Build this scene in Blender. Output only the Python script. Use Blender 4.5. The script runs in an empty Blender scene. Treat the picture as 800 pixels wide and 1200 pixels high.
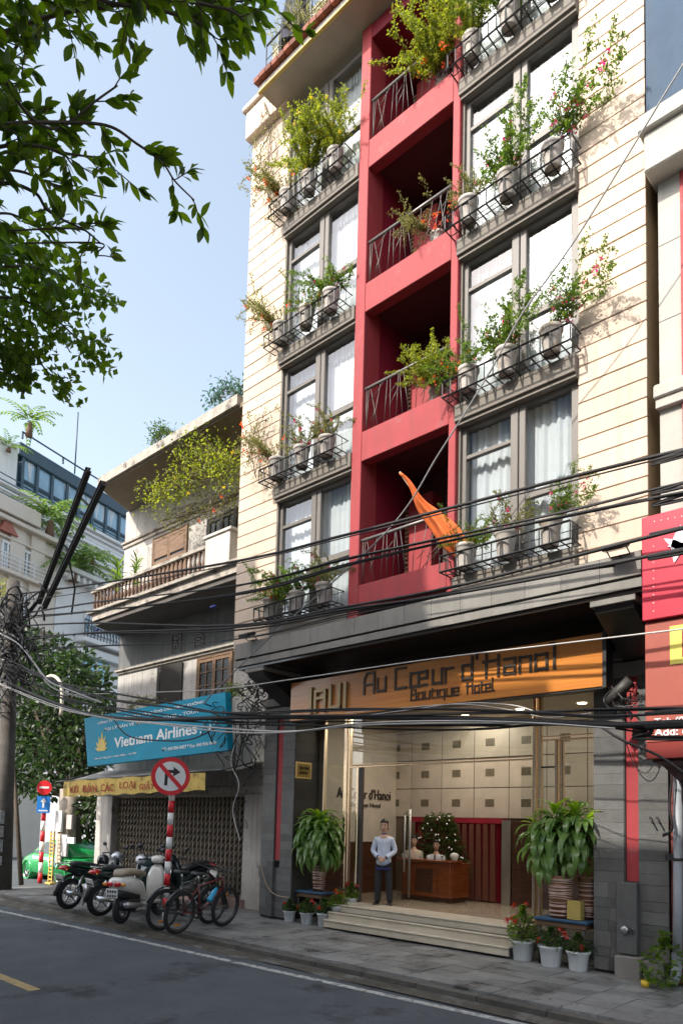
import bpy, bmesh, math, random
from mathutils import Vector, Matrix, Euler, noise
R_ = math.radians
random.seed(7)
SC = bpy.context.scene
COL = SC.collection
# ------------------------------------------------------------------ camera
H = 2.35
AX = Vector((0.7321, -0.0349, -0.6803)); AY = Vector((0.6809, 0.0753, 0.7285)); AZ = Vector((0.0258, -0.9965, 0.0797))
AX = AX.normalized(); AY = (AY-AX*AY.dot(AX)).normalized(); AZ = AX.cross(AY) * (1 if AX.cross(AY).dot(AZ) > 0 else -1)
OX, OY, FF = 401.8, 897.1, 848.1
cam = bpy.data.cameras.new('camera'); cam_o = bpy.data.objects.new('camera', cam); COL.objects.link(cam_o)
right = Vector((AX.x, AY.x, AZ.x)); down = Vector((AX.y, AY.y, AZ.y)); fwd = Vector((AX.z, AY.z, AZ.z))
M = Matrix.Identity(4)
for i_, v_ in enumerate((right, -down, -fwd)):
    M[0][i_], M[1][i_], M[2][i_] = v_
M[2][3] = H
cam_o.matrix_world = M
cam.sensor_fit = 'VERTICAL'; cam.sensor_height = 36; cam.lens = FF/1200*36
cam.shift_x = (400-OX)/1200; cam.shift_y = (OY-600)/1200
cam.clip_start = .1; cam.clip_end = 2000
SC.camera = cam_o
def ray(x, y): return right*(x-OX)+down*(y-OY)+fwd*FF
C0 = Vector((0, 0, H))
def pY(x, y, Y): r = ray(x, y); return C0+r*(Y/r.y)      # a picture point on the vertical plane at depth Y
def pZ(x, y, z): r = ray(x, y); return C0+r*((z-H)/r.z)
def pD(x, y, D): r = ray(x, y).normalized(); return C0+r*D
# ------------------------------------------------------------------ light
SUN = Vector((-.15, -.715, .665)).normalized()                # towards the sun
elev = math.asin(SUN.z); azim = math.atan2(SUN.x, SUN.y)
w = bpy.data.worlds.new('World'); SC.world = w; w.use_nodes = True
nt = w.node_tree; nt.nodes.clear()
sky = nt.nodes.new('ShaderNodeTexSky'); sky.sky_type = 'NISHITA'; sky.sun_disc = False
sky.sun_elevation = elev; sky.sun_rotation = azim; sky.air_density = 1.0; sky.dust_density = 3.2; sky.ozone_density = 1.0
bg = nt.nodes.new('ShaderNodeBackground'); bg.inputs[1].default_value = .15
wo = nt.nodes.new('ShaderNodeOutputWorld')
hsv = nt.nodes.new('ShaderNodeHueSaturation'); hsv.inputs['Hue'].default_value = .487; hsv.inputs['Saturation'].default_value = .64; hsv.inputs['Value'].default_value = 1.4
nt.links.new(sky.outputs[0], hsv.inputs['Color']); nt.links.new(hsv.outputs[0], bg.inputs[0]); nt.links.new(bg.outputs[0], wo.inputs[0])
sl = bpy.data.lights.new('sun', 'SUN'); sl.energy = 3.0; sl.angle = R_(.6); sl.color = (1, .93, .82)
so = bpy.data.objects.new('sun', sl); COL.objects.link(so)
so.rotation_euler = (-SUN).to_track_quat('-Z', 'Y').to_euler(); so.location = (0, -20, 40)
SC.view_settings.view_transform = 'Standard'; SC.view_settings.look = 'None'; SC.view_settings.gamma = 1
SC.view_settings.exposure = .9
SC.render.engine = 'CYCLES'
SC.cycles.max_bounces = 7; SC.cycles.transparent_max_bounces = 24; SC.cycles.caustics_reflective = False; SC.cycles.caustics_refractive = False

# ------------------------------------------------------------------ materials
MC = {}
def mat(name, col, rough=.65, metal=0., var=.12, vs=3., bump=.0, bs=30., rnd=0., spots=None, coat=0., emit=None, trans=0., streak=None, spec=.5):
    """col base colour; var = brightness variation by noise of scale vs; rnd = variation from object to object;
    spots = (colour, scale, threshold, softness) dirt patches; streak = (colour, amount) vertical run marks"""
    if name in MC: return MC[name]
    m = bpy.data.materials.new(name); m.use_nodes = True; n = m.node_tree; N = n.nodes; L = n.links
    b = N['Principled BSDF']; b.inputs['Roughness'].default_value = rough; b.inputs['Metallic'].default_value = metal
    b.inputs['Specular IOR Level'].default_value = spec
    geo = N.new('ShaderNodeNewGeometry')
    cur = N.new('ShaderNodeRGB'); cur.outputs[0].default_value = (*col, 1); out = cur.outputs[0]
    def mul(src, facsock, lo, hi):
        mr = N.new('ShaderNodeMapRange'); mr.inputs['To Min'].default_value = lo; mr.inputs['To Max'].default_value = hi
        L.new(facsock, mr.inputs['Value'])
        hs = N.new('ShaderNodeHueSaturation'); L.new(src, hs.inputs['Color']); L.new(mr.outputs[0], hs.inputs['Value'])
        return hs.outputs[0]
    if var:
        t = N.new('ShaderNodeTexNoise'); t.inputs['Scale'].default_value = vs; t.inputs['Detail'].default_value = 6; t.inputs['Roughness'].default_value = .65
        L.new(geo.outputs['Position'], t.inputs['Vector'])
        mr = N.new('ShaderNodeMapRange'); mr.inputs['From Min'].default_value = .3; mr.inputs['From Max'].default_value = .7
        mr.inputs['To Min'].default_value = 0; mr.inputs['To Max'].default_value = 1; L.new(t.outputs[0], mr.inputs['Value'])
        out = mul(out, mr.outputs[0], 1-var, 1+var)
    if rnd:
        oi = N.new('ShaderNodeObjectInfo'); out = mul(out, oi.outputs['Random'], 1-rnd, 1+rnd)
    if streak:
        mp = N.new('ShaderNodeMapping'); mp.inputs['Scale'].default_value = (7, 7, .35); L.new(geo.outputs['Position'], mp.inputs[0])
        t = N.new('ShaderNodeTexNoise'); t.inputs['Scale'].default_value = 1.2; t.inputs['Detail'].default_value = 5; L.new(mp.outputs[0], t.inputs[0])
        mr = N.new('ShaderNodeMapRange'); mr.inputs['From Min'].default_value = .48; mr.inputs['From Max'].default_value = .75
        mr.inputs['To Max'].default_value = streak[1]; L.new(t.outputs[0], mr.inputs[0])
        mx = N.new('ShaderNodeMix'); mx.data_type = 'RGBA'; L.new(mr.outputs[0], mx.inputs[0]); L.new(out, mx.inputs[6]); mx.inputs[7].default_value = (*streak[0], 1); out = mx.outputs[2]
    if spots:
        t = N.new('ShaderNodeTexNoise'); t.inputs['Scale'].default_value = spots[1]; t.inputs['Detail'].default_value = 7; t.inputs['Roughness'].default_value = .7
        L.new(geo.outputs['Position'], t.inputs[0])
        mr = N.new('ShaderNodeMapRange'); mr.inputs['From Min'].default_value = spots[2]; mr.inputs['From Max'].default_value = spots[2]+spots[3]
        L.new(t.outputs[0], mr.inputs[0])
        mx = N.new('ShaderNodeMix'); mx.data_type = 'RGBA'; L.new(mr.outputs[0], mx.inputs[0]); L.new(out, mx.inputs[6]); mx.inputs[7].default_value = (*spots[0], 1); out = mx.outputs[2]
    L.new(out, b.inputs['Base Color'])
    if bump:
        t = N.new('ShaderNodeTexNoise'); t.inputs['Scale'].default_value = bs; t.inputs['Detail'].default_value = 5; L.new(geo.outputs['Position'], t.inputs[0])
        bp = N.new('ShaderNodeBump'); bp.inputs['Strength'].default_value = bump; bp.inputs['Distance'].default_value = .02
        L.new(t.outputs[0], bp.inputs['Height']); L.new(bp.outputs[0], b.inputs['Normal'])
    if coat: b.inputs['Coat Weight'].default_value = coat; b.inputs['Coat Roughness'].default_value = .06
    if emit: b.inputs['Emission Color'].default_value = (*emit[0], 1); b.inputs['Emission Strength'].default_value = emit[1]
    MC[name] = m; return m
def wood(name, c1, c2, rough=.4, scale=(1.5, 1.5, 18), coat=0, nsc=2.):
    if name in MC: return MC[name]
    m = mat(name, c1, rough, var=0, coat=coat); n = m.node_tree; N = n.nodes; L = n.links; b = N['Principled BSDF']
    geo = N.new('ShaderNodeNewGeometry'); mp = N.new('ShaderNodeMapping'); mp.inputs['Scale'].default_value = scale; L.new(geo.outputs['Position'], mp.inputs[0])
    t = N.new('ShaderNodeTexNoise'); t.inputs['Scale'].default_value = nsc; t.inputs['Detail'].default_value = 6; t.inputs['Distortion'].default_value = .6; L.new(mp.outputs[0], t.inputs[0])
    cr = N.new('ShaderNodeValToRGB'); cr.color_ramp.elements[0].position = .35; cr.color_ramp.elements[1].position = .68
    cr.color_ramp.elements[0].color = (*c1, 1); cr.color_ramp.elements[1].color = (*c2, 1); L.new(t.outputs[0], cr.inputs[0]); L.new(cr.outputs[0], b.inputs['Base Color'])
    return m
def leafmat(name, c1, c2, trans=.45, rough=.45):
    if name in MC: return MC[name]
    m = bpy.data.materials.new(name); m.use_nodes = True; n = m.node_tree; N = n.nodes; L = n.links
    b = N['Principled BSDF']; o = N['Material Output']; b.inputs['Roughness'].default_value = rough
    geo = N.new('ShaderNodeNewGeometry')
    cr = N.new('ShaderNodeValToRGB'); cr.color_ramp.elements[0].color = (*c1, 1); cr.color_ramp.elements[1].color = (*c2, 1)
    L.new(geo.outputs['Random Per Island'], cr.inputs[0]); L.new(cr.outputs[0], b.inputs['Base Color'])
    tr = N.new('ShaderNodeBsdfTranslucent'); hs = N.new('ShaderNodeHueSaturation'); hs.inputs['Hue'].default_value = .495; hs.inputs['Saturation'].default_value = 1.15; hs.inputs['Value'].default_value = 3.2
    L.new(cr.outputs[0], hs.inputs['Color']); L.new(hs.outputs[0], tr.inputs[0])
    mx = N.new('ShaderNodeMixShader'); mx.inputs[0].default_value = trans; L.new(b.outputs[0], mx.inputs[1]); L.new(tr.outputs[0], mx.inputs[2]); L.new(mx.outputs[0], o.inputs[0])
    MC[name] = m; return m
def glassmat(name, tint=(1, 1, 1), refl=.25, rough=.01):
    if name in MC: return MC[name]
    m = bpy.data.materials.new(name); m.use_nodes = True; n = m.node_tree; N = n.nodes; L = n.links; N.remove(N['Principled BSDF']); o = N['Material Output']
    t = N.new('ShaderNodeBsdfTransparent'); t.inputs[0].default_value = (*tint, 1)
    g = N.new('ShaderNodeBsdfGlossy'); g.inputs['Roughness'].default_value = rough
    f = N.new('ShaderNodeLayerWeight'); f.inputs[0].default_value = .5
    pw = N.new('ShaderNodeMath'); pw.operation = 'POWER'; pw.inputs[1].default_value = 3.; L.new(f.outputs['Facing'], pw.inputs[0])
    ad = N.new('ShaderNodeMapRange'); ad.inputs['To Min'].default_value = refl*.5; ad.inputs['To Max'].default_value = .95; L.new(pw.outputs[0], ad.inputs[0])
    mx = N.new('ShaderNodeMixShader'); L.new(ad.outputs[0], mx.inputs[0]); L.new(t.outputs[0], mx.inputs[1]); L.new(g.outputs[0], mx.inputs[2]); L.new(mx.outputs[0], o.inputs[0])
    MC[name] = m; return m

# ------------------------------------------------------------------ mesh builder
class MB:
    def __init__(s): s.v = []; s.f = []; s.sm = []
    def add(s, vs, fs, smooth=False, mtx=None):
        k = len(s.v)
        s.v += [tuple(mtx @ Vector(p)) for p in vs] if mtx else [tuple(p) for p in vs]
        s.f += [tuple(i+k for i in f) for f in fs]; s.sm += [smooth]*len(fs); return s
    def box(s, x0, x1, y0, y1, z0, z1, mtx=None):
        v = [(x0, y0, z0), (x1, y0, z0), (x1, y1, z0), (x0, y1, z0), (x0, y0, z1), (x1, y0, z1), (x1, y1, z1), (x0, y1, z1)]
        return s.add(v, [(0, 3, 2, 1), (4, 5, 6, 7), (0, 1, 5, 4), (1, 2, 6, 5), (2, 3, 7, 6), (3, 0, 4, 7)], False, mtx)
    def bev(s, x0, x1, y0, y1, z0, z1, b=.006, mtx=None):     # box with chamfered edges
        if min(x1-x0, y1-y0, z1-z0) <= 2.05*b: return s.box(x0, x1, y0, y1, z0, z1, mtx)
        v = []; idx = {}
        for i, X in enumerate((x0, x1)):
            for j, Y in enumerate((y0, y1)):
                for k, Z in enumerate((z0, z1)):
                    sx = b if i == 0 else -b; sy = b if j == 0 else -b; sz = b if k == 0 else -b
                    idx[i, j, k, 0] = len(v); v.append((X, Y+sy, Z+sz))
                    idx[i, j, k, 1] = len(v); v.append((X+sx, Y, Z+sz))
                    idx[i, j, k, 2] = len(v); v.append((X+sx, Y+sy, Z))
        g = lambda i, j, k, a: idx[i, j, k, a]
        f = [(g(0,0,0,0), g(0,0,1,0), g(0,1,1,0), g(0,1,0,0)), (g(1,0,0,0), g(1,1,0,0), g(1,1,1,0), g(1,0,1,0)),
             (g(0,0,0,1), g(1,0,0,1), g(1,0,1,1), g(0,0,1,1)), (g(0,1,0,1), g(0,1,1,1), g(1,1,1,1), g(1,1,0,1)),
             (g(0,0,0,2), g(0,1,0,2), g(1,1,0,2), g(1,0,0,2)), (g(0,0,1,2), g(1,0,1,2), g(1,1,1,2), g(0,1,1,2))]
        for k in (0, 1):
            for j in (0, 1): f.append((g(0,j,k,1), g(0,j,k,2), g(1,j,k,2), g(1,j,k,1)))
            for i in (0, 1): f.append((g(i,0,k,0), g(i,0,k,2), g(i,1,k,2), g(i,1,k,0)))
        for i in (0, 1):
            for j in (0, 1): f.append((g(i,j,0,0), g(i,j,0,1), g(i,j,1,1), g(i,j,1,0)))
        for i in (0, 1):
            for j in (0, 1):
                for k in (0, 1): f.append((g(i,j,k,0), g(i,j,k,1), g(i,j,k,2)))
        return s.add(v, f, False, mtx)
    def tube(s, pts, r, n=6, cap=True, smooth=True, mtx=None):
        pts = [Vector(p) for p in pts]; rs = r if isinstance(r, (list, tuple)) else [r]*len(pts)
        vs = []; fs = []; up = None
        for i, p in enumerate(pts):
            t = (pts[min(i+1, len(pts)-1)]-pts[max(i-1, 0)])
            if t.length < 1e-9: t = Vector((0, 0, 1))
            t.normalize()
            if up is None: a = t.orthogonal().normalized()
            else:
                a = up-t*up.dot(t)
                a = a.normalized() if a.length > 1e-6 else t.orthogonal().normalized()
            up = a; b = t.cross(a)
            for k in range(n):
                an = 2*math.pi*(k+.5)/n; vs.append(p+(a*math.cos(an)+b*math.sin(an))*rs[i])
        for i in range(len(pts)-1):
            for k in range(n): fs.append((i*n+k, i*n+(k+1) % n, (i+1)*n+(k+1) % n, (i+1)*n+k))
        if cap: fs.append(tuple(range(n))[::-1]); fs.append(tuple((len(pts)-1)*n+k for k in range(n)))
        return s.add(vs, fs, smooth, mtx)
    def lathe(s, prof, n=20, c=(0, 0, 0), mtx=None, smooth=True, axis='z'):
        vs = []; fs = []
        for r, z in prof:
            for k in range(n):
                a = 2*math.pi*k/n; x, y = r*math.cos(a), r*math.sin(a)
                p = (x, y, z) if axis == 'z' else ((x, z, y) if axis == 'y' else (z, x, y))
                vs.append((p[0]+c[0], p[1]+c[1], p[2]+c[2]))
        for i in range(len(prof)-1):
            for k in range(n): fs.append((i*n+k, i*n+(k+1) % n, (i+1)*n+(k+1) % n, (i+1)*n+k))
        return s.add(vs, fs, smooth, mtx)
    def prism(s, poly, a0, a1, axis='z', mtx=None):           # extrude 2D outline along an axis
        n = len(poly)
        def P(u, v, t): return (u, v, t) if axis == 'z' else ((u, t, v) if axis == 'y' else (t, u, v))
        vs = [P(u, v, a0) for u, v in poly]+[P(u, v, a1) for u, v in poly]
        fs = [tuple(range(n))[::-1], tuple(range(n, 2*n))]+[(i, (i+1) % n, n+(i+1) % n, n+i) for i in range(n)]
        return s.add(vs, fs, False, mtx)
    def loft(s, rings, smooth=True, closed=True, caps=True, mtx=None):
        n = len(rings[0]); vs = [p for r in rings for p in r]; fs = []
        for i in range(len(rings)-1):
            for k in range(n if closed else n-1): fs.append((i*n+k, i*n+(k+1) % n, (i+1)*n+(k+1) % n, (i+1)*n+k))
        if caps and closed: fs.append(tuple(range(n))[::-1]); fs.append(tuple((len(rings)-1)*n+k for k in range(n)))
        return s.add(vs, fs, smooth, mtx)
    def mesh(s, name, m):
        me = bpy.data.meshes.new(name); me.from_pydata(s.v, [], s.f)
        me.polygons.foreach_set('use_smooth', s.sm)
        if m: me.materials.append(m)
        me.update(); return me

WM = {}
def tag(o, label=None, cat=None, group=None, kind=None):
    if label: o['label'] = label
    if cat: o['category'] = cat
    if group: o['group'] = group
    if kind: o['kind'] = kind
    return o
def root(name, loc=(0, 0, 0), rz=0, label=None, cat=None, group=None, kind=None):
    o = bpy.data.objects.new(name, None); COL.objects.link(o); o.location = loc; o.rotation_euler = (0, 0, rz); o.empty_display_size = .2
    WM[o.name] = Matrix.Translation(loc) @ Matrix.Rotation(rz, 4, 'Z')
    return tag(o, label, cat, group, kind)
def mo(name, me, parent=None, local=False, **kw):
    """link a mesh object. local: vertices are in the parent's frame; otherwise in world coordinates"""
    o = bpy.data.objects.new(name, me); COL.objects.link(o)
    if parent:
        o.parent = parent
        if not local and parent.name in WM: o.matrix_parent_inverse = WM[parent.name].inverted()
    return tag(o, **kw) if kw else o
def part(name, mb, m, parent=None, local=False, **kw): return mo(name, mb.mesh(name, m), parent, local, **kw)
def thing(name, mb, m, label, cat, group=None, loc=None):
    """a thing that is one mesh; vertices given in world coordinates, origin moved to its base"""
    vs = mb.v; cx = sum(p[0] for p in vs)/len(vs); cy = sum(p[1] for p in vs)/len(vs); cz = min(p[2] for p in vs)
    if loc: cx, cy, cz = loc
    mb.v = [(p[0]-cx, p[1]-cy, p[2]-cz) for p in vs]
    o = part(name, mb, m); o.location = (cx, cy, cz); WM[o.name] = Matrix.Translation((cx, cy, cz)); return tag(o, label, cat, group)
def struct(name, mb, m): o = part(name, mb, m); o['kind'] = 'structure'; return o
def inst(name, me, parent, loc, scale=(1, 1, 1), rot=(0, 0, 0), **kw):     # an alike piece sharing mesh data
    o = bpy.data.objects.new(name, me); COL.objects.link(o); o.location = loc; o.scale = scale; o.rotation_euler = rot
    if parent:
        o.parent = parent
        if parent.name in WM and not kw.pop('local', False): o.matrix_parent_inverse = WM[parent.name].inverted()
    kw.pop('local', None)
    return tag(o, **kw) if kw else o
def copy_tree(o, parent=None):
    c = o.copy(); COL.objects.link(c)
    if parent: c.parent = parent
    for ch in list(o.children): copy_tree(ch, c)
    return c
UB = {}
def unit_tile(m, b=.02):      # a 1x1x1 chamfered block centred on its base plane; scaled by instances
    k = (m.name, b)
    if k not in UB: UB[k] = MB().bev(-.5, .5, -.5, .5, -.5, .5, b).mesh('tile_'+m.name, m)
    return UB[k]
def spline(pts, n=8):
    P = [Vector(p) for p in pts]; P = [P[0]*2-P[1]]+P+[P[-1]*2-P[-2]]; out = []
    for i in range(1, len(P)-2):
        for k in range(n):
            t = k/n; a, b, c, d = P[i-1:i+3]
            out.append(.5*((2*b)+(c-a)*t+(2*a-5*b+4*c-d)*t*t+(3*b-a-3*c+d)*t**3))
    out.append(P[-2]); return out
# ---- lettering
def text_mesh(s, w, h, m, depth=.02, bold=0.):
    cu = bpy.data.curves.new('lettering', 'FONT'); cu.body = s; cu.extrude = .02; cu.offset = bold; cu.resolution_u = 3
    o = bpy.data.objects.new('lettering', cu); COL.objects.link(o); bpy.context.view_layer.update()
    dg = bpy.context.evaluated_depsgraph_get(); me = bpy.data.meshes.new_from_object(o.evaluated_get(dg)); bpy.data.objects.remove(o)
    xs = [v.co.x for v in me.vertices]; ys = [v.co.y for v in me.vertices]
    x0, x1, y0, y1 = min(xs), max(xs), min(ys), max(ys)
    for v in me.vertices:
        x = (v.co.x-x0)/(x1-x0)*w; y = (v.co.y-y0)/(y1-y0)*h
        v.co = (x, -depth if v.co.z > 0 else 0, y)
    me.materials.clear(); me.materials.append(m); return me
def letter(name, s, x, y, z, w, h, m, parent, depth=.01, bold=0., **kw):
    me = text_mesh(s, w, h, m, depth, bold)
    for v in me.vertices: v.co += Vector((x, y, z))
    return mo(name, me, parent, **kw)
GL = {  # square stroke capitals on a grid: (width, [(x0,y0,x1,y1), ...])
 'A': (3, [(0,0,0,3.2),(0,3.2,.7,4.6),(.7,4.6,2.2,4.6),(2.6,4.6,2.6,0),(0,1.9,2.6,1.9)]), 'u': (2.4, [(0,3,0,.15),(0,.15,2,.15),(2,3.1,2,0)]),
 'C': (3.2, [(2.5,4.5,.1,4.5),(.1,4.5,.1,.15),(.1,.15,2.7,.15)]), 'E': (4.4, [(0,0,0,3.1),(0,.15,3.8,.15),(0,3,3.8,3),(1.9,3,1.9,0),(1.9,1.6,3.8,1.6),(3.8,1.6,3.8,3.1)]),
 'r': (1.9, [(0,3,0,0),(0,2.9,1.6,2.9)]), 'd': (2.6, [(2.1,4.6,2.1,0),(0,.15,2.1,.15),(0,.15,0,3),(0,3,2.1,3)]), "'": (.8, [(.1,5,.1,4.1)]),
 'H': (3.3, [(.3,4.5,.3,0),(2.7,4,2.7,0),(-.3,3.1,2.7,3.1)]), 'a': (2.5, [(0,3,2,3),(2,3,2,0),(0,.15,2,.15),(0,.15,0,1.6),(0,1.6,2,1.6)]),
 'n': (2.5, [(0,3,0,0),(0,2.9,2,2.9),(2,2.9,2,0)]), 'o': (2.5, [(0,0,0,3),(0,2.9,2,2.9),(2,3,2,0),(0,.15,2,.15)]), 'i': (.9, [(.1,3.1,.1,0)]), 'I': (1.1, [(-.3,4.6,.4,4.6),(.4,4.6,.4,0)]),
 'B': (2.7, [(0,0,0,4.6),(0,4.6,2,4.6),(2,4.6,2,2.4),(0,2.4,2.2,2.4),(2.2,2.4,2.2,.1),(0,.1,2.2,.1)]), 't': (2, [(.3,4,.3,.15),(0,3,1.5,3),(.3,.15,1.5,.15)]),
 'q': (2.5, [(2,3,2,-1.3),(0,3,2,3),(0,3,0,.15),(0,.15,2,.15)]), 'e': (2.5, [(2,.15,0,.15),(0,.15,0,3),(0,3,2,3),(2,3,2,1.5),(0,1.5,2,1.5)]),
 'l': (1.4, [(.1,5,.1,.15),(.1,.15,.9,.15)]), ' ': (1.6, [])}
def glyph(mb, ch, x, z, sx, sz, th, y0, y1):
    wd, segs = GL[ch]
    for (a, b, c, d) in segs:
        X0, X1 = sorted((x+a*sx, x+c*sx)); Z0, Z1 = sorted((z+b*sz, z+d*sz))
        if a != c and b != d:
            px, pz, qx, qz = x+a*sx, z+b*sz, x+c*sx, z+d*sz; L = math.hypot(qx-px, qz-pz); ux, uz = (qx-px)/L, (qz-pz)/L
            mb.prism([(px-uz*th/2, pz+ux*th/2), (qx-uz*th/2, qz+ux*th/2), (qx+uz*th/2, qz-ux*th/2), (px+uz*th/2, pz-ux*th/2)], y0, y1, 'y')
        else: mb.box(X0-th/2, X1+th/2, y0+random.uniform(0, .002), y1, Z0-th/2, Z1+th/2)
    return wd*sx
# ================================================================== ground
U = 10.1
asphalt = mat('asphalt', (.078, .088, .099), .85, var=.22, vs=1.1, bump=.7, bs=70, spots=((.028, .03, .032), .9, .55, .12), streak=((.10, .108, .115), .35))
def add_speckle(m, sc, lo, hi):
    n = m.node_tree; N = n.nodes; L = n.links; b = N['Principled BSDF']; src = b.inputs['Base Color'].links[0].from_socket
    g = N.new('ShaderNodeNewGeometry'); t = N.new('ShaderNodeTexNoise'); t.inputs['Scale'].default_value = sc; t.inputs['Detail'].default_value = 3; L.new(g.outputs['Position'], t.inputs[0])
    mr = N.new('ShaderNodeMapRange'); mr.inputs['From Min'].default_value = .3; mr.inputs['From Max'].default_value = .7; mr.inputs['To Min'].default_value = lo; mr.inputs['To Max'].default_value = hi
    L.new(t.outputs[0], mr.inputs[0]); hs = N.new('ShaderNodeHueSaturation'); L.new(src, hs.inputs['Color']); L.new(mr.outputs[0], hs.inputs['Value']); L.new(hs.outputs[0], b.inputs['Base Color'])
add_speckle(asphalt, 60, .6, 1.4)
concrete = mat('concrete', (.2, .195, .18), .85, var=.25, vs=1.4, bump=.3, bs=25, spots=((.09, .085, .075), 1.6, .55, .12))
paving = mat('paving', (.20, .20, .192), .68, var=.25, vs=2.2, bump=.35, bs=35, rnd=.22, spots=((.05, .048, .045), 1.1, .5, .12))
gutterm = mat('gutter_mud', (.075, .066, .05), .85, var=.35, vs=2.5, bump=.5, bs=25, spots=((.17, .165, .155), 1.7, .52, .12))
struct('ground', MB().box(-400, 300, -300, 500, -1.2, -.006), mat('earth', (.12, .115, .1), .9, var=.2, vs=.3))
g = MB(); g.box(-60, 30, -3.2, 8.28, -.3, 0); struct('road', g, asphalt)
g = MB(); g.box(-60, -22.6, 8.28, 60, -.3, -.001); struct('side_street', g, asphalt)
wline = mat('road_paint', (.42, .42, .39), .85, var=.25, vs=5, spots=((.09, .095, .1), 7, .5, .1))
ym = mat('yellow_paint', (.42, .30, .13), .8, var=.2, vs=6, spots=((.1, .1, .1), 8, .55, .1))
a, b_ = pZ(0, 1067.5, 0), pZ(300, 1133, 0); c_ = pZ(640, 1207, 0)
def strip(pts, wd, z, m, name):
    g = MB(); n = len(pts)
    v = []
    for i, p in enumerate(pts):
        v += [(p[0], p[1]-wd/2, z-.004), (p[0], p[1]+wd/2, z-.004), (p[0], p[1]-wd/2, z), (p[0], p[1]+wd/2, z)]
    f = []
    for i in range(n-1):
        k = i*4; f += [(k+2, k+6, k+7, k+3), (k, k+4, k+6, k+2), (k+1, k+3, k+7, k+5)]
    g.add(v, f); return struct(name, g, m)
line_pts = [(-40, 7.0), (-26, 7.25), (a.x, a.y), (-14, (a.y+b_.y)/2+.02), (b_.x, b_.y), (c_.x, c_.y), (6, 8.15)]
strip(line_pts, .13, .004, wline, 'road_line')
g = MB()
for k in range(-6, 4):
    x0 = -11.9+k*5.2; g.box(x0, x0+2.15, 4.42, 4.58, .0, .004)
struct('lane_dashes', g, ym)
# muddy gutter strip between line and kerb, then kerb and pavement
g = MB(); n = 60; vs = []; fs = []
for i in range(n+1):
    x = -22.6+i*(22.6+10)/n; y0 = 7.78+.25*min(1, max(0, (x+18)/12))+.05*math.sin(i*1.3)
    vs += [(x, y0+.12, .004), (x, 8.1, .02), (x, 8.47, .06)]
for i in range(n):
    k = i*3; fs += [(k, k+3, k+4, k+1), (k+1, k+4, k+5, k+2)]
struct('gutter', g.add(vs, fs), gutterm)
pv = root('pavement', (-8, 9.5, 0)); pv['kind'] = 'structure'
part('pavement_bed', MB().box(-22.4, 30, 8.46, 11.9, -.2, .105), mat('joint_mortar', (.05, .047, .04), .95), pv)
kerbm = mat('kerb_stone', (.085, .08, .07), .8, var=.3, vs=3, rnd=.15, bump=.3)
for i in range(32):
    x = -22.3+i*1.0; k_ = inst('kerb_stone', unit_tile(kerbm, .03), pv, (x+.5, 8.43, .04), (.985, .16, .17)); k_.rotation_euler = (R_(random.uniform(-1, 1)), 0, 0)
tw, td = .487, .4
for i in range(47):
    for j in range(6):
        x = -22.2+i*tw+.2; y = 8.54+j*td+td/2
        if x > -.9: continue
        inst('paving_tile', unit_tile(paving, .012), pv, (x, y, .123+random.uniform(-.004, .006)), (tw-.009, td-.007, .06), (R_(random.uniform(-.5, .5)), R_(random.uniform(-.5, .5)), 0))
g = MB(); g.box(-22.3, -.7, 10.95, 13, .02, .15); g.box(-.7, 30, 8.54, 13, .02, .15)
part('pavement_margin', g, paving, pv)
# ================================================================== hotel
cream = mat('cream_siding', (.60, .485, .385), .75, var=.08, vs=1.1, bump=.2, bs=60, rnd=.07, streak=((.40, .31, .22), .42), spots=((.46, .36, .27), 2.6, .6, .12))
groove = mat('groove_brown', (.28, .19, .1), .8)
red = mat('red_paint', (.33, .036, .042), .7, var=.12, vs=2, bump=.08, bs=50, streak=((.22, .04, .045), .6), spots=((.31, .07, .075), 3.1, .58, .1))
red_shaded = mat('red_paint_shaded', (.20, .012, .028), .5, var=.1)  # red paint darkened so the niche's shade sits in the colour
taupe = mat('taupe_render', (.175, .155, .13), .7, var=.14, vs=2.5, bump=.15, bs=50)
framem = mat('window_frame', (.155, .14, .125), .5, var=.06)
slate = mat('slate_tile', (.108, .108, .105), .55, var=.2, vs=5, rnd=.22, bump=.35, bs=60)
slatej = mat('slate_joint', (.035, .036, .036), .8)
fasm = mat('fascia_stone', (.215, .205, .185), .6, var=.14, vs=2.2, rnd=.1, bump=.2, bs=45, streak=((.1, .1, .098), .3))
black = mat('black_granite', (.03, .028, .028), .32, var=.2, vs=8)
irn = mat('black_iron', (.025, .024, .025), .5, var=.1)
curt = mat('white_curtain', (.60, .62, .64), .9, var=.03)
lace = mat('lace_valance', (.5, .52, .55), .9, var=.3, vs=30)
glass = glassmat('window_glass', (.93, .97, .98), .27)
hotel = root('hotel_building', (-8.3, 10.5, 0), label='tall narrow cream hotel with red balcony column, iron flower racks and dark stone ground floor', cat='building')
XL, XR = -12.93, -3.68; NL, NR = -9.09, -7.05; WL0, WL1 = -11.6, -9.34; WR0, WR1 = -6.92, -4.71
wallm = mat('side_render', (.5, .43, .34), .8, var=.12)
g = MB(); g.box(XL, NL-.001, 10.62, 22, 5.75, 21.5); g.box(NR+.001, XR, 10.62, 22, 5.75, 21.5); g.box(NL-.001, NR+.001, 11.7, 22, 5.75, 21.5); g.box(XL, XR, 16, 22, .1, 5.75)
part('wall', g, wallm, hotel)
def sheet(x0, x1, y, z0, z1): return MB().add([(x0, y, z0), (x1, y, z0), (x1, y, z1), (x0, y, z1)], [(0, 1, 2, 3)])
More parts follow.
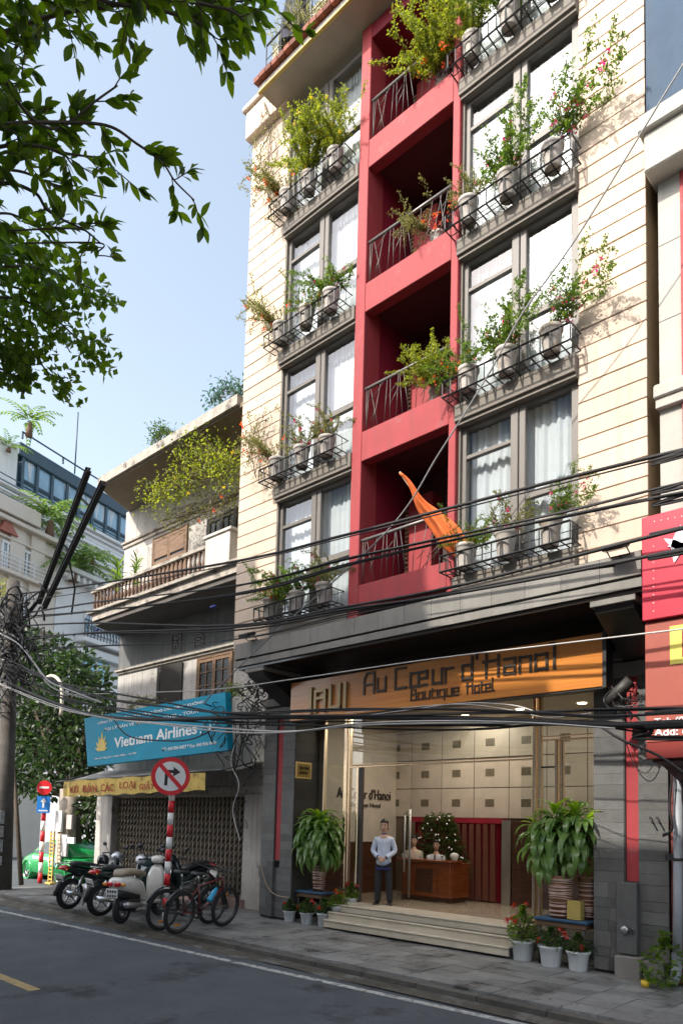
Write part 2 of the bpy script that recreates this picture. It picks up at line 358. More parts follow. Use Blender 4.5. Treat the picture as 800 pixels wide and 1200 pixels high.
def planks(x0, x1, z0, z1):
    part('siding_backing', MB().box(x0+.004, x1-.004, 10.125, 10.62, z0-.3, z1), groove, hotel)
    me = MB().bev(-.5*(x1-x0), .5*(x1-x0), -.018, .018, -.137, .137, .005).mesh('siding_plank', cream)
    z = z0+.146
    while z < z1: inst('siding_plank', me, hotel, ((x0+x1)/2+random.uniform(-.002, .002), 10.118+random.uniform(-.003, .003), z), (1, 1, 1), (R_(random.uniform(-.6, .6)), R_(random.uniform(-.08, .08)), 0)); z += .292
planks(XL, WL0, 6.2, 18.9); planks(WR1, XR, 6.2, 20.6)
g = MB(); g.bev(-13.02, -11.55, 9.93, 10.6, 18.62, 19.32, .02); g.bev(-13.09, -11.5, 9.86, 10.6, 19.32, 19.45, .02)
part('capital_block', g, cream, hotel)
KZ = lambda k: 6.56+3.06*k
def window(x0, x1, k):
    zb, zt = KZ(k)-.02, KZ(k)+2.72
    if k == 4: zt = zb+1.5
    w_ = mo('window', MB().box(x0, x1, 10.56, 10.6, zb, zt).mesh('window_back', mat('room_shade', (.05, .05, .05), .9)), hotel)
    g = MB(); Y0, Y1 = 10.17, 10.27; t = .085; xm = x0+(x1-x0)*.455
    g.bev(x0, x0+t, Y0, Y1, zb, zt, .008); g.bev(x1-t-.06, x1, Y0, Y1, zb, zt, .008)
    g.bev(x0+t, x1-t-.06, Y0+.002, Y1-.002, zt-.09, zt, .008); g.bev(x0+t, x1-t-.06, Y0+.002, Y1-.002, zb, zb+.07, .008)
    g.bev(xm-.03, xm+.11, Y0-.012, Y1, zb+.005, zt-.005, .01); g.bev(xm+.125, xm+.24, Y0-.006, Y1, zb+.005, zt-.005, .01)
    zr = zt-.58; g.bev(x0+t, xm-.03, Y0+.004, Y1-.003, zr-.035, zr+.035, .006)
    zm = zb+1.14; g.bev(xm+.24, x1-t-.06, Y0+.004, Y1-.003, zm-.06, zm+.06, .006)
    part('frame', g, framem, w_)
    for (a0, a1, b0, b1) in ((x0+t, xm-.03, zb+.07, zr-.035), (x0+t, xm-.03, zr+.035, zt-.09), (xm+.24, x1-t-.06, zm+.06, zt-.09), (xm+.24, x1-t-.06, zb+.07, zm-.06)):
        part('pane', sheet(a0-.003, a1+.003, 10.222, b0-.003, b1+.003), glass, w_)
    # sheer curtain: wavy sheet, and lace valance with scallops
    g = MB(); n = 84; v = []; ph = random.random()*6
    for i in range(n+1):
        x = x0+.03+(x1-x0-.06)*i/n; am = random.Random(int(x0*7+k*31)).choice((.45, .7, 1)); y = 10.42+am*(.02*math.sin(i*1.15+ph)+.013*math.sin(i*.43+ph*2))
        v += [(x, y, zb+.02), (x, y-.01*math.sin(i*.7), (zb+zt)/2), (x, y, zt-.02)]
    g.add(v, [q for i in range(n) for q in ((i*3, i*3+3, i*3+4, i*3+1), (i*3+1, i*3+4, i*3+5, i*3+2))], True); part('curtain', g, curt, w_)
    g = MB(); v = []; n = 96
    for i in range(n+1):
        x = x0+.05+(x1-x0-.1)*i/n; y = 10.37+.012*math.sin(i*.9); d = .17+.07*abs(math.sin(i*math.pi/8))
        v += [(x, y, zt-.1-d), (x, y, zt-.1)]
    g.add(v, [(i*2, i*2+2, i*2+3, i*2+1) for i in range(n) if i % 4 != 3], True)
    for i in range(24):
        x = x0+.09+(x1-x0-.18)*i/23; g.add([(x-.03, 10.365, zt-.3), (x, 10.365, zt-.25), (x+.03, 10.365, zt-.3), (x, 10.365, zt-.37)], [(0, 1, 2, 3)])
    if k: part('valance', g, lace, w_)
    return w_
for k in range(4):
    window(WL0+.04, WL1, k); window(WR0+.06, WR1, k)
window(WR0+.06, WR1, 4)
# reveals and projecting sill bands between windows
for (x0, x1, ks) in ((WL0, WL1, range(0, 4)), (WR0, WR1, range(0, 5))):
    for k in ks:
        g = MB(); z1 = KZ(k)-.01; z0 = z1-.30
        g.bev(x0+.003, x1-.003, 9.985, 10.6, z0, z1, .008); g.box(x0+.006, x1-.006, 10.03, 10.6, z0-.06, z0)
        part('sill_band', g, taupe, hotel)
g = MB(); g.box(WL0-.001, WL0+.04, 10.11, 10.6, 6.2, 18.64); g.box(WR0-.02, WR0+.06, 10.11, 10.6, 6.2, 20.6)
part('window_reveal', g, taupe, hotel)
# red balcony column: posts, beams, niche
nch = mat('niche_shade', (.10, .03, .03), .7)  # shade of the recess put into the colour of back and ceilings
g = MB(); g.bev(-9.34, NL, 10.02, 10.5, 6.2, 18.64, .01); part('red_column', g, red, hotel)
g = MB(); g.bev(NR, -6.90, 10.02, 10.5, 6.2, 20.6, .01); part('red_column', g, red, hotel)
for k in range(4):
    zt = 6.78+3.06*k
    g = MB(); g.bev(NL+.002, NR-.002, 10.023, 10.25, zt-(.50 if k else .35), zt+.10, .01)
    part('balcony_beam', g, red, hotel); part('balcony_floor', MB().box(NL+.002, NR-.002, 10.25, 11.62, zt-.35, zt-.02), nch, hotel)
part('balcony_beam', MB().bev(NL+.002, NR-.002, 10.023, 11.7, 18.3, 18.62, .01), red_shaded, hotel)
part('niche_wall', MB().box(NL-.15, NL, 10.5, 11.7, 6.2, 18.64), red_shaded, hotel)
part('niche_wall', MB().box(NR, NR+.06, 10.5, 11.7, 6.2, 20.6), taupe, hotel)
darkd = mat('dark_door', (.06, .05, .045), .4)
louv = wood('louvre_wood', (.16, .085, .045), (.26, .15, .08))
for k in range(4):
    z = 6.76+3.06*k
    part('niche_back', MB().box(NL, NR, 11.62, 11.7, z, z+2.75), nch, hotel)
    part('red_panel', MB().bev(-8.87, -8.28, 11.25, 11.62, z, z+2.2, .01).bev(NR-.35, NR, 11.1, 11.3, z, z+.75, .01), red, hotel)
    d = part('balcony_door', MB().bev(NL+.01, -8.89, 11.5, 11.6, z, z+2.1), darkd, hotel)
    g = MB()
    for i in range(22): g.box(-8.97+.0, -8.885, 11.28, 11.5, z+.05+i*.09, z+.11+i*.09)
    part('louvre', g, louv, d)
    d2 = part('balcony_door', MB().bev(-8.2, NR-.02, 11.52, 11.6, z, z+2.15), darkd, hotel)
    # railing: handrail, end posts, cracked-ice bars
    g = MB(); rl = part('balcony_railing', MB().tube([(NL+.0, 10.1, z+1.02), (NR, 10.1, z+1.02)], .032, 8), mat('rail_steel', (.17, .165, .155), .4, .3), hotel)
    rnd = random.Random(5)
    bm = MB(); zb, zt = z+.13, z+1.0; X0, X1 = NL+.04, NR-.04
    xs = [X0+(X1-X0)*i/13 for i in range(14)]
    def P(x, t): return (x, 10.1+rnd.uniform(-.004, .004), zb+(zt-zb)*t)
    for i in range(13):
        xa = xs[i]; xb = xs[i]+rnd.uniform(-.22, .22)
        bm.tube([P(xa, 0), P(min(max(xb, X0), X1), 1)], .0075, 4)
    for i in range(9):
        xa = rnd.uniform(X0, X1-.3); t = rnd.uniform(0, .7); bm.tube([P(xa, t), P(min(xa+rnd.uniform(.15, .4), X1), t+rnd.uniform(.12, .35))], .0075, 4)
    bm.tube([P(X0, 0), P(X0, 1)], .01, 4); bm.tube([P(X1, 0), P(X1, 1)], .01, 4); bm.tube([P(X0, .0), P(X1, .0)], .009, 4)
    part('railing_bars', bm, mat('rail_bars', (.13, .12, .115), .5, .2), rl)
# top terrace slab
slabm = mat('slab_underside', (.44, .37, .30), .8, var=.1, vs=2)
g = MB(); g.box(-11.9, -6.9, 9.5, 10.02, 18.66, 18.86); part('terrace_slab', g, slabm, hotel)
part('terrace_slab', MB().box(-11.9, -6.9, 10.02, 14, 18.66, 18.86), slabm, hotel)
g = MB(); g.bev(-11.96, -6.9, 9.42, 9.5, 18.655, 18.70, .01); part('edge_trim', g, mat('yellow_trim', (.62, .45, .14), .7), hotel)
part('edge_band', MB().bev(-11.95, -6.9, 9.44, 9.52, 18.7, 18.84, .01), mat('white_band', (.62, .56, .52), .7, var=.1), hotel)
cop = mat('clay_coping', (.2, .06, .035), .75, rnd=.3, var=.2, bump=.2)
for i in range(25): inst('coping_tile', unit_tile(cop, .06), hotel, (-11.9+i*.2, 9.42+random.uniform(-.006, .006), 18.9), (.19, .22, .1), (R_(random.uniform(8, 14)), 0, 0))
tr = part('terrace_railing', MB().tube([(-11.85, 9.55, 19.85), (-6.9, 9.55, 19.85)], .022, 6), irn, hotel)
g = MB()
for i in range(11): g.tube([(-11.85+i*.49, 9.55, 18.86), (-11.85+i*.49, 9.55, 19.85)], .014, 5)
for z in (19.15, 19.5): g.tube([(-11.85, 9.55, z), (-6.9, 9.55, z)], .009, 4)
part('railing_bars', g, irn, tr)
# dark fascia over the ground floor
g = MB(); g.box(-12.56, -3.74, 9.94, 10.6, 5.72, 6.2); part('fascia_core', g, slatej, hotel)
n = 15; wdt = (12.6-3.7)/n
for i in range(n):
    inst('fascia_panel', unit_tile(fasm, .012), hotel, (-12.6+(i+.5)*wdt, 9.915, 6.055), (wdt-.006, .05, .33))
    inst('fascia_panel', unit_tile(fasm, .012), hotel, (-12.6+(i+.5)*wdt, 9.93, 5.785), (wdt-.002, .05, .13))
g = MB(); g.prism([(9.89, 6.225), (10.11, 6.3), (10.11, 6.225)], -12.6, -3.7, 'x'); part('fascia_capping', g, fasm, hotel)
part('fascia_panel', MB().bev(-12.62, -12.57, 9.9, 11.1, 5.72, 6.22), fasm, hotel)
part('entrance_soffit', MB().box(-12.55, -3.7, 9.96, 12.6, 5.66, 5.72).box(-12.55, -3.7, 11.1, 12.6, 4.86, 5.66), mat('polished_soffit', (.05, .04, .035), .15, var=.1), hotel)
def corbel(x0, x1):
    o = part('corbel', MB().prism([(10.0, 5.56), (11.3, 5.56), (11.3, 4.98), (11.02, 4.98), (10.05, 5.48)], x0+.03, x1-.03, 'x'), black, hotel)
    part('corbel_cap', MB().bev(x0-.02, x1+.02, 9.96, 11.1, 5.565, 5.655, .008), fasm, o)
corbel(-12.3, -11.72); corbel(-4.45, -3.83)
# pillars of slate courses around a red strip
def pillar(x0, x1, s0, s1, zs, first):
    part('pillar_core', MB().box(x0+.012, x1-.012, 11.14, 11.95, .15, 5.66), slatej, hotel)
    z = .2; i = 0
    while z < 4.95:
        h = (.195, .15, .24, .17)[i % 4]
        zc = z+h/2
        segs = [(x0, s0), (s1, x1)] if z+h > zs else ([(x0, (x0+s0)/2+.02*(i % 3)), ((x0+s0)/2+.02*(i % 3), x1)])
        for (p, q) in segs:
            inst('slate_tile', unit_tile(slate, .008), hotel, ((p+q)/2, 11.115+random.uniform(-.003, .003), zc), (q-p-.004, .035, h-.004))
        z += h; i += 1
    part('red_strip', MB().box(s0+.03, s1, 11.118, 11.139, zs, 4.96), red, hotel)
    part('strip_reveal', MB().box(s0-.0, s0+.028, 11.09, 11.138, zs, 4.96).box(s0, s1, 11.09, 11.138, zs-.03, zs-.002), slatej, hotel)
    g = MB(); g.bev(x0-.02, x1+.02, 11.0, 11.95, 4.99, 5.16, .01); g.bev(x0+.0, x1-.0, 11.05, 11.95, 4.72, 4.95, .01); part('pillar_capital', g, fasm, hotel)
pillar(-12.9, -11.85, -12.46, -12.24, 1.47, True); pillar(-4.92, -3.78, -4.44, -4.22, 1.58, False)
g = MB(); g.bev(-4.52, -4.21, 10.98, 11.09, .5, 1.56, .01); part('service_box', g, slate, hotel)
g = MB(); g.bev(-4.5, -4.12, 10.86, 11.09, .14, .48, .012); g.bev(-4.11, -3.8, 10.93, 11.09, .14, .45, .012); part('plinth_stone', g, fasm, hotel)
g = MB(); g.lathe([(.0, -.03), (.055, -.03), (.06, 0), (.03, .012), (0, .012)], 14, (-4.38, 10.965, .86), axis='y'); g.lathe([(.03, -.04), (.03, 0)], 10, (-4.27, 10.97, .86), axis='y')
part('drain_inlet', g, mat('steel_grey', (.4, .4, .4), .35, .7), hotel)
part('service_box', MB().bev(-12.62, -12.4, 11.03, 11.1, .2, 1.45, .01), slate, hotel)
# recess side walls
for x in (-11.9, ):
    z = .2; i = 0
    while z < 4.9:
        h = (.22, .18, .26)[i % 3]; inst('slate_tile', unit_tile(mat('dark_slate', (.04, .037, .034), .45, rnd=.25, var=.2), .006), hotel, (-11.86, 11.5, z+h/2), (.03, .74, h-.003)); z += h; i += 1
pl = thing('name_plaque', MB().bev(-11.85, -11.825, 11.12, 11.62, 3.32, 3.70, .006), mat('gold_frame', (.62, .46, .2), .35, .8), 'small square brass name plaque on the dark pillar beside the entrance', 'plaque')
part('plate', MB().bev(-11.822, -11.815, 11.17, 11.58, 3.36, 3.66, .003), mat('plaque_plate', (.3, .2, .06), .45, .5, var=.3, vs=14), pl)
letter('plaque_lettering', 'AU CŒUR\nd\'HANOI', 0, 0, 0, .3, .18, mat('plaque_text', (.08, .05, .01), .5), None)
o = bpy.data.objects['plaque_lettering']; o.parent = pl; o.rotation_euler = (0, 0, R_(90)); o.location = (-11.812+11.8375, -.15, .1)
# steps and porch
marble = mat('step_marble', (.52, .46, .36), .4, var=.12, vs=2.5, rnd=.05, spots=((.3, .25, .18), 3, .6, .15))
st = part('entry_steps', MB().box(-10.6, -6.32, 11.1, 16, .05, .5).box(-12.7, -4.95, 11.9, 16, .05, .5), concrete, hotel)
for (y, z, x1) in ((10.88, .35, -6.3), (11.02, .5, -6.3), (11.16, .65, -6.3)):
    n = 4
    for i in range(n):
        xa = -10.62+i*(10.62-6.3)/n; xb = xa+(10.62-6.3)/n-.004
        g = MB(); g.bev(xa, xb, y, y+.3, z-.03, z, .007); part('tread', g, marble, st)
        g = MB(); g.box(xa, xb, y+.02, y+.05, z-.15, z-.03); part('riser', g, marble, st)
part('porch_floor', MB().bev(-10.62, -6.3, 11.44, 11.9, .5, .648, .004), marble, st)
g = MB(); g.box(-12.9, -3.8, 11.9, 16, .5, .644); part('lobby_floor', g, mat('lobby_floor', (.42, .35, .26), .12, var=.08, vs=1.5), hotel)
g = MB(); g.box(-11.88, -10.62, 11.2, 11.9, .05, .2); g.box(-6.3, -4.92, 11.2, 11.9, .05, .2); part('alcove_floor', g, concrete, hotel)
# entrance frame: polished brass posts and bars, glass
brass = mat('polished_brass', (.92, .74, .54), .26, 1., var=.05)
ent = root('entrance_front', (-8.5, 11.9, .65)); ent.parent = hotel; ent.matrix_parent_inverse = WM[hotel.name].inverted()
GY = 11.9
posts = [(-11.84, -11.66), (-11.05, -10.95), (-10.91, -10.87), (-10.66, -10.6), (-6.40, -6.33), (-6.29, -6.23), (-5.97, -5.91), (-5.87, -5.81)]
for (p, q) in posts:
    zb = .2 if (p < -10.8 or p > -6.2) else .65
    ztop = 3.6 if p == -10.66 else (3.9 if -6.1 < p < -5.8 else 4.86)
    part('brass_post', MB().bev(p, q, GY-.05, GY+.05, zb, ztop, .012), brass, ent)
for (p, q, z0, z1) in ((-10.87, -6.40, 3.575, 3.605), (-10.87, -6.40, 3.63, 3.65), (-6.23, -4.93, 3.9, 3.93), (-6.23, -4.93, 3.97, 3.99), (-10.6, -6.4, 4.80, 4.86), (-11.66, -11.05, 4.8, 4.86)):
    part('brass_bar', MB().bev(p, q, GY-.04, GY+.04, z0, z1, .006), brass, ent)
part('dark_bar', MB().box(-6.23, -5.97, GY-.01, GY+.01, 3.42, 3.45), irn, ent)
g2 = glassmat('lobby_glass', (.86, .9, .88), .3)
for (p, q, z0, z1) in ((-11.66, -11.05, .2, 4.8), (-10.87, -10.66, .66, 3.57), (-10.87, -6.4, 3.66, 4.8), (-6.23, -5.97, .2, 3.9), (-5.81, -4.93, .2, 3.9), (-6.23, -4.93, 4.0, 4.86)):
    part('glass_pane', sheet(p, q, GY+.01, z0, z1), g2, ent)
part('dark_jamb', MB().bev(-10.6, -10.5, GY-.04, GY+.05, .65, 3.57), darkd, ent)
# open glass door leaf with steel handle, swung inwards
hA, hB = pY(473, 980, 12.7), pY(480, 980, 13.2)
dl = part('glass_door', MB().add([(hA.x, 12.65, .67), (hB.x, 13.2, .67), (hB.x, 13.2, 2.75), (hA.x, 12.65, 2.75)], [(0, 1, 2, 3)]), g2, hotel)
g = MB(); g.tube([(hA.x+.02, 12.7, 1.3), (hA.x+.02, 12.7, 2.55)], .022, 8); g.tube([(hB.x+.02, 13.18, .7), (hB.x+.02, 13.18, 2.7)], .02, 8); part('handle', g, mat('steel_grey', (.4, .4, .4), .35, .7), dl)
part('glass_door', MB().add([(-6.7, GY+.1, .67), (-6.7, GY+1.0, .67), (-6.7, GY+1.0, 3.5), (-6.7, GY+.1, 3.5)], [(0, 1, 2, 3)]), g2, hotel)
# lobby interior
marb = mat('wall_marble', (.56, .50, .42), .35, var=.12, vs=1.8, rnd=.05)
BY = 14.75
part('lobby_wall', MB().box(-12.9, -3.8, BY+.03, BY+.2, .64, 5.7), mat('wall_joint', (.16, .12, .08), .7), hotel)
x_ref = pY(517, 924, BY).x; xs_ = pY(555, 924, BY).x-x_ref; zr1 = pY(517, 958, BY).z; zr2 = pY(517, 924, BY).z; dz = zr2-zr1
tw_ = mat('lobby_square', (.16, .14, .1), .3, var=.3, vs=12)
for i in range(-3, 6):
    for j in range(0, 4):
        xa = x_ref+i*xs_; za = zr1+j*dz; xa1 = min(xa+xs_, -3.9)
        if xa > -4.2: continue
        t_ = inst('wall_tile', unit_tile(marb, .006), hotel, ((xa+xa1)/2, BY+.015, za+dz/2), (xa1-xa-.02, .03, dz-.02))
        cx = pY(498, 900, BY).x-(x_ref-xs_)
        if xa+cx < -4: part('tile_square', MB().box(xa+cx-.12, xa+cx+.12, BY-.004, BY+.03, za+dz*.5-.09+.0, za+dz*.5+.09), tw_, hotel)
darkw = wood('dark_wood', (.05, .02, .012), (.10, .042, .022), .3)
part('lobby_wall', MB().box(-12.9, -11.86, 12.0, BY+.03, 1.9, 5.7), marb, hotel)
part('wainscot', MB().box(-12.9, -11.84, 12.0, BY+.03, .64, 1.9), darkw, hotel)
part('lobby_wall', MB().box(-4.9, -3.82, 12.0, BY+.03, .2, 5.7), marb, hotel)
part('lobby_ceiling', MB().box(-12.9, -3.8, 11.96, BY+.03, 4.9, 5.6), mat('lobby_ceiling', (.6, .55, .48), .7), hotel)
xc0, xc1, xc2 = pY(482, 1000, 14.3).x, pY(589, 1000, 14.3).x, pY(640, 1000, 14.3).x
part('side_panelling', MB().box(xc1+.28, -4.9, 14.2, 14.72, .64, 2.5), darkw, hotel)
part('steel_post', MB().box(xc1+.02, xc1+.24, 14.2, 14.3, .65, 2.5), mat('satin_steel', (.4, .36, .32), .3, .7), hotel)
dr = mat('red_drape', (.33, .008, .03), .75, var=.1)
g = MB(); v = []; n = 130
for i in range(n+1):
    x = xc0+(xc1-xc0)*i/n; y = 14.42+.06*math.sin(i*.62)
    v += [(x, y, .66), (x, y, 2.44)]
g.add(v, [(i*2, i*2+2, i*2+3, i*2+1) for i in range(n)], True)
crt = thing('red_drape', g, dr, 'deep red pleated drape hanging behind the reception desk', 'curtain')
part('pelmet', MB().box(xc0, xc1, 14.3, 14.5, 2.42, 2.54), dr, hotel)
g = MB(); rb = wood('rust_brown', (.14, .03, .02), (.2, .05, .03), .6)
for i in range(9):
    x = xc0+.7+i*(xc1-xc0-.85)/9; g.prism([(x, .68), (x+.16, .68), (x+.12, 2.4), (x+.01, 2.4)], 14.30, 14.33, 'y')
part('swag', g, mat('brown_drape', (.16, .05, .03), .75), crt)
# ================================================================== hotel sign
wsign = wood('sign_wood', (.52, .18, .035), (.64, .25, .05), .28, (.35, .35, 9), coat=.2)
sg = thing('hotel_sign', MB().bev(-11.53, -4.56, 10.62, 10.85, 4.52, 5.36, .008), wsign, 'long orange wooden hotel name board over the glass entrance', 'sign')
part('sign_side', MB().box(-4.56, -4.50, 10.60, 10.86, 4.50, 5.38).box(-11.53, -4.56, 10.64, 10.86, 4.495, 4.52), irn, sg)
lm = mat('dark_bronze', (.045, .032, .025), .45, .3)
def line(s, p0, p1, zb, hx, th, nm):
    tot = sum(GL[c][0] for c in s); sx = (p1-p0)/tot; x = p0; sz = hx/3.05
    for c in s:
        if c != ' ':
            g = MB(); glyph(g, c, x, zb, sx*.86, sz, th, 10.598, 10.622); o = part('letter', g, lm, sg)
        x += GL[c][0]*sx
SX = lambda px, py: pY(px, py, 10.6).x
for w_, a, b in (('Au', 426, 453), ('CEur', 462, 531), ("d'", 541, 560), ('HanoI', 567, 652)): line(w_, SX(a, 812), SX(b, 790)+.04, 4.905, .265, .045, 'l')
line('Boutique', SX(481, 823), SX(539, 818), 4.655, .135, .023, 'l'); line('Hotel', SX(546, 816), SX(580, 812), 4.655, .135, .023, 'l')
g = MB(); x0 = SX(365, 815); x1 = SX(405, 812); d = (x1-x0)
gold = mat('old_gold', (.30, .22, .12), .4, .5)
for (a, b, c, e) in ((0, 0, 0, 1), (.14, 0, .14, .85), (.14, .85, .42, .85), (.14, .55, .42, .55), (.42, .85, .42, 0), (.58, .1, .58, 1), (.58, .1, .84, .1), (.84, .1, .84, 1), (1, 0, 1, 1)):
    X0, X1 = sorted((x0+a*d, x0+c*d)); Z0, Z1 = sorted((4.66+b*.5, 4.66+e*.5)); g.box(X0-.035, X1+.035, 10.56+random.uniform(0, .003), 10.622, Z0-.03, Z1+.03)
part('emblem', g, gold, sg)
# faint lettering on the lobby side wall
for (s, y0, z0, wd_, h) in (("Au Cœur d'Hanoi", 12.5, 2.95, 2.0, .26), ('Boutique Hotel', 13.0, 2.72, 1.1, .14)):
    me = text_mesh(s, wd_, h, lm, .015)
    o = mo('wall_lettering', me, hotel); o.matrix_parent_inverse = WM[hotel.name].inverted(); o.rotation_euler = (0, 0, R_(90)); o.location = (-11.84, y0, z0)
# ================================================================== flower racks and potted creepers
stemm = mat('stem_brown', (.10, .075, .04), .8)
lf = {'a': leafmat('leaf_green', (.04, .085, .015), (.13, .19, .035)), 'b': leafmat('leaf_yellow_green', (.10, .14, .02), (.24, .26, .05)),
      'c': leafmat('leaf_dark', (.02, .045, .014), (.07, .115, .03)), 'd': leafmat('leaf_olive', (.075, .09, .03), (.18, .17, .06))}
pinkm = leafmat('pink_bract', (.65, .04, .2), (.85, .12, .3), .3); orm = leafmat('orange_bract', (.7, .12, .06), (.85, .25, .1), .3); redf = leafmat('red_petal', (.38, .03, .02), (.5, .07, .03), .2); yelf = leafmat('yellow_petal', (.75, .55, .03), (.8, .65, .05), .2)
def leaf(mb, p, d, n, L, W, fold=.25):
    d = d.normalized(); s = d.cross(n)
    if s.length < 1e-5: s = d.orthogonal()
    s.normalize(); n2 = s.cross(d)
    mb.add([p, p+d*L*.45+s*W*.5+n2*W*fold, p+d*L, p+d*L*.45-s*W*.5+n2*W*fold], [(0, 1, 2), (0, 2, 3)])
def rvec(r, z=0.): return Vector((r.uniform(-1, 1), r.uniform(-1, 1), r.uniform(-1, 1)+z))
def creeper(seed, nst, length, leafL, dens, lean, spread, bare=.15, droop=.5, up=1.):
    """stems climbing out of (0,0,0); returns stem MB, leaf MB, flower MB"""
    r = random.Random(seed); st = MB(); fo = MB(); fl = MB()
    for i in range(nst):
        d = Vector((lean[0]+r.uniform(-spread, spread), lean[1]+r.uniform(-spread*.6, spread*.5), up*r.uniform(.6, 1.1))).normalized()
        p = Vector((r.uniform(-.07, .07), r.uniform(-.07, .07), 0)); pts = [p.copy()]; L = length*r.uniform(.45, 1.1); n = max(6, int(L/.07)); 
        for k in range(n):
            d = (d+rvec(r)*.20+Vector((0, -.02, -droop*.12*k/n))).normalized(); p = p+d*L/n
            if p.y > .22: p.y = .22; d.y = -abs(d.y)
            pts.append(p.copy())
            if k/n > bare:
                for _ in range(dens):
                    q = p+rvec(r)*.05; ld = rvec(r, .3); ll = leafL*r.uniform(.6, 1.25); leaf(fo, q, ld, rvec(r, .8), ll, ll*.55)
                if r.random() < .33:      # side twig
                    td = (d+rvec(r)*.9).normalized(); q = p.copy(); tp = [q.copy()]
                    for _ in range(r.randint(3, 6)):
                        q = q+td*.045; td = (td+rvec(r)*.3).normalized(); tp.append(q.copy())
                        for _ in range(dens): leaf(fo, q+rvec(r)*.025, rvec(r, .2), rvec(r, .8), leafL*r.uniform(.6, 1.1), leafL*.5)
                    st.tube(tp, .003, 3, False)
                if r.random() < .05:
                    for _ in range(8): leaf(fl, p+rvec(r)*.035, rvec(r), rvec(r), .04, .04)
        st.tube(pts, [.006*(1-.6*k/len(pts)) for k in range(len(pts))], 4, False)
    return st, fo, fl
potm = mat('white_pot', (.42, .385, .35), .7, var=.2, vs=6, rnd=.2, spots=((.3, .24, .17), 5, .55, .1), bump=.1, streak=((.25, .22, .18), .5)); soil = mat('soil', (.05, .035, .02), .95, var=.3, vs=20)
def pot_mesh(r0, r1, h, n=18):
    g = MB(); g.lathe([(0, 0), (r0, 0), (r0*1.03, h*.05), (r0+(r1-r0)*.8, h*.8), (r1, h*.84), (r1*1.06, h*.86), (r1*1.07, h*.98), (r1*1.0, h), (r1*.9, h*.98), (r1*.86, h*.86), (0, h*.85)], n); return g
cage_pot = pot_mesh(.105, .145, .40).mesh('pot', potm)
ws = []
specs = [ # seed, stems, length, leaf, density, lean, spread, bare, droop, up, leaf kind, flower
    (1, 20, 1.05, .052, 8, (-.1, -.12), 1.0, .05, .6, 1, 'a', pinkm), (2, 20, .85, .05, 8, (.2, -.15), 1.1, .05, .7, .8, 'a', orm), (3, 14, 1.2, .045, 6, (-.6, -.1), .6, .10, .8, .8, 'd', orm),
    (4, 13, 1.25, .052, 6, (.7, -.1), .5, .12, .6, .75, 'a', pinkm), (5, 26, 1.15, .054, 8, (0, -.15), .75, .03, .4, 1.05, 'b', yelf), (6, 14, .85, .05, 6, (0, -.1), .95, .10, .9, .9, 'd', pinkm)]
PV = []
for s in specs:
    st_, fo_, fl_ = creeper(*s[:10]); 
    if not fl_.v: leaf(fl_, Vector((0, 0, .3)), Vector((0, 0, 1)), Vector((1, 0, 0)), .03, .03)
    PV.append((st_.mesh('stems', stemm), fo_.mesh('foliage', lf[s[10]]), fl_.mesh('flowers', s[11])))
def potted(loc, v, rz, sc, label, group, potme=cage_pot, top=.36):
    r_ = root('potted_creeper', loc, 0, label, 'potted plant', group)
    po_ = mo('pot', potme, r_, True); ps = random.uniform(1.1, 1.24); po_.scale = (ps, ps, random.uniform(.98, 1.12)); po_.rotation_euler = (R_(random.uniform(-3, 3)), R_(random.uniform(-3, 3)), random.uniform(0, 6))
    for nm, me in zip(('stems', 'foliage', 'flowers'), PV[v]):
        o = mo(nm, me, r_, True); o.location = (0, 0, top); o.scale = (sc*(-1 if rz else 1), sc, sc)
    return r_
def rack(x0, x1, k):
    z = KZ(k)+.02; h = .27; y0, y1 = 9.71, 10.06; g = MB(); rr = .011
    def bar(a, b, r=rr): g.tube([a, b], r, 4, smooth=False)
    for zz in (z, z+h): bar((x0, y0, zz), (x1, y0, zz), .02); bar((x0, y0, zz), (x0, y1, zz), .013); bar((x1, y0, zz), (x1, y1, zz), .013)
    bar((x0, y1, z), (x1, y1, z)); bar((x0, (y0+y1)/2, z-.004), (x1, (y0+y1)/2, z-.004)); bar((x0, y1, z+h), (x1, y1, z+h), .008)
    o = part('flower_rack', g, irn, hotel)
    g = MB(); n = 14
    for i in range(n+1):
        x = x0+(x1-x0)*i/n; g.tube([(x, y1, z), (x, y0, z), (x, y0, z+h)], .0145, 4, smooth=False)
    for xx in (x0, x1): g.tube([(xx, y0+.17, z), (xx, y0+.17, z+h)], .008, 4, smooth=False)
    part('rack_bars', g, irn, o)
fl_name = ['lowest', 'second', 'third', 'fourth', 'top']
pos_name = ['left', 'middle', 'right']
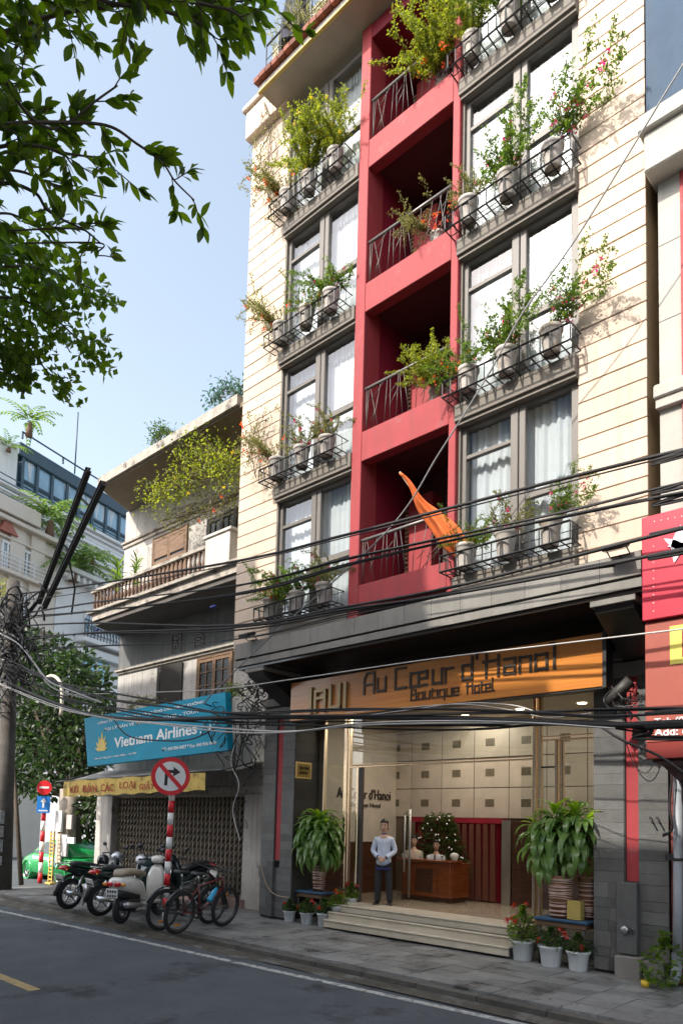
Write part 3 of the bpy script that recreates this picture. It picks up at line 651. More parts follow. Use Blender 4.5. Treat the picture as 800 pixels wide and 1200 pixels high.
# variant, mirrored, scale for each pot
LP_ = {0: [(1,0,.85), (0,1,.9), (5,1,1)], 1: [(2,0,1.05), (5,0,.9), (5,1,.9)], 2: [(2,0,1.1), (1,0,.7), (0,1,.8)], 3: [(2,0,1.2), (4,0,1.1), (4,1,.95)]}
RP_ = {0: [(1,0,.7), (5,0,.9), (3,0,.75)], 1: [(1,1,.85), (0,0,1.0), (3,0,1.0)], 2: [(5,1,.8), (0,0,1.05), (3,0,1.15)], 3: [(4,0,.75), (0,1,.9), (1,0,.9)], 4: [(0,0,1), (4,1,.9), (1,0,1)]}
look = {0: 'small green leaves', 1: 'low spreading leaves', 2: 'stems trailing left', 3: 'long arching sprays', 4: 'tall yellow-green foliage', 5: 'sparse thin twigs'}
for side, x0, x1, TB in (('left', -11.78, -9.48, LP_), ('right', -6.97, -4.65, RP_)):
    for k in TB:
        if not (side == 'right' and k == 4): rack(x0, x1, k)
        if k == 4: continue
        for j in range(3):
            v, mir, sc = TB[k][j]
            x = x0+(x1-x0)*(.17+.33*j)+random.uniform(-.03, .03)
            potted((x, 9.88, KZ(k)+.035), v, mir, sc, 'white pot with %s, %s in the %s rack, %s bay' % (look[v], pos_name[j], fl_name[k], side), 'potted creepers in the iron window racks')
# red-balcony trailing plants
for (x, z, v, sc, dd) in ((-7.55, 9.93, 4, .75, 'second'), (-7.6, 13.0, 2, .8, 'third'), (-7.5, 16.05, 4, 1.15, 'fourth')):
    r_ = root('potted_creeper', (x, 10.35, z), 0, 'creeper with reddish bracts spilling over the %s red balcony railing' % dd, 'potted plant', 'creepers on the red balconies')
    mo('pot', cage_pot, r_, True)
    for nm, me in zip(('stems', 'foliage', 'flowers'), (PV[v][0], PV[v][1], PV[1][2])):
        o = mo(nm, me, r_, True); o.location = (0, -.1, .36); o.scale = (sc, sc, sc); o.rotation_euler = (R_(28), 0, 0)
# ================================================================== floodlights, flag
def flood(x, y, z, lab):
    r_ = root('floodlight', (x, y, z), 0, lab, 'lamp', 'floodlights on the stone ledge')
    m4 = Matrix.Rotation(R_(20), 4, 'X')
    part('housing', MB().bev(-.16, .16, -.13, .13, .03, .11, .02, m4), irn, r_, True)
    part('bracket', MB().tube([(-.14, 0, .05), (-.14, .14, -.02), (.14, .14, -.02), (.14, 0, .05)], .012, 5).tube([(0, .12, -.02), (0, .35, -.06)], .014, 5), irn, r_, True)
    part('lens', MB().box(-.13, .13, -.1, .1, .012, .02, m4), mat('lamp_glass', (.3, .3, .32), .1), r_, True)
flood(-11.96, 9.72, 6.25, 'black floodlight on the left end of the stone ledge'); flood(-3.98, 9.72, 6.22, 'black floodlight on the right end of the stone ledge beside the pink sign')
fr = root('furled_flag', (-6.75, 10.05, 6.9), 0, 'furled orange flag on a slanting pole at the lowest red balcony', 'flag')
tip = pY(468, 553, 9.25); basep = Vector((-6.85, 10.1, 6.95))
part('flag_pole', MB().tube([basep, tip], .017, 6), mat('pole_wood', (.5, .42, .3), .5), fr)
ax = (basep-tip); g = MB(); rings = []; n = 44
for i in range(25):
    t = i/24; c = tip+ax*(.02+.80*t)+Vector((.0+.30*t**3, -.02, -.30*t**4)); rad = .022+.165*t**1.5*(1 if t < .85 else 1-(t-.85)*3.5)
    u = Vector((.75, 0, .66)); v_ = Vector((-.3, .9, .2)).normalized(); c = c+Vector((.03*math.sin(t*9), 0, .02*math.sin(t*13)))
    rings.append([c+(u*math.cos(2*math.pi*k/n)+v_*math.sin(2*math.pi*k/n)*.6)*rad*(1+(.42*math.sin(k*2*math.pi/n*4+t*3)+.22*math.sin(k*2*math.pi/n*7+t*9))*min(1, t*2.2)) for k in range(n)])
g.loft(rings); part('flag_cloth', g, mat('orange_cloth', (.72, .15, .03), .8, var=.2, vs=6), fr)
# dark parasol on the terrace
pr = root('closed_parasol', (-11.3, 9.9, 18.9), 0, 'dark navy folded parasol at the corner of the top terrace', 'parasol')
g = MB(); rings = []
for i in range(8):
    t = i/7; rr = .06+.26*math.sin(t*math.pi*.55); rings.append([Vector((-11.3+rr*math.cos(k*math.pi/6)*(1+.2*(k % 2)), 9.9+rr*math.sin(k*math.pi/6)*(1+.2*(k % 2)), 21.6-t*2.0)) for k in range(12)])
g.loft(rings, smooth=False); part('canopy', g, mat('navy_cloth', (.012, .014, .04), .7), pr); part('mast', MB().tube([(-11.3, 9.9, 18.86), (-11.3, 9.9, 21.7)], .025, 6), irn, pr)
g = MB(); r = random.Random(3); st2 = MB()
for i in range(60):
    x = r.uniform(-11.7, -7); y = r.uniform(9.62, 9.85); p = Vector((x, y, 18.9)); d = Vector((r.uniform(-.3, .3), r.uniform(-.25, .1), 1)); pts = [p.copy()]
    for k in range(8): p = p+d.normalized()*.17; d += rvec(r)*.12; pts.append(p.copy()); [leaf(g, p, rvec(r, .6), rvec(r), .17, .022) for _ in range(5)]
    st2.tube(pts, .006, 3, False)
bb = root('bamboo_hedge', (-9.3, 9.7, 18.87), 0, 'wispy bamboo hedge growing along the top terrace railing', 'hedge'); part('foliage', g, lf['d'], bb, kind='stuff'); part('stems', st2, mat('pale_cane', (.3, .27, .12), .6), bb, kind='stuff')
# ================================================================== pots of red flowers on the pavement
def bush(seed, R, Hh, n, kind, flm, nf, Lf=.07):
    r = random.Random(seed); fo = MB(); fl = MB(); st = MB()
    for i in range(9):
        a = r.uniform(0, 6.3); e = Vector((math.cos(a)*R*.6, math.sin(a)*R*.6, Hh*r.uniform(.6, .95))); st.tube([(0, 0, 0), e*.5+Vector((0, 0, .05)), e], .006, 4, False)
    for i in range(n):
        a = r.uniform(0, 6.28); t = r.random()**.6; z = r.random(); rr = R*t*(math.sin(min(1, z*1.15+.12)*math.pi)**.5)
        rr *= 1+.25*math.sin(a*3+seed)
        p = Vector((math.cos(a)*rr, math.sin(a)*rr, z*Hh)); leaf(fo, p, Vector((math.cos(a), math.sin(a), r.uniform(-.4, .7)))+rvec(r)*.4, rvec(r, 1.5), Lf*r.uniform(.6, 1.2), Lf*.6, .15)
    for i in range(nf):
        a = r.uniform(0, 6.28); z = r.uniform(.35, 1.0); rr = R*.95*(math.sin(min(1, z*.95)*math.pi)**.5); c = Vector((math.cos(a)*rr, math.sin(a)*rr, z*Hh+.02))
        for _ in range(16): leaf(fl, c+rvec(r)*.022, rvec(r), rvec(r), .04, .034)
    return st.mesh('stems', stemm), fo.mesh('foliage', lf[kind]), fl.mesh('flowers', flm)
BV = [bush(11, .17, .27, 330, 'c', redf, 2), bush(12, .19, .34, 420, 'a', redf, 4), bush(13, .24, .55, 620, 'a', redf, 6), bush(14, .2, .3, 380, 'c', redf, 4)]
fp = mat('white_plastic_pot', (.62, .64, .66), .45, var=.06, rnd=.05, streak=((.3, .3, .28), .35)); fpot = MB(); fpot.lathe([(0, 0), (.115, 0), (.12, .01), (.145, .22), (.165, .235), (.168, .262), (.155, .265), (.142, .25), (0, .235)], 24); fpotm = fpot.mesh('pot', fp)
pots = [(339, 1083, .2, 0, .95, 'small flower pot with one red bloom at the foot of the left pillar'), (359, 1086, .2, 3, 1, 'flower pot in front of the wheeled stand, second from the left pillar'), (380, 1089, .2, 0, 1.15, 'fluted pot nearest the kerb in the left group, beside the lowest step'),
        (395, 1079, .35, 1, 1, 'flower pot standing on the lowest entrance step'), (411, 1068, .5, 1, .95, 'flower pot highest on the steps beside the brass door post'),
        (612, 1128, .2, 2, 1.15, 'tallest red-flowered pot at the right end of the steps'), (645, 1135, .2, 3, 1.15, 'middle of the three flower pots right of the steps, under the wheel'), (677, 1140, .2, 3, 1.05, 'flower pot against the right slate pillar')]
for i, (x, y, z, v, sc, lab) in enumerate(pots):
    c = pZ(x, y-3, z-(.05 if z < .3 else 0)); r_ = root('flower_pot', (c.x, c.y, c.z), 0, lab, 'flower pot', 'red flower pots by the entrance')
    o = mo('pot', fpotm, r_, True); o.scale = (sc*(1.08 if i > 4 else .93),)*2+(sc*(1.08 if i > 4 else .95),)
    for nm, me in zip(('stems', 'foliage', 'flowers'), BV[v]):
        o = mo(nm, me, r_, True); o.location = (0, 0, .23*sc); o.rotation_euler = (0, 0, i*1.3); o.scale = (sc,)*3
# ================================================================== dracaenas
def dleaf_mesh(L, W, droop, m, name='leaf', n=6):
    g = MB(); v = []; 
    for i in range(n+1):
        t = i/n; w = W*(math.sin(math.pi*min(1, .12+t*.88))**.75)*.5+.002; ang = .9-droop*t
        if i == 0: x = z = 0.; 
        v += [Vector((x, -w, z+w*.35)), Vector((x, 0, z)), Vector((x, w, z+w*.35))]
        x += math.cos(ang)*L/n; z += math.sin(ang)*L/n
    g.add(v, [q for i in range(n) for q in ((i*3, i*3+3, i*3+4, i*3+1), (i*3+1, i*3+4, i*3+5, i*3+2))], True); return g.mesh(name, m)
dm = leafmat('dracaena_leaf', (.06, .13, .03), (.17, .27, .08), .3, .28); dm2 = leafmat('dracaena_young', (.14, .24, .03), (.25, .36, .06), .35, .3)
DL = [dleaf_mesh(.56, .115, 2.5, dm), dleaf_mesh(.48, .12, 2.8, dm), dleaf_mesh(.54, .105, 2.3, dm), dleaf_mesh(.42, .085, 1.2, dm2)]
weave = mat('woven_band', (.55, .38, .33), .35, .2, var=.15); weave2 = mat('woven_dark', (.16, .07, .03), .5)
def ribbon_pot(x, y, z, rb, rt, h, parent, name='woven_pot'):
    o = part(name, MB().lathe([(0, 0), (rb, 0), (rt*.96, h), (rt*.8, h), (0, h*.93)], 24, (x, y, z)), weave2, parent)
    g = MB(); r = random.Random(int(x*10)); zz = .03
    while zz < h-.03:
        rr = rb+(rt-rb)*zz/h; tl = r.uniform(-.03, .03); hh = r.choice((.012, .016, .022))
        n = 24; v = []
        for k in range(n):
            a = 2*math.pi*k/n; q = zz+tl*math.sin(a)
            v += [(x+(rr+.008)*math.cos(a), y+(rr+.008)*math.sin(a), z+q), (x+(rr+.008)*math.cos(a), y+(rr+.008)*math.sin(a), z+q+hh)]
        g.add(v, [(2*k, (2*k+2) % (2*n), (2*k+3) % (2*n), 2*k+1) for k in range(n)], True); zz += hh+r.uniform(.008, .03)
    part('band', g, weave, o); return o
def dracaena(loc, R, Hc, seed, nl, lab, heads, n_young):
    r = random.Random(seed); rt = root('dracaena', loc, 0, lab, 'potted plant')
    for (hx, hy, hz) in heads:
        part('cane', MB().tube([(hx*.3, hy*.3, -.05), (hx*.7, hy*.7, hz*.5), (hx, hy, hz)], [.035, .03, .022], 7), mat('cane_bark', (.2, .15, .09), .8, bump=.3), rt, True)
    for i in range(nl):
        hx, hy, hz = heads[i % len(heads)]; t = (i//len(heads))/(nl/len(heads)); a = i*2.39996+r.uniform(-.3, .3)
        z = hz-(1-t)*Hc*.62; me = DL[r.randrange(3)]; pit = R_(-48+54*t+r.uniform(-8, 8)); s = R/.5*(.66+.3*(1-abs(t-.45)))*r.uniform(.85, 1.1)
        if t > .8: me = DL[3] if r.random() < .6 else DL[2]
        inst('leaf', me, rt, (hx*(.6+.4*t)+.04*math.cos(a), hy*(.6+.4*t)+.04*math.sin(a), z), (s, s*1.05, s), (0, -pit, a), local=True)
    return rt
navy = mat('blue_tray', (.03, .08, .15), .4); 
def cart(x0, x1, y0, y1, zt, lab, wx):
    r_ = root('plant_cart', ((x0+x1)/2, (y0+y1)/2, .2), 0, lab, 'plant stand')
    part('tray', MB().bev(x0, x1, y0, y1, zt-.05, zt, .012), navy, r_); part('apron', MB().bev(x0+.04, x1-.04, y0+.03, y1-.03, zt-.14, zt-.055, .01), mat('cart_wood', (.12, .07, .04), .6), r_)
    for (a, b) in ((x0+.08, y0+.06), (x1-.08, y0+.06), (x0+.08, y1-.06), (x1-.08, y1-.06)): part('leg', MB().tube([(a, b, .14), (a, b, zt-.1)], .022, 6), irn, r_)
    w_ = part('wheel', MB().lathe([(.13, -.012), (.15, -.012), (.15, .012), (.13, .012), (.13, -.012)], 24, (wx, y0-.0, .17+.33), axis='y'), mat('wheel_grey', (.23, .2, .19), .6), r_)
    g = MB(); g.lathe([(0, -.02), (.03, -.02), (.03, .02), (0, .02)], 10, (wx, y0, .5), axis='y')
    for k in range(8): a = k*math.pi/4; g.tube([(wx, y0, .5), (wx+.135*math.cos(a), y0, .5+.135*math.sin(a))], .007, 4)
    part('spokes', g, mat('wheel_grey', (.23, .2, .19), .6), w_)
cart(-11.84, -10.98, 11.2, 11.7, .84, 'dark wheeled stand under the left dracaena', -11.25)
cart(-5.9, -4.98, 11.0, 11.6, .90, 'dark wheeled stand with blue tray under the right dracaena', -5.35)
d1 = dracaena((-11.25, 11.35, 1.38), .62, 1.15, 21, 285, 'big round dracaena left of the glass entrance', [(0, 0, 1.12), (-.22, .02, .9), (.25, -.04, .92)], 10)
p1 = ribbon_pot(-11.30, 11.42, .845, .12, .16, .6, None); tag(p1, 'tall dark pot wrapped in pale bands under the left dracaena', 'pot', 'banded pots on the stands')
d2 = dracaena((-5.5, 11.25, 1.55), .56, 1.1, 22, 290, 'big bushy dracaena right of the entrance against the slate pillar', [(-.15, 0, 1.12), (.2, .05, 1.1), (-.42, -.05, .85), (.38, -.05, .95)], 16)
p2 = ribbon_pot(-5.52, 11.2, .905, .17, .2, .68, None); tag(p2, 'pot with pale lilac bands under the right dracaena', 'pot', 'banded pots on the stands')
p3 = ribbon_pot(-5.13, 11.42, .905, .15, .19, .66, None); tag(p3, 'second darker banded pot behind, close to the slate pillar', 'pot', 'banded pots on the stands')
thing('cardboard_box', MB().bev(-5.35, -5.12, 11.06, 11.2, .905, 1.2, .005), mat('ochre_card', (.4, .3, .08), .7), 'small ochre box standing on the blue tray by the banded pots', 'box')
# weeds by the downspout
_, fo_, _ = bush(31, .3, .75, 260, 'a', redf, 0, .12); w_ = mo('weed_plant', fo_); w_.location = (-3.72, 10.72, .15); tag(w_, 'leafy green weed growing at the foot of the downspout', 'plant')
thing('yellow_cup', MB().lathe([(0, 0), (.05, 0), (.06, .09), (.05, .09), (.045, .01)], 14, (-3.93, 10.55, .16)), mat('yellow_plastic', (.75, .5, .04), .4), 'small yellow plastic cup on the pavement by the pillar', 'cup')
# ================================================================== left neighbour
nwall = mat('old_plaster', (.47, .45, .42), .85, var=.16, vs=1.6, bump=.25, bs=20, spots=((.13, .12, .11), 1.7, .58, .12), streak=((.12, .11, .10), .55))
nband = mat('grey_band_plaster', (.15, .155, .155), .85, var=.2, vs=2, streak=((.05, .05, .05), .5))
ntrim = mat('stained_trim', (.40, .36, .31), .85, var=.25, vs=4, bump=.3, bs=25, spots=((.1, .09, .08), 2.2, .52, .12))
shut = wood('brown_shutter', (.14, .08, .04), (.24, .14, .08), .6)
shutd = wood('dark_shutter', (.02, .017, .014), (.035, .03, .024), .6)
NBY = 11.9
nb = root('corner_house', (-17.5, 12, 0), label='old grey corner house with balustraded balcony, big eave and closed lattice gate', cat='building')
def side(poly, z0, z1, m, nm): return part(nm, MB().prism(poly, z0, z1), m, nb)
F_ = [(-13.0, NBY), (-13.0, 21), (-25.5, 21), (-21.15, NBY)]
side(F_, 3.0, 12.35, nwall, 'wall')
part('wall_base', MB().box(-21.2, -13.2, 12.7, 14, .1, 3.0), nwall, nb)
g = MB(); g.bev(-22.0, -21.02, 11.85, 12.7, .1, 3.02, .01); part('gate_pillar', g, nwall, nb)
part('gate_pillar', MB().bev(-14.45, -13.0, 11.82, 12.7, .1, 3.02, .01), nwall, nb)
part('gate_lintel', MB().bev(-22.0, -13.0, 11.80, 12.7, 3.02, 3.22, .01), ntrim, nb)
part('gate_sill', MB().bev(-21.0, -14.3, 11.7, 12.2, .12, .36, .015), mat('pink_sill', (.33, .22, .19), .8, var=.15), nb)
part('shop_shade', MB().box(-21.0, -14.5, 12.35, 12.4, .15, 3.0), mat('shop_dark', (.012, .012, .012), .8), nb)
gm = mat('gate_metal', (.27, .225, .165), .55, .3, var=.15, rnd=.12)
bar = MB().bev(-.017, .017, -.014, .014, 0, 2.62, .003).mesh('gate_bar', gm)
gt = part('lattice_gate', MB().box(-20.98, -14.5, 12.05, 12.1, .37, .41).box(-20.98, -14.5, 12.05, 12.1, 2.96, 3.0), gm, nb)
nbar = 36
for i in range(nbar): inst('gate_bar', bar, gt, (-20.95+i*6.42/(nbar-1), 12.07, .39))
g = MB(); sp = 6.42/(nbar-1)
for i in range(0, nbar-1):
    x = -20.95+i*sp
    for j in range(13):
        z = .44+j*.192
        for (a, b) in (((x, z), (x+sp, z+.17)), ((x+sp, z), (x, z+.17))):
            g.tube([(a[0], 12.045, a[1]), (b[0], 12.045, b[1])], .008, 3, False, False)
part('lattice', g, gm, gt, kind='stuff')
# windows of the first floor
def panel_window(x0, x1, z0, z1, m, lights=(2, 3), y=NBY, open_=False, mg=None):
    w_ = part('window', MB().box(x0, x1, y-.012, y+.06, z0, z1), mat('window_dark', (.02, .022, .022), .25), nb)
    g = MB(); t = .06; g.bev(x0-.05, x0+.03, y-.06, y, z0-.05, z1+.06, .008); g.bev(x1-.03, x1+.05, y-.06, y, z0-.05, z1+.06, .008); g.bev(x0+.03, x1-.03, y-.055, y, z1, z1+.06, .008); g.bev(x0+.03, x1-.03, y-.055, y, z0-.05, z0+.02, .008)
    part('window_frame', g, m, w_)
    for i in range(2):
        a = x0+.03+i*(x1-x0-.06)/2; b = a+(x1-x0-.06)/2-.01; g = MB()
        g.box(a, a+t, y-.045, y-.015, z0, z1); g.box(b-t, b, y-.045, y-.015, z0, z1); g.box(a+t, b-t, y-.045, y-.015, z0+.01, z0+.12); g.box(a+t, b-t, y-.045, y-.015, z1-.09, z1-.01)
        for c in range(1, lights[0]): q = a+t+(b-a-2*t)*c/lights[0]; g.box(q-.012, q+.012, y-.04, y-.02, z0+.12, z1-.09)
        for c in range(1, lights[1]): q = z0+(z1-z0)*c/lights[1]; g.box(a+t, b-t, y-.038, y-.022, q-.014, q+.014)
        if open_: g = MB().add([tuple(p) for p in g.v], g.f, False, Matrix.Translation((a if i == 0 else b, y-.02, 0)) @ Matrix.Rotation(R_(-75 if i == 0 else 68), 4, 'Z') @ Matrix.Translation((-(a if i == 0 else b), -(y-.02), 0)))
        part('shutter_leaf', g, m, w_)
    return w_
panel_window(-18.75, -17.55, 5.3, 6.8, shutd, (2, 2))
sh = part('open_shutter', MB().box(0, .62, -.02, .02, 5.3, 6.8, Matrix.Translation((-17.6, NBY-.03, 0)) @ Matrix.Rotation(R_(-150), 4, 'Z')), shutd, nb)
panel_window(-16.75, -15.25, 5.3, 6.8, shut, (2, 4))
# grey band, string courses, old characters
part('grey_band', MB().bev(-21.13, -13.0, NBY-.02, NBY+.1, 7.06, 8.18, .004), nband, nb)
g = MB(); g.bev(-21.2, -13.0, NBY-.12, NBY+.1, 6.99, 7.05, .01); g.bev(-21.15, -13.0, NBY-.06, NBY+.1, 6.92, 6.99, .01); part('string_course', g, ntrim, nb)
chm = mat('worn_relief', (.19, .19, .18), .9, var=.3, vs=12)
g = MB()
def st_(x0, z0, x1, z1, th=.055):
    L = math.hypot(x1-x0, z1-z0); ux, uz = (x1-x0)/L, (z1-z0)/L; y = NBY-.06+random.uniform(0, .004)
    g.prism([(x0-uz*th/2, z0+ux*th/2), (x1-uz*th/2, z1+ux*th/2), (x1+uz*th/2, z1-ux*th/2), (x0+uz*th/2, z0-ux*th/2)], y, NBY-.02, 'y')
def ch1(x, z, s):   # enclosed character
    for a in ((0, 0, 0, 1), (0, 1, .8, 1), (.8, 1, .8, 0), (.2, .72, .62, .72), (.4, .85, .4, .5), (.4, .5, .2, .2), (.4, .5, .65, .2), (.2, .45, .62, .45)): st_(x+a[0]*s, z+a[1]*s, x+a[2]*s, z+a[3]*s)
def ch2(x, z, s):   # tall stacked character
    for a in ((.4, 1.1, .45, 1), (0, .95, .85, .95), (.2, .8, .2, .65), (.2, .8, .65, .8), (.65, .8, .65, .65), (.2, .65, .65, .65), (.05, .5, .05, 0), (.05, .5, .8, .5), (.8, .5, .8, 0), (.25, .35, .6, .35), (.25, .35, .25, .1), (.6, .35, .6, .1), (.25, .1, .6, .1)): st_(x+a[0]*s, z+a[1]*s, x+a[2]*s, z+a[3]*s)
ch1(-18.1, 7.2, .55); ch2(-17.0, 7.22, .55); part('relief_characters', g, chm, nb)
# balcony
BP = lambda y0, ex: [(-13.2, NBY+.1), (-21.35+.0, NBY+.1), (-20.72-ex, y0), (-13.75, y0), (-13.75, y0)][:4]
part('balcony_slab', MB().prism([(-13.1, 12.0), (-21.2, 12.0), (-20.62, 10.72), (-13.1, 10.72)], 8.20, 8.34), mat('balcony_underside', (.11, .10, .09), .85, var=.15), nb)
part('balcony_edge', MB().prism([(-13.05, 12.0), (-21.26, 12.0), (-20.67, 10.66), (-13.05, 10.66)], 8.34, 8.56), ntrim, nb)
part('balcony_edge', MB().prism([(-13.0, 12.0), (-21.45, 12.0), (-20.85, 10.56), (-13.0, 10.56)], 8.56, 8.64), ntrim, nb)
bl = MB().lathe([(.035, 0), (.045, .02), (.03, .05), (.055, .16), (.06, .22), (.03, .34), (.026, .44), (.045, .52), (.045, .56)], 10).mesh('baluster', mat('baluster_brown', (.15, .09, .06), .75, var=.25, vs=9, rnd=.2))
for i in range(29):
    x = -20.6+i*.2
    inst('baluster', bl, nb, (x, 10.68, 8.64))
for i in range(5): inst('baluster', bl, nb, (-20.78-i*.1, 10.9+i*.22, 8.64))
part('balustrade_rail', MB().bev(-20.75, -14.8, 10.6, 10.76, 9.2, 9.30, .012), ntrim, nb)
part('balustrade_rail', MB().tube([(-20.72, 10.7, 9.24), (-21.3, 12.0, 9.24)], .06, 6), ntrim, nb)
part('balcony_pier', MB().bev(-14.85, -13.85, 10.58, 10.85, 8.64, 9.42, .012).bev(-14.92, -13.78, 10.54, 10.9, 9.42, 9.5, .01), mat('white_plaster', (.58, .55, .5), .8, var=.12, streak=((.3, .27, .24), .4)), nb)
panel_window(-19.35, -17.6, 8.75, 10.95, shut, (1, 3))
g = MB()
for (a, b) in ((-19.25, -18.55), (-18.42, -17.7)):
    for (c, d) in ((8.85, 9.4), (9.5, 10.2), (10.3, 10.85)): g.bev(a, b, NBY-.05, NBY-.02, c, d, .01)
part('shutter_panel', g, shut, nb)
panel_window(-16.55, -15.3, 8.7, 10.8, shutd, (2, 3)); panel_window(-14.9, -13.6, 8.7, 10.8, shut, (2, 3))
g = MB(); g.bev(-21.2, -13.0, NBY-.1, NBY+.1, 11.22, 11.3, .01); g.bev(-21.18, -13.0, NBY-.05, NBY+.1, 11.1, 11.2, .01); part('string_course', g, ntrim, nb)
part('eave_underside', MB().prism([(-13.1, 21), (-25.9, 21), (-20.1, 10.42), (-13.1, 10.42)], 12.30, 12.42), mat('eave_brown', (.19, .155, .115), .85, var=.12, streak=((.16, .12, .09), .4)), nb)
part('eave_edge', MB().prism([(-13.05, 21.1), (-26.1, 21.1), (-20.16, 10.33), (-13.45, 10.33), (-13.45, 10.6), (-13.05, 10.6)], 12.36, 12.62), ntrim, nb)
part('drain_pipe', MB().tube([(-13.22, 11.74, .15), (-13.22, 11.74, 3.6)], .03, 8), mat('pale_pipe', (.5, .46, .38), .6), nb)
# airline agency sign board
vs_ = root('agency_sign', (-17.7, 10.9, 3.9), label='large tilted turquoise airline agency board above the lattice gate', cat='sign')
A_, B_, C_, D_ = pY(99, 842, 10.95), pY(103, 898, 10.95), pY(267, 879, 10.95), pY(264, 811, 10.95)
g = MB(); q = [A_, B_, C_, D_]; g.add([(p.x, 10.95, p.z) for p in q]+[(p.x, 11.13, p.z) for p in q], [(0, 1, 2, 3), (7, 6, 5, 4), (0, 4, 5, 1), (1, 5, 6, 2), (2, 6, 7, 3), (3, 7, 4, 0)])
part('board', g, mat('turquoise_board', (.004, .29, .46), .5, var=.1, vs=1.5, spec=.2), vs_)
wh = mat('white_print', (.85, .87, .87), .5); yl = mat('lotus_yellow', (.75, .55, .12), .5)
def sgn(s, x0, y0, x1, y1, hpx, m, nm='lettering', bold=.012, Y=10.948):
    """lettering on the board between two picture points (base line)"""
    p, q = pY(x0, y0, Y), pY(x1, y1, Y); t = pY((x0+x1)/2, (y0+y1)/2-hpx, Y); h = t.z-(p.z+q.z)/2; L = math.hypot(q.x-p.x, q.z-p.z)
    me = text_mesh(s, L, h, m, .006, bold); o = mo(nm, me, vs_); o.matrix_parent_inverse = WM[vs_.name].inverted()
    o.location = (p.x, Y, p.z); o.rotation_euler = (0, -math.atan2(q.z-p.z, q.x-p.x), 0)
sgn('Vietnam Airlines', 134, 877, 231, 860, 13, wh, 'brand_lettering', .02)
sgn('CÔNG TY CỔ PHẦN ĐẠI LÝ VÀ QUẢNG CÁO HÀNG KHÔNG', 115, 850, 239, 825, 5.5, wh, 'small_lettering')
sgn('ĐẠI LÝ BÁN VÉ MÁY BAY - HOTEL - TOUR', 122, 858, 233, 836, 5.5, wh, 'small_lettering')
sgn('Địa chỉ: Hàng Bè - Hoàn Kiếm - Hà Nội', 111, 891, 160, 884, 3.2, wh, 'small_lettering')
sgn('ĐT: 043.926 0427 * Fax: 043.926 0426', 190, 880.5, 254, 872, 4, wh, 'small_lettering')
g = MB(); c = pY(119, 880, 10.945); s = pY(119, 866, 10.945).z-c.z
for (an, L, w_) in ((-75, .75, .2), (-50, .85, .24), (-25, .95, .28), (0, 1.15, .3), (25, .95, .28), (50, .85, .24), (75, .75, .2)):
    a = R_(an); ux, uz = math.sin(a), math.cos(a); s_ = s*1.5; P = [(0, 0), (-uz*w_*.5+ux*L*.5, ux*w_*.5+uz*L*.5), (ux*L, uz*L), (uz*w_*.5+ux*L*.5, -ux*w_*.5+uz*L*.5)]
    g.prism([(c.x+p[0]*s_*.95, c.z+p[1]*s_*.95) for p in P][::-1], 10.938-abs(an)*.00004, 10.949, 'y')
part('lotus_emblem', g, yl, vs_)
g = MB(); c = pY(244, 852, 10.94); r = random.Random(2)
for i in range(7): a = c.x+r.uniform(-.35, .35); b = c.z+r.uniform(-.1, .1)+(a-c.x)*.12; g.lathe([(.0, -.006), (.035, -.006), (.035, 0)], 8, (a, 10.948, b), axis='y')
part('print_dots', g, wh, vs_)
for x in (-20.8, -17.7, -14.6): part('sign_strut', MB().tube([(x, 11.13, 4.9), (x, 11.9, 5.1)], .025, 5), irn, vs_)
# awning with banner
aw = root('awning', (-18, 11, 3.4), label='faded grey awning with a yellow lettered banner over the lattice gate', cat='awning')
tl, tr_, bl_, br_ = pY(76, 915, 10.6), pY(241, 905, 10.6), pY(78, 934, 10.6), pY(241, 926, 10.6)
g = MB(); n = 40; v = []
for i in range(n+1):
    t = i/n; x = tl.x+(-13.9-tl.x)*t
    v += [(x, 10.6, 3.40+.10*t+.008*math.sin(i*2.2)), (x, 11.25, 3.6+.03*math.sin(i*1.1)), (x, 11.88, 3.83)]
g.add(v, [q for i in range(n) for q in ((i*3, i*3+3, i*3+4, i*3+1), (i*3+1, i*3+4, i*3+5, i*3+2))], True)
part('canvas', g, mat('grey_canvas', (.30, .295, .28), .85, var=.15, vs=4), aw)
g = MB(); v = []; n = 60
for i in range(n+1):
    t = i/n; x = tl.x+(tr_.x-tl.x)*t; zt = tl.z+(tr_.z-tl.z)*t; zb = bl_.z+(br_.z-bl_.z)*t+.02*math.sin(i*.9); y = 10.585+.02*math.sin(i*.55)
    v += [(x, y, zb), (x, y-.01, (zt+zb)/2), (x, y, zt)]
g.add(v, [q for i in range(n) for q in ((i*3, i*3+3, i*3+4, i*3+1), (i*3+1, i*3+4, i*3+5, i*3+2))], True)
part('banner', g, mat('yellow_banner', (.62, .45, .12), .8, var=.2, vs=3, spots=((.28, .19, .07), 2.5, .56, .1)), aw)
bt = mat('banner_red', (.38, .06, .03), .8, var=.3, vs=9)
words = [('MƯỜI', 82, 92), ('BÁN', 97, 113), ('CÁC', 118, 133), ('LOẠI', 140, 158), ('GIẤY', 163, 181)]
for s, xa, xb in words:
    t = ((xa+xb)/2-76)/165; yb = 934-8*t-4.2; p, q = pY(xa, yb, 10.555), pY(xb, yb-.6, 10.555); h = pY(xa, yb-10.5, 10.555).z-p.z
    me = text_mesh(s, q.x-p.x, h, bt, .004, .01)
    for vv in me.vertices: vv.co += Vector((p.x, 10.556, p.z))
    mo('banner_word', me, aw)
part('awning_pipe', MB().tube([(-13.7, 10.6, 3.52), (-22.3, 10.6, 3.42)], .022, 6).tube([(-13.85, 10.6, 3.52), (-13.6, 11.85, 3.9)], .018, 6).tube([(-22.2, 10.6, 3.42), (-21.9, 11.85, 3.8)], .018, 6), irn, aw)
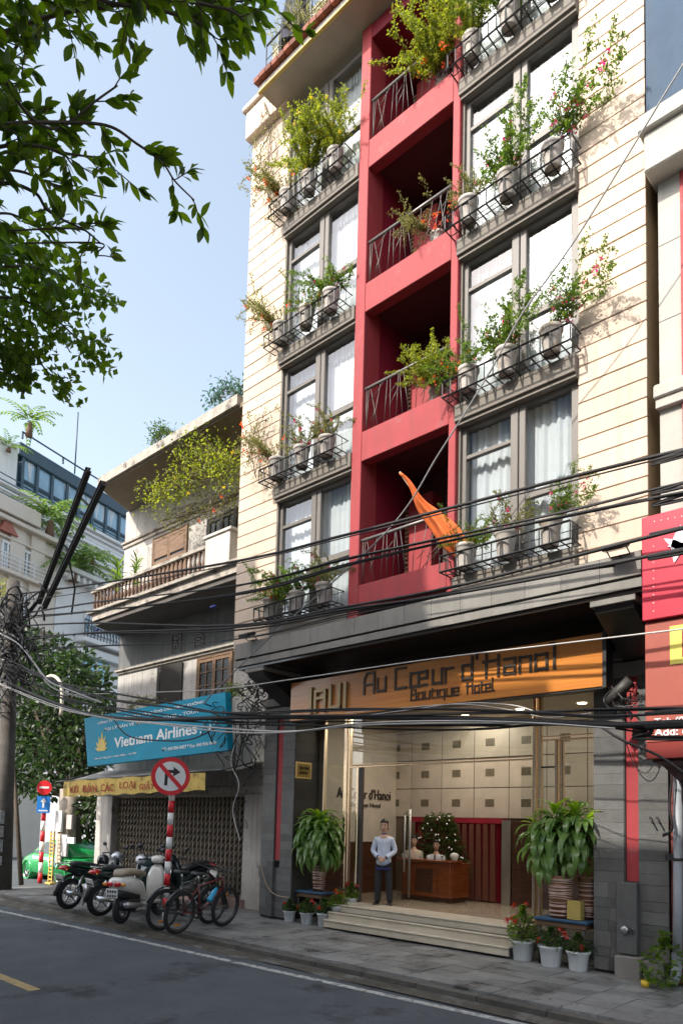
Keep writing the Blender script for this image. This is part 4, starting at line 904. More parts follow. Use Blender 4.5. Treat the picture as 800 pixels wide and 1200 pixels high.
# ================================================================== right neighbour
rn = root('white_shophouse', (0, 11, 0), label='cream shophouse at the right edge with grey-blue metal cladding above a thick ledge', cat='building')
rw = mat('pale_plaster', (.42, .41, .37), .8, var=.08, vs=2, bump=.15, streak=((.36, .34, .3), .4), spots=((.42, .4, .36), 1.2, .6, .1))
bluem = mat('blue_cladding', (.08, .115, .165), .95, 0, var=.12, vs=1.4, streak=((.1, .12, .15), .4), spec=.1)
part('wall', MB().box(-3.52, 4, 10.15, 20, 3.4, 22), rw, rn)
part('wall_lower', MB().box(-3.56, 4, 12.2, 20, .1, 3.4), mat('shop_dark', (.02, .02, .02), .8), rn)
g = MB(); v = []; n = 70
for i in range(n+1):
    x = -3.64+i*.055; y = 10.05-(.003 if i % 3 == 0 else 0); v += [(x, y, 12.4), (x, y, 22)]
g.add(v, [(i*2, i*2+2, i*2+3, i*2+1) for i in range(n)]); g.box(-3.635, .25, 10.06, 10.15, 12.4, 22); part('metal_cladding', g, bluem, rn)
g = MB(); g.bev(-3.6, 3, 9.82, 10.3, 11.72, 12.55, .02); g.bev(-3.66, 3, 9.74, 10.3, 12.3, 12.56, .02); part('ledge', g, rw, rn)
g = MB(); g.bev(-3.57, 3, 10.02, 10.3, 8.42, 8.62, .02); g.bev(-3.55, 3, 10.06, 10.3, 8.28, 8.42, .01); part('moulding', g, rw, rn)
xr = pY(797, 300, 10.12).x; part('red_edge', MB().box(xr, xr+.04, 10.11, 10.15, 3.4, 11.7), red, rn)
for z in (6.9, 9.6, 10.75): part('joint_line', MB().box(-3.52, xr-.01, 10.146, 10.152, z, z+.012), mat('joint_grey', (.2, .2, .18), .8), rn)
part('gap_filler', MB().box(-3.675, -3.53, 10.6, 11, 3.7, 22), mat('gap_dark', (.01, .01, .01), .9), rn)
part('maroon_pilaster', MB().bev(-3.76, -3.56, 11.12, 12.2, .16, 3.6, .01), mat('maroon_paint', (.16, .04, .035), .6, var=.2, vs=4), rn)
pk = root('pink_sign', (-2, 9.7, 5.2), label='bright pink shop sign with a white petal emblem at the right edge', cat='sign')
ptl, pbl = pY(751, 607, 9.72), pY(752, 728, 9.72)
part('panel', MB().bev(ptl.x, 1.5, 9.72, 9.95, pbl.z, ptl.z, .01), mat('pink_panel', (.52, .03, .06), .4, var=.05), pk)
g = MB()
def petal(px, py, ang, L, w_):
    c = pY(px, py, 9.705); a = R_(ang); ux, uz = math.cos(a), math.sin(a); P = []
    for i in range(9): t = i/8; P.append((c.x+ux*L*t-uz*w_*math.sin(math.pi*t)*.5, c.z+uz*L*t+ux*w_*math.sin(math.pi*t)*.5))
    for i in range(7, 0, -1): t = i/8; P.append((c.x+ux*L*t+uz*w_*math.sin(math.pi*t)*.5, c.z+uz*L*t-ux*w_*math.sin(math.pi*t)*.5))
    g.prism(P, 9.705, 9.719, 'y')
petal(777, 631, -38, .42, .1); petal(797, 615, -100, .5, .16); petal(781, 640, -12, .5, .09)
part('emblem', g, mat('lilac_white', (.75, .68, .78), .5), pk)
g = MB()
for i in range(9): c = pY(765, 640+i*9.5, 9.715); g.lathe([(0, -.004), (.008, -.004), (.008, 0)], 6, (c.x, 9.72, c.z), axis='y')
for i in range(5): c = pY(766+i*8, 611-i*1.5, 9.715); g.lathe([(0, -.004), (.008, -.004), (.008, 0)], 6, (c.x, 9.72, c.z), axis='y')
part('rivets', g, wh, pk)
br = root('brown_sign', (-2, 9.8, 3.4), label='salmon-brown shop sign with white address lettering below the pink sign', cat='sign')
btl, bbl = pY(755, 731, 9.78), pY(760, 870, 9.78)
part('panel', MB().bev(btl.x, 1.5, 9.78, 9.9, bbl.z, btl.z, .006), mat('salmon_panel', (.36, .085, .06), .5, var=.06), br)
part('sign_underside', MB().prism([(9.9, bbl.z), (9.9, bbl.z+.5), (11.6, bbl.z+.5), (11.6, bbl.z-.55), (11.1, bbl.z-.5), (10.3, bbl.z-.28), (9.9, bbl.z-.25)], btl.x+.04, 1.5, 'x'), mat('dark_red', (.05, .006, .005), .6), br)
part('panel_lip', MB().bev(btl.x, 1.5, 9.79, 9.88, bbl.z-.22, bbl.z, .006), mat('deep_red', (.2, .02, .015), .5), br)
a, b = pY(784, 734, 9.77), pY(784, 779, 9.77); part('yellow_label', MB().box(a.x, 1.2, 9.772, 9.779, b.z, a.z), mat('yellow_label', (.72, .62, .12), .5), br)
for s, x0, x1, yb, h in (('Tel: (04)', 766, 812, 851, 9), ('Add: 6', 766, 806, 863, 9.5)):
    p = pY(x0, yb, 9.775); q = pY(x1, yb-1, 9.775); hh = pY(x0, yb-h, 9.775).z-p.z; letter('lettering', s, p.x, 9.775, p.z, q.x-p.x, hh, wh, br, .005, .02)
part('red_letter', MB().bev(pY(798, 740, 9.76).x, 1.0, 9.766, 9.772, b.z+.08, a.z-.08), red, br)
# downspout and cables at the pillar
ds = thing('downspout', MB().tube([(-3.60, 10.98, 3.2), (-3.62, 10.98, 1.2), (-3.63, 10.97, .62)], .065, 12).tube([(-3.63, 10.96, .62), (-3.64, 10.93, .3), (-3.68, 10.86, .2)], .075, 12), mat('grey_pvc', (.27, .29, .32), .5, var=.12), 'grey plastic downspout in front of the maroon pilaster', 'pipe')
part('strap', MB().lathe([(.07, -.02), (.075, -.02), (.075, .02), (.07, .02)], 12, (-3.61, 10.98, 1.95)).box(-3.78, -3.66, 10.93, 11.0, 1.93, 2.02), irn, ds)
g = MB()
for x in (-4.02, -3.92): g.tube([(x, 11.1, 2.52), (x, 11.02, 2.55), (x+.06, 10.98, 2.46)], .014, 5)
hk = thing('wall_hooks', g, irn, 'pair of small dark hooks on the slate beside the red strip', 'hook')
cc = root('junction_bundle', (-4.4, 10.8, 4.0), label='bulky black cable splice bundle hanging at the top of the right pillar', cat='cable joint')
p0, p1 = pY(711, 825, 10.5), pY(738, 797, 10.5); part('splice_case', MB().tube([p0, p0*.5+p1*.5, p1], [.075, .095, .085], 10), mat('case_black', (.035, .033, .03), .55, var=.3, vs=20), cc)
g = MB(); r = random.Random(4)
for i in range(16):
    a = pY(r.uniform(715, 752), r.uniform(805, 830), 10.6); b = pY(r.uniform(715, 755), r.uniform(815, 848), 10.4); m_ = (a+b)/2+rvec(r)*.15; g.tube(spline([a, m_, b], 5), .012, 4)
part('cable_loops', g, irn, cc)
part('red_tape', MB().tube([pY(742, 800, 10.55), pY(744, 815, 10.55)], .03, 6), red, cc)
# ================================================================== far corner buildings
e1 = (right*(770-OX)+down*(972-OY)+fwd*FF); e1.z = 0; e1.normalize(); e2 = Vector((e1.y, -e1.x, 0))    # along the cross street; towards the viewer
if e2.dot(Vector((0, 0, 0))-Vector((-36, 30, 0))) < 0: e2 = -e2
r50 = ray(50, 955).normalized(); P0 = C0+r50*45; P0.z = 0
def pF(px, py, off=0.):     # point on the plane 'off' metres in front of the far facade: (along, height)
    r = ray(px, py); o = P0+e2*off; t = (o-C0).dot(e2)/r.dot(e2); p = C0+r*t; return (p-P0).dot(e1), p.z
FMX = Matrix((( e1.x, e2.x, 0, P0.x), (e1.y, e2.y, 0, P0.y), (0, 0, 1, 0), (0, 0, 0, 1)))
def fb(g, x0, x1, y0, y1, z0, z1, b=0): return g.bev(x0, x1, y0, y1, z0, z1, b, FMX) if b else g.box(x0, x1, y0, y1, z0, z1, FMX)
fcream = mat('far_cream', (.58, .52, .45), .85, var=.06, vs=1); fwhite = mat('far_white', (.66, .66, .66), .8, var=.05, vs=1, streak=((.5, .5, .5), .3))
fglass = mat('far_glass', (.24, .37, .46), .12, .2, var=.25, vs=.5); fblue = mat('far_frame', (.035, .07, .10), .5)
fwin = mat('far_window', (.22, .28, .33), .15, .2)
def levels(px, ys, off=0): return [pF(px, y, off)[1] for y in ys]
f1 = root('cream_house', tuple(P0), label='tall cream balconied house beyond the crossing, at the far left', cat='building')
sL = pF(-60, 700)[0]; zc, = levels(50, [628])
part('wall', fb(MB(), sL, 0, -9, 0, 0, zc), fcream, f1)
for px, y, d, h in ((50, 628, .5, .25), (50, 686, .45, .2), (50, 648, .2, .12), (50, 738, .45, .2)):
    z = pF(px, y)[1]; part('cornice', fb(MB(), sL, .12, 0, d, z-h, z, .03), fcream, f1)
s0, s1 = pF(28, 600)[0], pF(50, 600)[0]
for px in (19, 43): s = pF(px, 650)[0]; part('pilaster', fb(MB(), s-.5, s+.5, .0, .15, 0, zc-.1, .02), fcream, f1)
def fwindow(par, xa, xb, yt, yb, m=fwin):
    (a, z1), (b, _) = pF(xa, yt), pF(xb, yt); z0 = pF(xa, yb)[1]
    w_ = part('window', fb(MB(), a, b, -.02, .03, z0, z1), m, par); g = MB(); t = .12
    for q in ((a-t, a+.02), ((a+b)/2-.06, (a+b)/2+.06), (b-.02, b+t)): fb(g, q[0], q[1], .0, .1, z0, z1, .02)
    fb(g, a-t, b+t, .0, .12, z1, z1+.15, .02); fb(g, a-t, b+t, 0, .1, z0-.1, z0, .02); part('window_frame', g, fwhite, w_)
fwindow(f1, 4, 14, 636, 664); fwindow(f1, 27, 36, 647, 672); fwindow(f1, 6, 20, 688, 714); fwindow(f1, 29, 40, 700, 722)
z1, z0 = levels(48, [668, 686]); g = MB()
for k in range(5): fb(g, sL, 0, .4, .44, z0+(z1-z0)*k/4-.03, z0+(z1-z0)*k/4+.02)
for k in range(14): fb(g, -k*1.0-.04, -k*1.0, .39, .45, z0, z1)
part('balcony_rail', g, fwhite, f1)
zt = pF(40, 608)[1]; sx = pF(40, 608)[0]; part('terrace_block', fb(MB(), sL, sx, -4, .6, zc+.1, zt+.2, .03), fcream, f1)
g = MB(); 
for k in range(4): fb(g, sL, sx-1.5, .5, .54, zt+.25+k*.35, zt+.3+k*.35)
part('balcony_rail', g, fblue, f1)
sa, za = pF(4, 612, .1); g = MB(); g.prism([(sa-.3, za-.5), (sa+.9, za-.5), (sa+.1, za+.35)], .02, .3, 'y', FMX); part('red_gable', g, mat('red_gable', (.34, .12, .09), .8), f1)
# white house with penthouse
f2 = root('white_house', tuple(P0+e1*8), label='white ornate house with a dark glazed penthouse on top, beyond the crossing', cat='building')
sR = pF(190, 700)[0]; zw = pF(74, 664)[1]
part('wall', fb(MB(), 0.05, sR, -9, 0, 0, zw), fwhite, f2)
for px, y, d, h in ((74, 664, .7, .3), (74, 672, .45, .25), (88, 746, .8, .3), (88, 756, .5, .5), (88, 800, .4, .2)):
    z = pF(px, y)[1]; a = .3 if y < 700 else pF(88, 746)[0]; part('cornice', fb(MB(), a, sR, 0, d, z-h, z, .04), fwhite, f2)
z = pF(74, 668)[1]; g = MB()
for k in range(40): fb(g, .5+k*.5, .72+k*.5, 0, .65, z-.55, z-.2)
part('dentils', g, fwhite, f2)
zp = pF(40, 585, -2.5)[1]
tiers = [(0, zw, .33), (-.9, zw+(zp-zw)*.33, .33), (-1.8, zw+(zp-zw)*.66, .34)]
for i, (yo, z_, f_) in enumerate(tiers):
    part('roof_tier', fb(MB(), -3-i*.8, sR, -9, yo-.3, z_, z_+(zp-zw)*.34), fwhite, f2)
    g = MB()
    for k in range(4): fb(g, -3-i*.8, sR, yo-.3, yo-.22+.06*k, z_+(zp-zw)*.34*(k+.5)/4.5, z_+(zp-zw)*.34*(k+.8)/4.5)
    part('tier_band', g, fwhite, f2)
fwindow(f2, 97, 128, 768, 798, mat('far_window_blue', (.20, .36, .46), .15, .2)); fwindow(f2, 100, 112, 718, 742)
g = MB(); zb = pF(88, 746)[1]; s = pF(88, 746)[0]; r = random.Random(8)
for k in range(44): x = s+k*.28; fb(g, x, x+.04, .7, .74, zb, zb+1.0); g.tube([FMX @ Vector((x+.14+.1*math.cos(a*.9), .72, zb+.5+.28*math.sin(a*.9))) for a in range(7)], .03, 3, False)
fb(g, s, sR, .68, .76, zb+1.0, zb+1.08); part('iron_balcony', g, fblue, f2)
po = -2.5
q0 = pF(24, 575, po); q1 = pF(24, 534, po); q2 = pF(24, 516, po); sEnd = pF(185, 640, po)[0]
part('penthouse_wall', fb(MB(), q0[0], sEnd, -9, po-.15, zp-1, q1[1]), fblue, f2)
g = MB(); fb(g, q0[0]+.1, sEnd, po-.15, po-.1, q0[1], q1[1]); fb(g, q0[0]-.06, q0[0], -9, po-.3, q0[1], q1[1]); part('penthouse_glass', g, fglass, f2)
g = MB()
for px in (24, 42, 60, 78, 92, 109, 125, 141, 156, 170): s = pF(px, 600, po)[0]; fb(g, s-.1, s+.1, po-.1, po+.02, q0[1], q1[1])
fb(g, q0[0], sEnd, po-.08, po+.0, (q0[1]*2+q1[1])/3, (q0[1]*2+q1[1])/3+.06)
for k in range(5): fb(g, q0[0], sEnd, po-.06, po-.02, q0[1]+.2*k, q0[1]+.2*k+.04)
part('mullions', g, fblue, f2)
g = MB(); r = random.Random(5)
for px in range(30, 170, 9):
    s = pF(px, 600, po)[0]; h = q1[1]-q0[1]; zz = q0[1]; w_ = (pF(px+8, 600, po)[0]-s)
    if r.random() < .7: g.prism([(s, zz+h*.98), (s+w_*.9, zz+h*.98), (s+w_*r.uniform(.2, .7), zz+h*.35)], po-.1, po-.09, 'y', FMX)
part('blinds', g, mat('far_blind', (.5, .56, .6), .7), f2)
part('penthouse_fascia', fb(MB(), q0[0]-.3, sEnd, -9, po+.12, q1[1], q2[1]-.1, .05), fblue, f2)
part('penthouse_side', fb(MB(), sL, q0[0]-.6, -6, po+.3, q0[1], q1[1]+.3), fwhite, f2)
g = MB(); zt = pF(24, 509, po)[1]
fb(g, q0[0]-.5, sEnd, po+.4, po+.46, zt-.08, zt); fb(g, q0[0]-.5, sEnd, po+.4, po+.46, q2[1]+.3, q2[1]+.36)
for k in range(9): s = q0[0]-.5+k*3.2; fb(g, s, s+.1, po+.38, po+.46, q2[1]-.1, zt)
g.tube([FMX @ Vector((q0[0]+4.2, po, q2[1])), FMX @ Vector((q0[0]+4.2, po, q2[1]+4.2))], .05, 4)
part('roof_rail', g, fblue, f2)
# plants on far roofs
palmm = leafmat('palm_leaf', (.06, .12, .03), (.16, .22, .06), .3)
def palm(px, py, off, s, lab, n=14, trunk=1.5):
    a, z = pF(px, py, off); b = FMX @ Vector((a, off, z)); rt = root('palm', tuple(b), 0, lab, 'palm', 'palms on the far roofs'); r = random.Random(px)
    g = MB(); g.tube([(0, 0, 0), (.05, 0, trunk*.6), (0, .05, trunk)], [.22*s, .16*s, .1*s], 6); part('trunk', g, mat('palm_trunk', (.15, .09, .06), .85), rt, True)
    g = MB()
    for i in range(n):
        an = i*2.4; d = Vector((math.cos(an), math.sin(an), r.uniform(.3, 1.5))).normalized(); p = Vector((0, 0, trunk)); 
        for k in range(9):
            p2 = p+d*s*.22; d = (d+Vector((0, 0, -.16))).normalized()
            for sd in (-1, 1): leaf(g, p2, d+d.cross(Vector((0, 0, 1)))*sd*.9+Vector((0, 0, -.3)), Vector((0, 0, 1)), s*.55*(1-k/14), s*.17)
            p = p2
    part('fronds', g, palmm, rt, True)
palm(58, 630, .2, 1.3, 'leafy palm in a pot on the roof ledge below the glass penthouse', 16, 1.0); palm(86, 682, .3, 1.4, 'dense palm on the white roof ledge right of the crossed steel arms', 18, .7)
palm(34, 512, -2, 1.0, 'small fan palm on the penthouse roof corner', 10, .9); palm(10, 530, -2, .7, 'small shrub-like palm left of the penthouse corner', 8, .3); palm(108, 662, .2, .8, 'short bushy palm beside the white roof ornaments', 12, .5)
# ================================================================== buildings across the street (behind the viewpoint; they shade the street and show in the glass)
pv2 = struct('far_pavement', MB().box(-60, 30, -4.2, .5, -.2, .13), concrete)
def opp(x0, x1, h, m, lab, step=None):
    o = root('opposite_house', ((x0+x1)/2, -6, 0), label=lab, cat='building', group='houses on the camera side of the street'); part('wall', MB().box(x0, x1, -14, -3.9, .1, h), m, o)
    part('parapet', MB().bev(x0-.05, x1+.05, -4.1, -3.6, h-.6, h+.1, .03), fwhite, o)
    n = max(2, int((x1-x0)/2.2))
    for k in range(int(h//3.3)-1):
        for i in range(n):
            a = x0+(x1-x0)*(i+.25)/n; w_ = part('window', MB().box(a, a+1.1, -3.9, -3.87, 4+k*3.3, 5.7+k*3.3), fwin, o); part('window_frame', MB().bev(a-.08, a, -3.9, -3.82, 3.95+k*3.3, 5.75+k*3.3, .01).bev(a+1.1, a+1.18, -3.9, -3.82, 3.95+k*3.3, 5.75+k*3.3, .01), fwhite, w_)
    part('shopfront', MB().box(x0+.4, x1-.4, -3.9, -3.86, .2, 3), mat('shop_dark', (.02, .02, .02), .8), o)
opp(-24.5, -15.2, 20.9, fcream, 'tall cream house across the street, left of the viewpoint')
opp(-15.15, -10.5, 20.0, mat('opp_ochre', (.5, .4, .25), .85, var=.1), 'narrow ochre house across the street')
opp(-10.45, -8.5, 17.9, fwhite, 'white house across the street with a plain parapet')
opp(-8.45, 4, 15.75, mat('opp_grey', (.4, .4, .38), .85, var=.1), 'long low grey house across the street behind the viewpoint')
# ================================================================== far street things at the left edge
w2 = root('corner_wall', (-27.5, 16, 0), label='pale wall with panels behind the green taxi beyond the crossing', cat='wall')
part('wall', MB().box(-36, -22.9, 16.4, 16.8, 0, 4.5), mat('pale_wall', (.22, .23, .25), .8, var=.15, vs=1), w2)
for i in range(6): part('panel', MB().bev(-35.5+i*2.0, -33.8+i*2.0, 16.34, 16.42, .4, 3.6, .02), mat('grey_panel', (.36, .37, .4), .6, rnd=.2), w2)
part('dark_opening', MB().box(-29.2, -22.95, 16.3, 16.36, 0, 4.2), mat('shop_dark', (.02, .02, .02), .8), w2)
sp = root('street_sign_pole', tuple(pZ(47, 1035, 0)), 0, 'red and white banded pole with a red round sign and a blue square sign', 'traffic sign')
b = pZ(47, 1035, 0); top = pY(48, 938, b.y).z
redp = mat('sign_red', (.68, .02, .03), .4); whp = mat('sign_white', (.8, .8, .78), .4); blp = mat('sign_blue', (.02, .2, .6), .4)
for i in range(8): z0 = i*(top-.0)/8; part('band', MB().tube([(b.x, b.y, z0), (b.x, b.y, z0+top/8)], .075, 10), redp if i % 2 == 0 else whp, sp)
fd = Vector((.75, -.66, 0)); mm = Matrix.Translation((b.x, b.y, 0)) @ Matrix.Rotation(R_(48), 4, 'Z')
zz = pY(48, 920, b.y).z; part('round_plate', MB().lathe([(0, -.11), (.25, -.11), (.25, -.09), (0, -.09)], 28, (0, 0, zz-.1), mm, False, 'y'), redp, sp)
part('bar_symbol', MB().box(-.16, .16, -.118, -.111, zz-.13, zz-.06, mm), whp, sp)
part('square_plate', MB().bev(-.22, .22, -.11, -.09, zz-.98, zz-.4, .01, mm), blp, sp); part('arrow_symbol', MB().box(-.03, .03, -.118, -.111, zz-.8, zz-.55, mm).prism([(-.1, zz-.6), (.1, zz-.6), (0, zz-.45)], -.118, -.111, 'y', mm).box(-.16, .16, -.118, -.111, zz-.92, zz-.88, mm), whp, sp)
b = pZ(59, 1036, 0); zt = pY(59, 974, b.y).z
yp = root('yellow_lattice_post', tuple(b), 0, 'yellow perforated metal post leaning beside the banded sign pole', 'post'); g = MB()
for s in (-.14, .12): g.box(b.x+s-.02, b.x+s+.02, b.y-.02, b.y+.02, 0, zt)
n = 14
for i in range(n): g.bev(b.x-.14, b.x+.12, b.y-.015, b.y+.015, zt*(i+.1)/n, zt*(i+.45)/n, .005)
part('lattice', g, mat('yellow_metal', (.62, .42, .10), .5, var=.15), yp); part('foot', MB().bev(b.x-.2, b.x+.2, b.y-.1, b.y+.1, 0, .06), mat('yellow_metal', (.62, .42, .10), .5), yp)
b = pZ(75, 1034, 0); tp = root('transformer_post', tuple(b), 0, 'stout concrete post with pasted posters and cable boxes beside the tree', 'post')
zt = pY(75, 925, b.y).z; part('post', MB().tube([(b.x, b.y, 0), (b.x, b.y, zt)], [.34, .3], 12), mat('poster_concrete', (.36, .31, .26), .85, var=.4, vs=3), tp)
for i, (x0, x1, y0, y1, m_) in enumerate(((66, 72, 950, 975, whp), (67, 71, 977, 1012, mat('paper_cream', (.6, .52, .42), .8, var=.3, vs=6)), (72, 78, 978, 1004, mat('paper_grey', (.5, .5, .5), .8, var=.5, vs=9)), (80, 87, 981, 989, whp), (79, 84, 955, 972, mat('meter_box', (.45, .4, .38), .6)))):
    a, c = pY(x0, y0, b.y-.42), pY(x1, y1, b.y-.42); part('poster' if i < 3 else 'meter_box', MB().bev(a.x, c.x, b.y-.44, b.y-.36, c.z, a.z, .01), m_, tp)
# ================================================================== no-turn sign on its banded pole
b = pZ(193, 1081, .15); ns = root('no_right_turn_sign', tuple(b), 0, 'round no-right-turn sign on a tall red and white banded pole at the kerb', 'traffic sign')
topc = pY(200.5, 910, b.y-.05); dv = (Vector((topc.x, b.y, topc.z))-b); L = dv.length
nb_ = 12
for i in range(nb_):
    a = b+dv*(i/nb_); c = b+dv*((i+1)/nb_); part('band', MB().tube([a, c], .062, 12), (whp, redp)[i % 2], ns)
fdir = (C0-topc); fdir.z = 0; yaw = math.atan2(fdir.x, -fdir.y)
mm = Matrix.Translation(topc) @ Matrix.Rotation(yaw*.92, 4, 'Z') @ Matrix.Rotation(R_(2), 4, 'Y')
R0 = .405
part('plate', MB().lathe([(0, -.075), (R0, -.075), (R0, -.095), (R0*.78, -.096), (0, -.096)], 48, (0, 0, 0), mm, False, 'y'), redp, ns)
part('white_disc', MB().lathe([(R0*.775, -.0965), (R0*.775, -.099), (0, -.099)], 48, (0, 0, 0), mm, False, 'y'), whp, ns)
bk = mat('sign_black', (.015, .015, .015), .5); g = MB(); g.box(-.12, -.055, -.104, -.0995, -.2, .13, mm); g.box(-.12, .06, -.1045, -.1, .07, .135, mm); g.prism([(.05, .0), (.05, .205), (.2, .1)], -.104, -.0995, 'y', mm); part('arrow_symbol', g, bk, ns)
g = MB(); u = .70*R0; g.prism([(-u-.0, u-.06), (-u+.06, u), (u, -u+.06), (u-.06, -u)], -.108, -.1045, 'y', mm); part('slash_symbol', g, redp, ns)
part('clamp', MB().box(-.1, .1, -.08, .02, -.03, .03, mm), irn, ns)
# ================================================================== utility pole
b = pZ(6, 1043, .15); upx = b.x-.15; upy = b.y
up = root('utility_pole', (upx, upy, .12), 0, 'weathered concrete utility pole wrapped in tangled black cables at the left edge', 'pole')
pc = mat('pole_concrete', (.085, .076, .066), .9, var=.35, vs=3, bump=.6, bs=18, streak=((.1, .09, .08), .6))
zt = pY(6, 690, upy).z
part('post', MB().tube([(upx, upy, .1), (upx-.22, upy, 3), (upx-.62, upy, zt+.1)], [.25, .23, .19], 16), pc, up)
for y in (778, 802, 770): z = pY(6, y, upy).z; part('steel_band', MB().lathe([(.2, 0), (.235, .0), (.235, .05), (.2, .05)], 16, (upx-.5, upy, z)), mat('steel_grey', (.4, .4, .4), .35, .7), up)
for y0, y1 in ((950, 966), (968, 982), (984, 1000), (1004, 1016)): a, c = pY(0, y0, upy-.3), pY(10, y1, upy-.3); part('torn_paper', MB().bev(upx-.05, upx+.27, upy-.315, upy-.18, c.z, a.z, .01), mat('torn_paper', (.38, .38, .36), .9, var=.5, vs=8), up)
armm = mat('arm_steel', (.028, .026, .025), .7, .2, var=.3, vs=8)
def arm(p, q, D0, D1, wdt, lab):
    a, c = pY(*p, D0), pY(*q, D1); d = (c-a).normalized(); s = d.cross(Vector((0, 1, 0))).normalized(); n_ = d.cross(s); g = MB()
    for (k, w_) in ((-.5, .25), (.5, .25)):
        o_ = s*wdt*k; v = [a+o_-s*wdt*.12-n_*.06, a+o_+s*wdt*.12-n_*.06, a+o_+s*wdt*.12+n_*.06, a+o_-s*wdt*.12+n_*.06]; v += [t_+(c-a) for t_ in v]
        g.add(v, [(0, 1, 2, 3), (7, 6, 5, 4), (0, 4, 5, 1), (1, 5, 6, 2), (2, 6, 7, 3), (3, 7, 4, 0)])
    g.tube([a, c], wdt*.42, 6); return part('steel_arm', g, armm, up)
arm((46, 706), (104, 550), upy, upy-1.2, .10, ''); arm((52, 712), (121, 566), upy, upy-1.2, .10, '')
g = MB()
for t in (.1, .45, .8): a = pY(46+58*t, 706-156*t, upy-1.2*t); c = pY(52+69*t, 712-146*t, upy-1.2*t); g.tube([a, c], .03, 5)
g.tube([pY(48, 700, upy), pY(14, 745, upy)], .05, 6); g.tube([pY(78, 640, upy-.5), pY(88, 690, upy-.2), pY(84, 720, upy)], .025, 5)
part('brace', g, armm, up)
# ================================================================== cables
cbl = mat('cable_black', (.016, .015, .016), .7, var=.15); cbg = mat('cable_grey', (.22, .22, .22), .45); cbr = mat('cable_pale', (.5, .48, .46), .5)
cr = random.Random(77)
def cable(pts, r=.014, Y=8.7, m=cbl, strands=1, jit=3., lab=None, grp=None):
    g = MB()
    for s in range(strands):
        oy = cr.uniform(-.1, .1); P = []
        ph = cr.uniform(0, 6)
        for i, p in enumerate(pts):
            j = (jit*math.sin(ph+i*1.1)+cr.uniform(-.6, .6)) if strands > 1 else 0
            P.append(pY(p[0], p[1]+j, (p[2] if len(p) > 2 else Y)+oy))
        if pts[-1][0] >= 900: dd = (P[-1]-P[-2]).normalized(); P.append(P[-1]+Vector((14*dd.x, 14*dd.y, -.4)))
        if pts[0][0] >= 900: P.insert(0, P[0]+(P[0]-P[1]).normalized()*8)
        g.tube(spline(P, 9), 1.25*r*(cr.uniform(.7, 1.15) if strands > 1 else 1), 6, False)
    return thing('cable', g, m, lab, 'cable', grp or 'overhead cables', loc=None)
X0 = (20, 700)
cable([(15, 697), (100, 686), (280, 657), (400, 628), (520, 597), (660, 561), (800, 527), (900, 505)], .020, lab='uppermost thick cable crossing the red balconies')
cable([(15, 705), (100, 694), (280, 660), (400, 631), (520, 601), (660, 566), (800, 531), (900, 508)], .009, lab='thin cable twisted along the uppermost thick one')
cable([(20, 720), (110, 708), (280, 688), (400, 656), (520, 628), (660, 598), (800, 566), (900, 548)], .016, strands=3, jit=2.2, lab='bundle of three cables second from the top')
cable([(20, 724), (110, 714), (280, 694), (400, 664), (520, 637), (660, 607), (800, 577), (900, 560)], .015, strands=2, jit=2.5, lab='double cable just under the second bundle')
cable([(30, 733), (110, 730), (270, 733), (400, 712), (520, 690), (660, 655), (800, 619), (900, 596)], .020, lab='thick cable meeting the ledge above the hotel sign')
cable([(30, 748), (110, 742), (270, 737), (400, 716), (500, 700), (600, 682), (700, 663), (800, 644), (900, 628)], .022, strands=2, jit=2, lab='heavy cable pair crossing the pink sign')
cable([(30, 762), (110, 756), (270, 748), (400, 722), (520, 700), (640, 676), (720, 662)], .011, strands=2, jit=2, lab='thin cable pair below the heavy ones')
cable([(900, -80), (800, 75), (678, 274), (612, 367), (570, 442), (515, 530), (451, 625), (316, 747), (250, 812), (240, 825)], .010, Y=9.0, m=cbg, lab='diagonal stay wire running from upper right to lower left')
cable([(60, 815), (150, 812), (250, 808), (350, 795), (500, 773), (650, 755), (800, 737), (900, 724)], .009, m=cbr, Y=9.0, lab='pale thin wire along the top of the hotel sign')
cable([(0, 795), (50, 818), (110, 838), (180, 843), (270, 841), (400, 840), (520, 842), (640, 846), (720, 850), (800, 847), (900, 846)], .035, Y=8.6, lab='thickest low cable crossing in front of the glass entrance')
cable([(0, 800), (60, 826), (120, 842), (190, 850), (270, 856), (340, 856), (420, 848), (520, 846), (620, 848), (720, 853)], .012, Y=8.55, m=cbr, strands=2, jit=2, lab='pale pair of wires sagging below the thick low cable')
cable([(0, 772), (60, 800), (120, 815), (190, 823), (270, 833), (400, 834), (520, 836), (640, 838), (700, 836), (800, 830), (900, 826)], .011, Y=8.6, strands=6, jit=5, lab='loose bundle of thin cables above the thick low cable')
cable([(20, 790), (80, 822), (150, 835), (230, 843), (330, 846), (450, 850), (560, 853), (680, 848), (760, 855), (900, 862)], .012, Y=8.65, strands=5, jit=4, lab='loose bundle of thin cables under the thick low cable')
cable([(405, 838), (470, 832), (540, 826), (600, 830), (640, 838), (692, 836)], .008, Y=9.2, m=cbr, strands=2, jit=3, lab='short pale wires looping under the sign board')
cable([(130, 838), (150, 862), (190, 868), (225, 866), (255, 852)], .014, Y=9.5, lab='sagging cable across the airline board')
cable([(704, 852), (730, 868), (770, 885), (800, 905)], .014, Y=9.6, lab='drooping cable in front of the right pillar')
cable([(733, 870), (742, 895), (755, 906), (765, 895), (770, 870)], .006, Y=10.9, lab='thin loop of wire on the right pillar')
cable([(778, 895), (786, 910), (784, 945), (787, 970), (776, 978)], .016, Y=10.8, strands=2, jit=2, lab='black leads hanging beside the downspout')
cable([(0, 740), (22, 752), (40, 775), (58, 800), (84, 812), (120, 824)], .02, Y=8.5, m=cbg, strands=2, jit=3, lab='grey leads dropping from the utility pole')
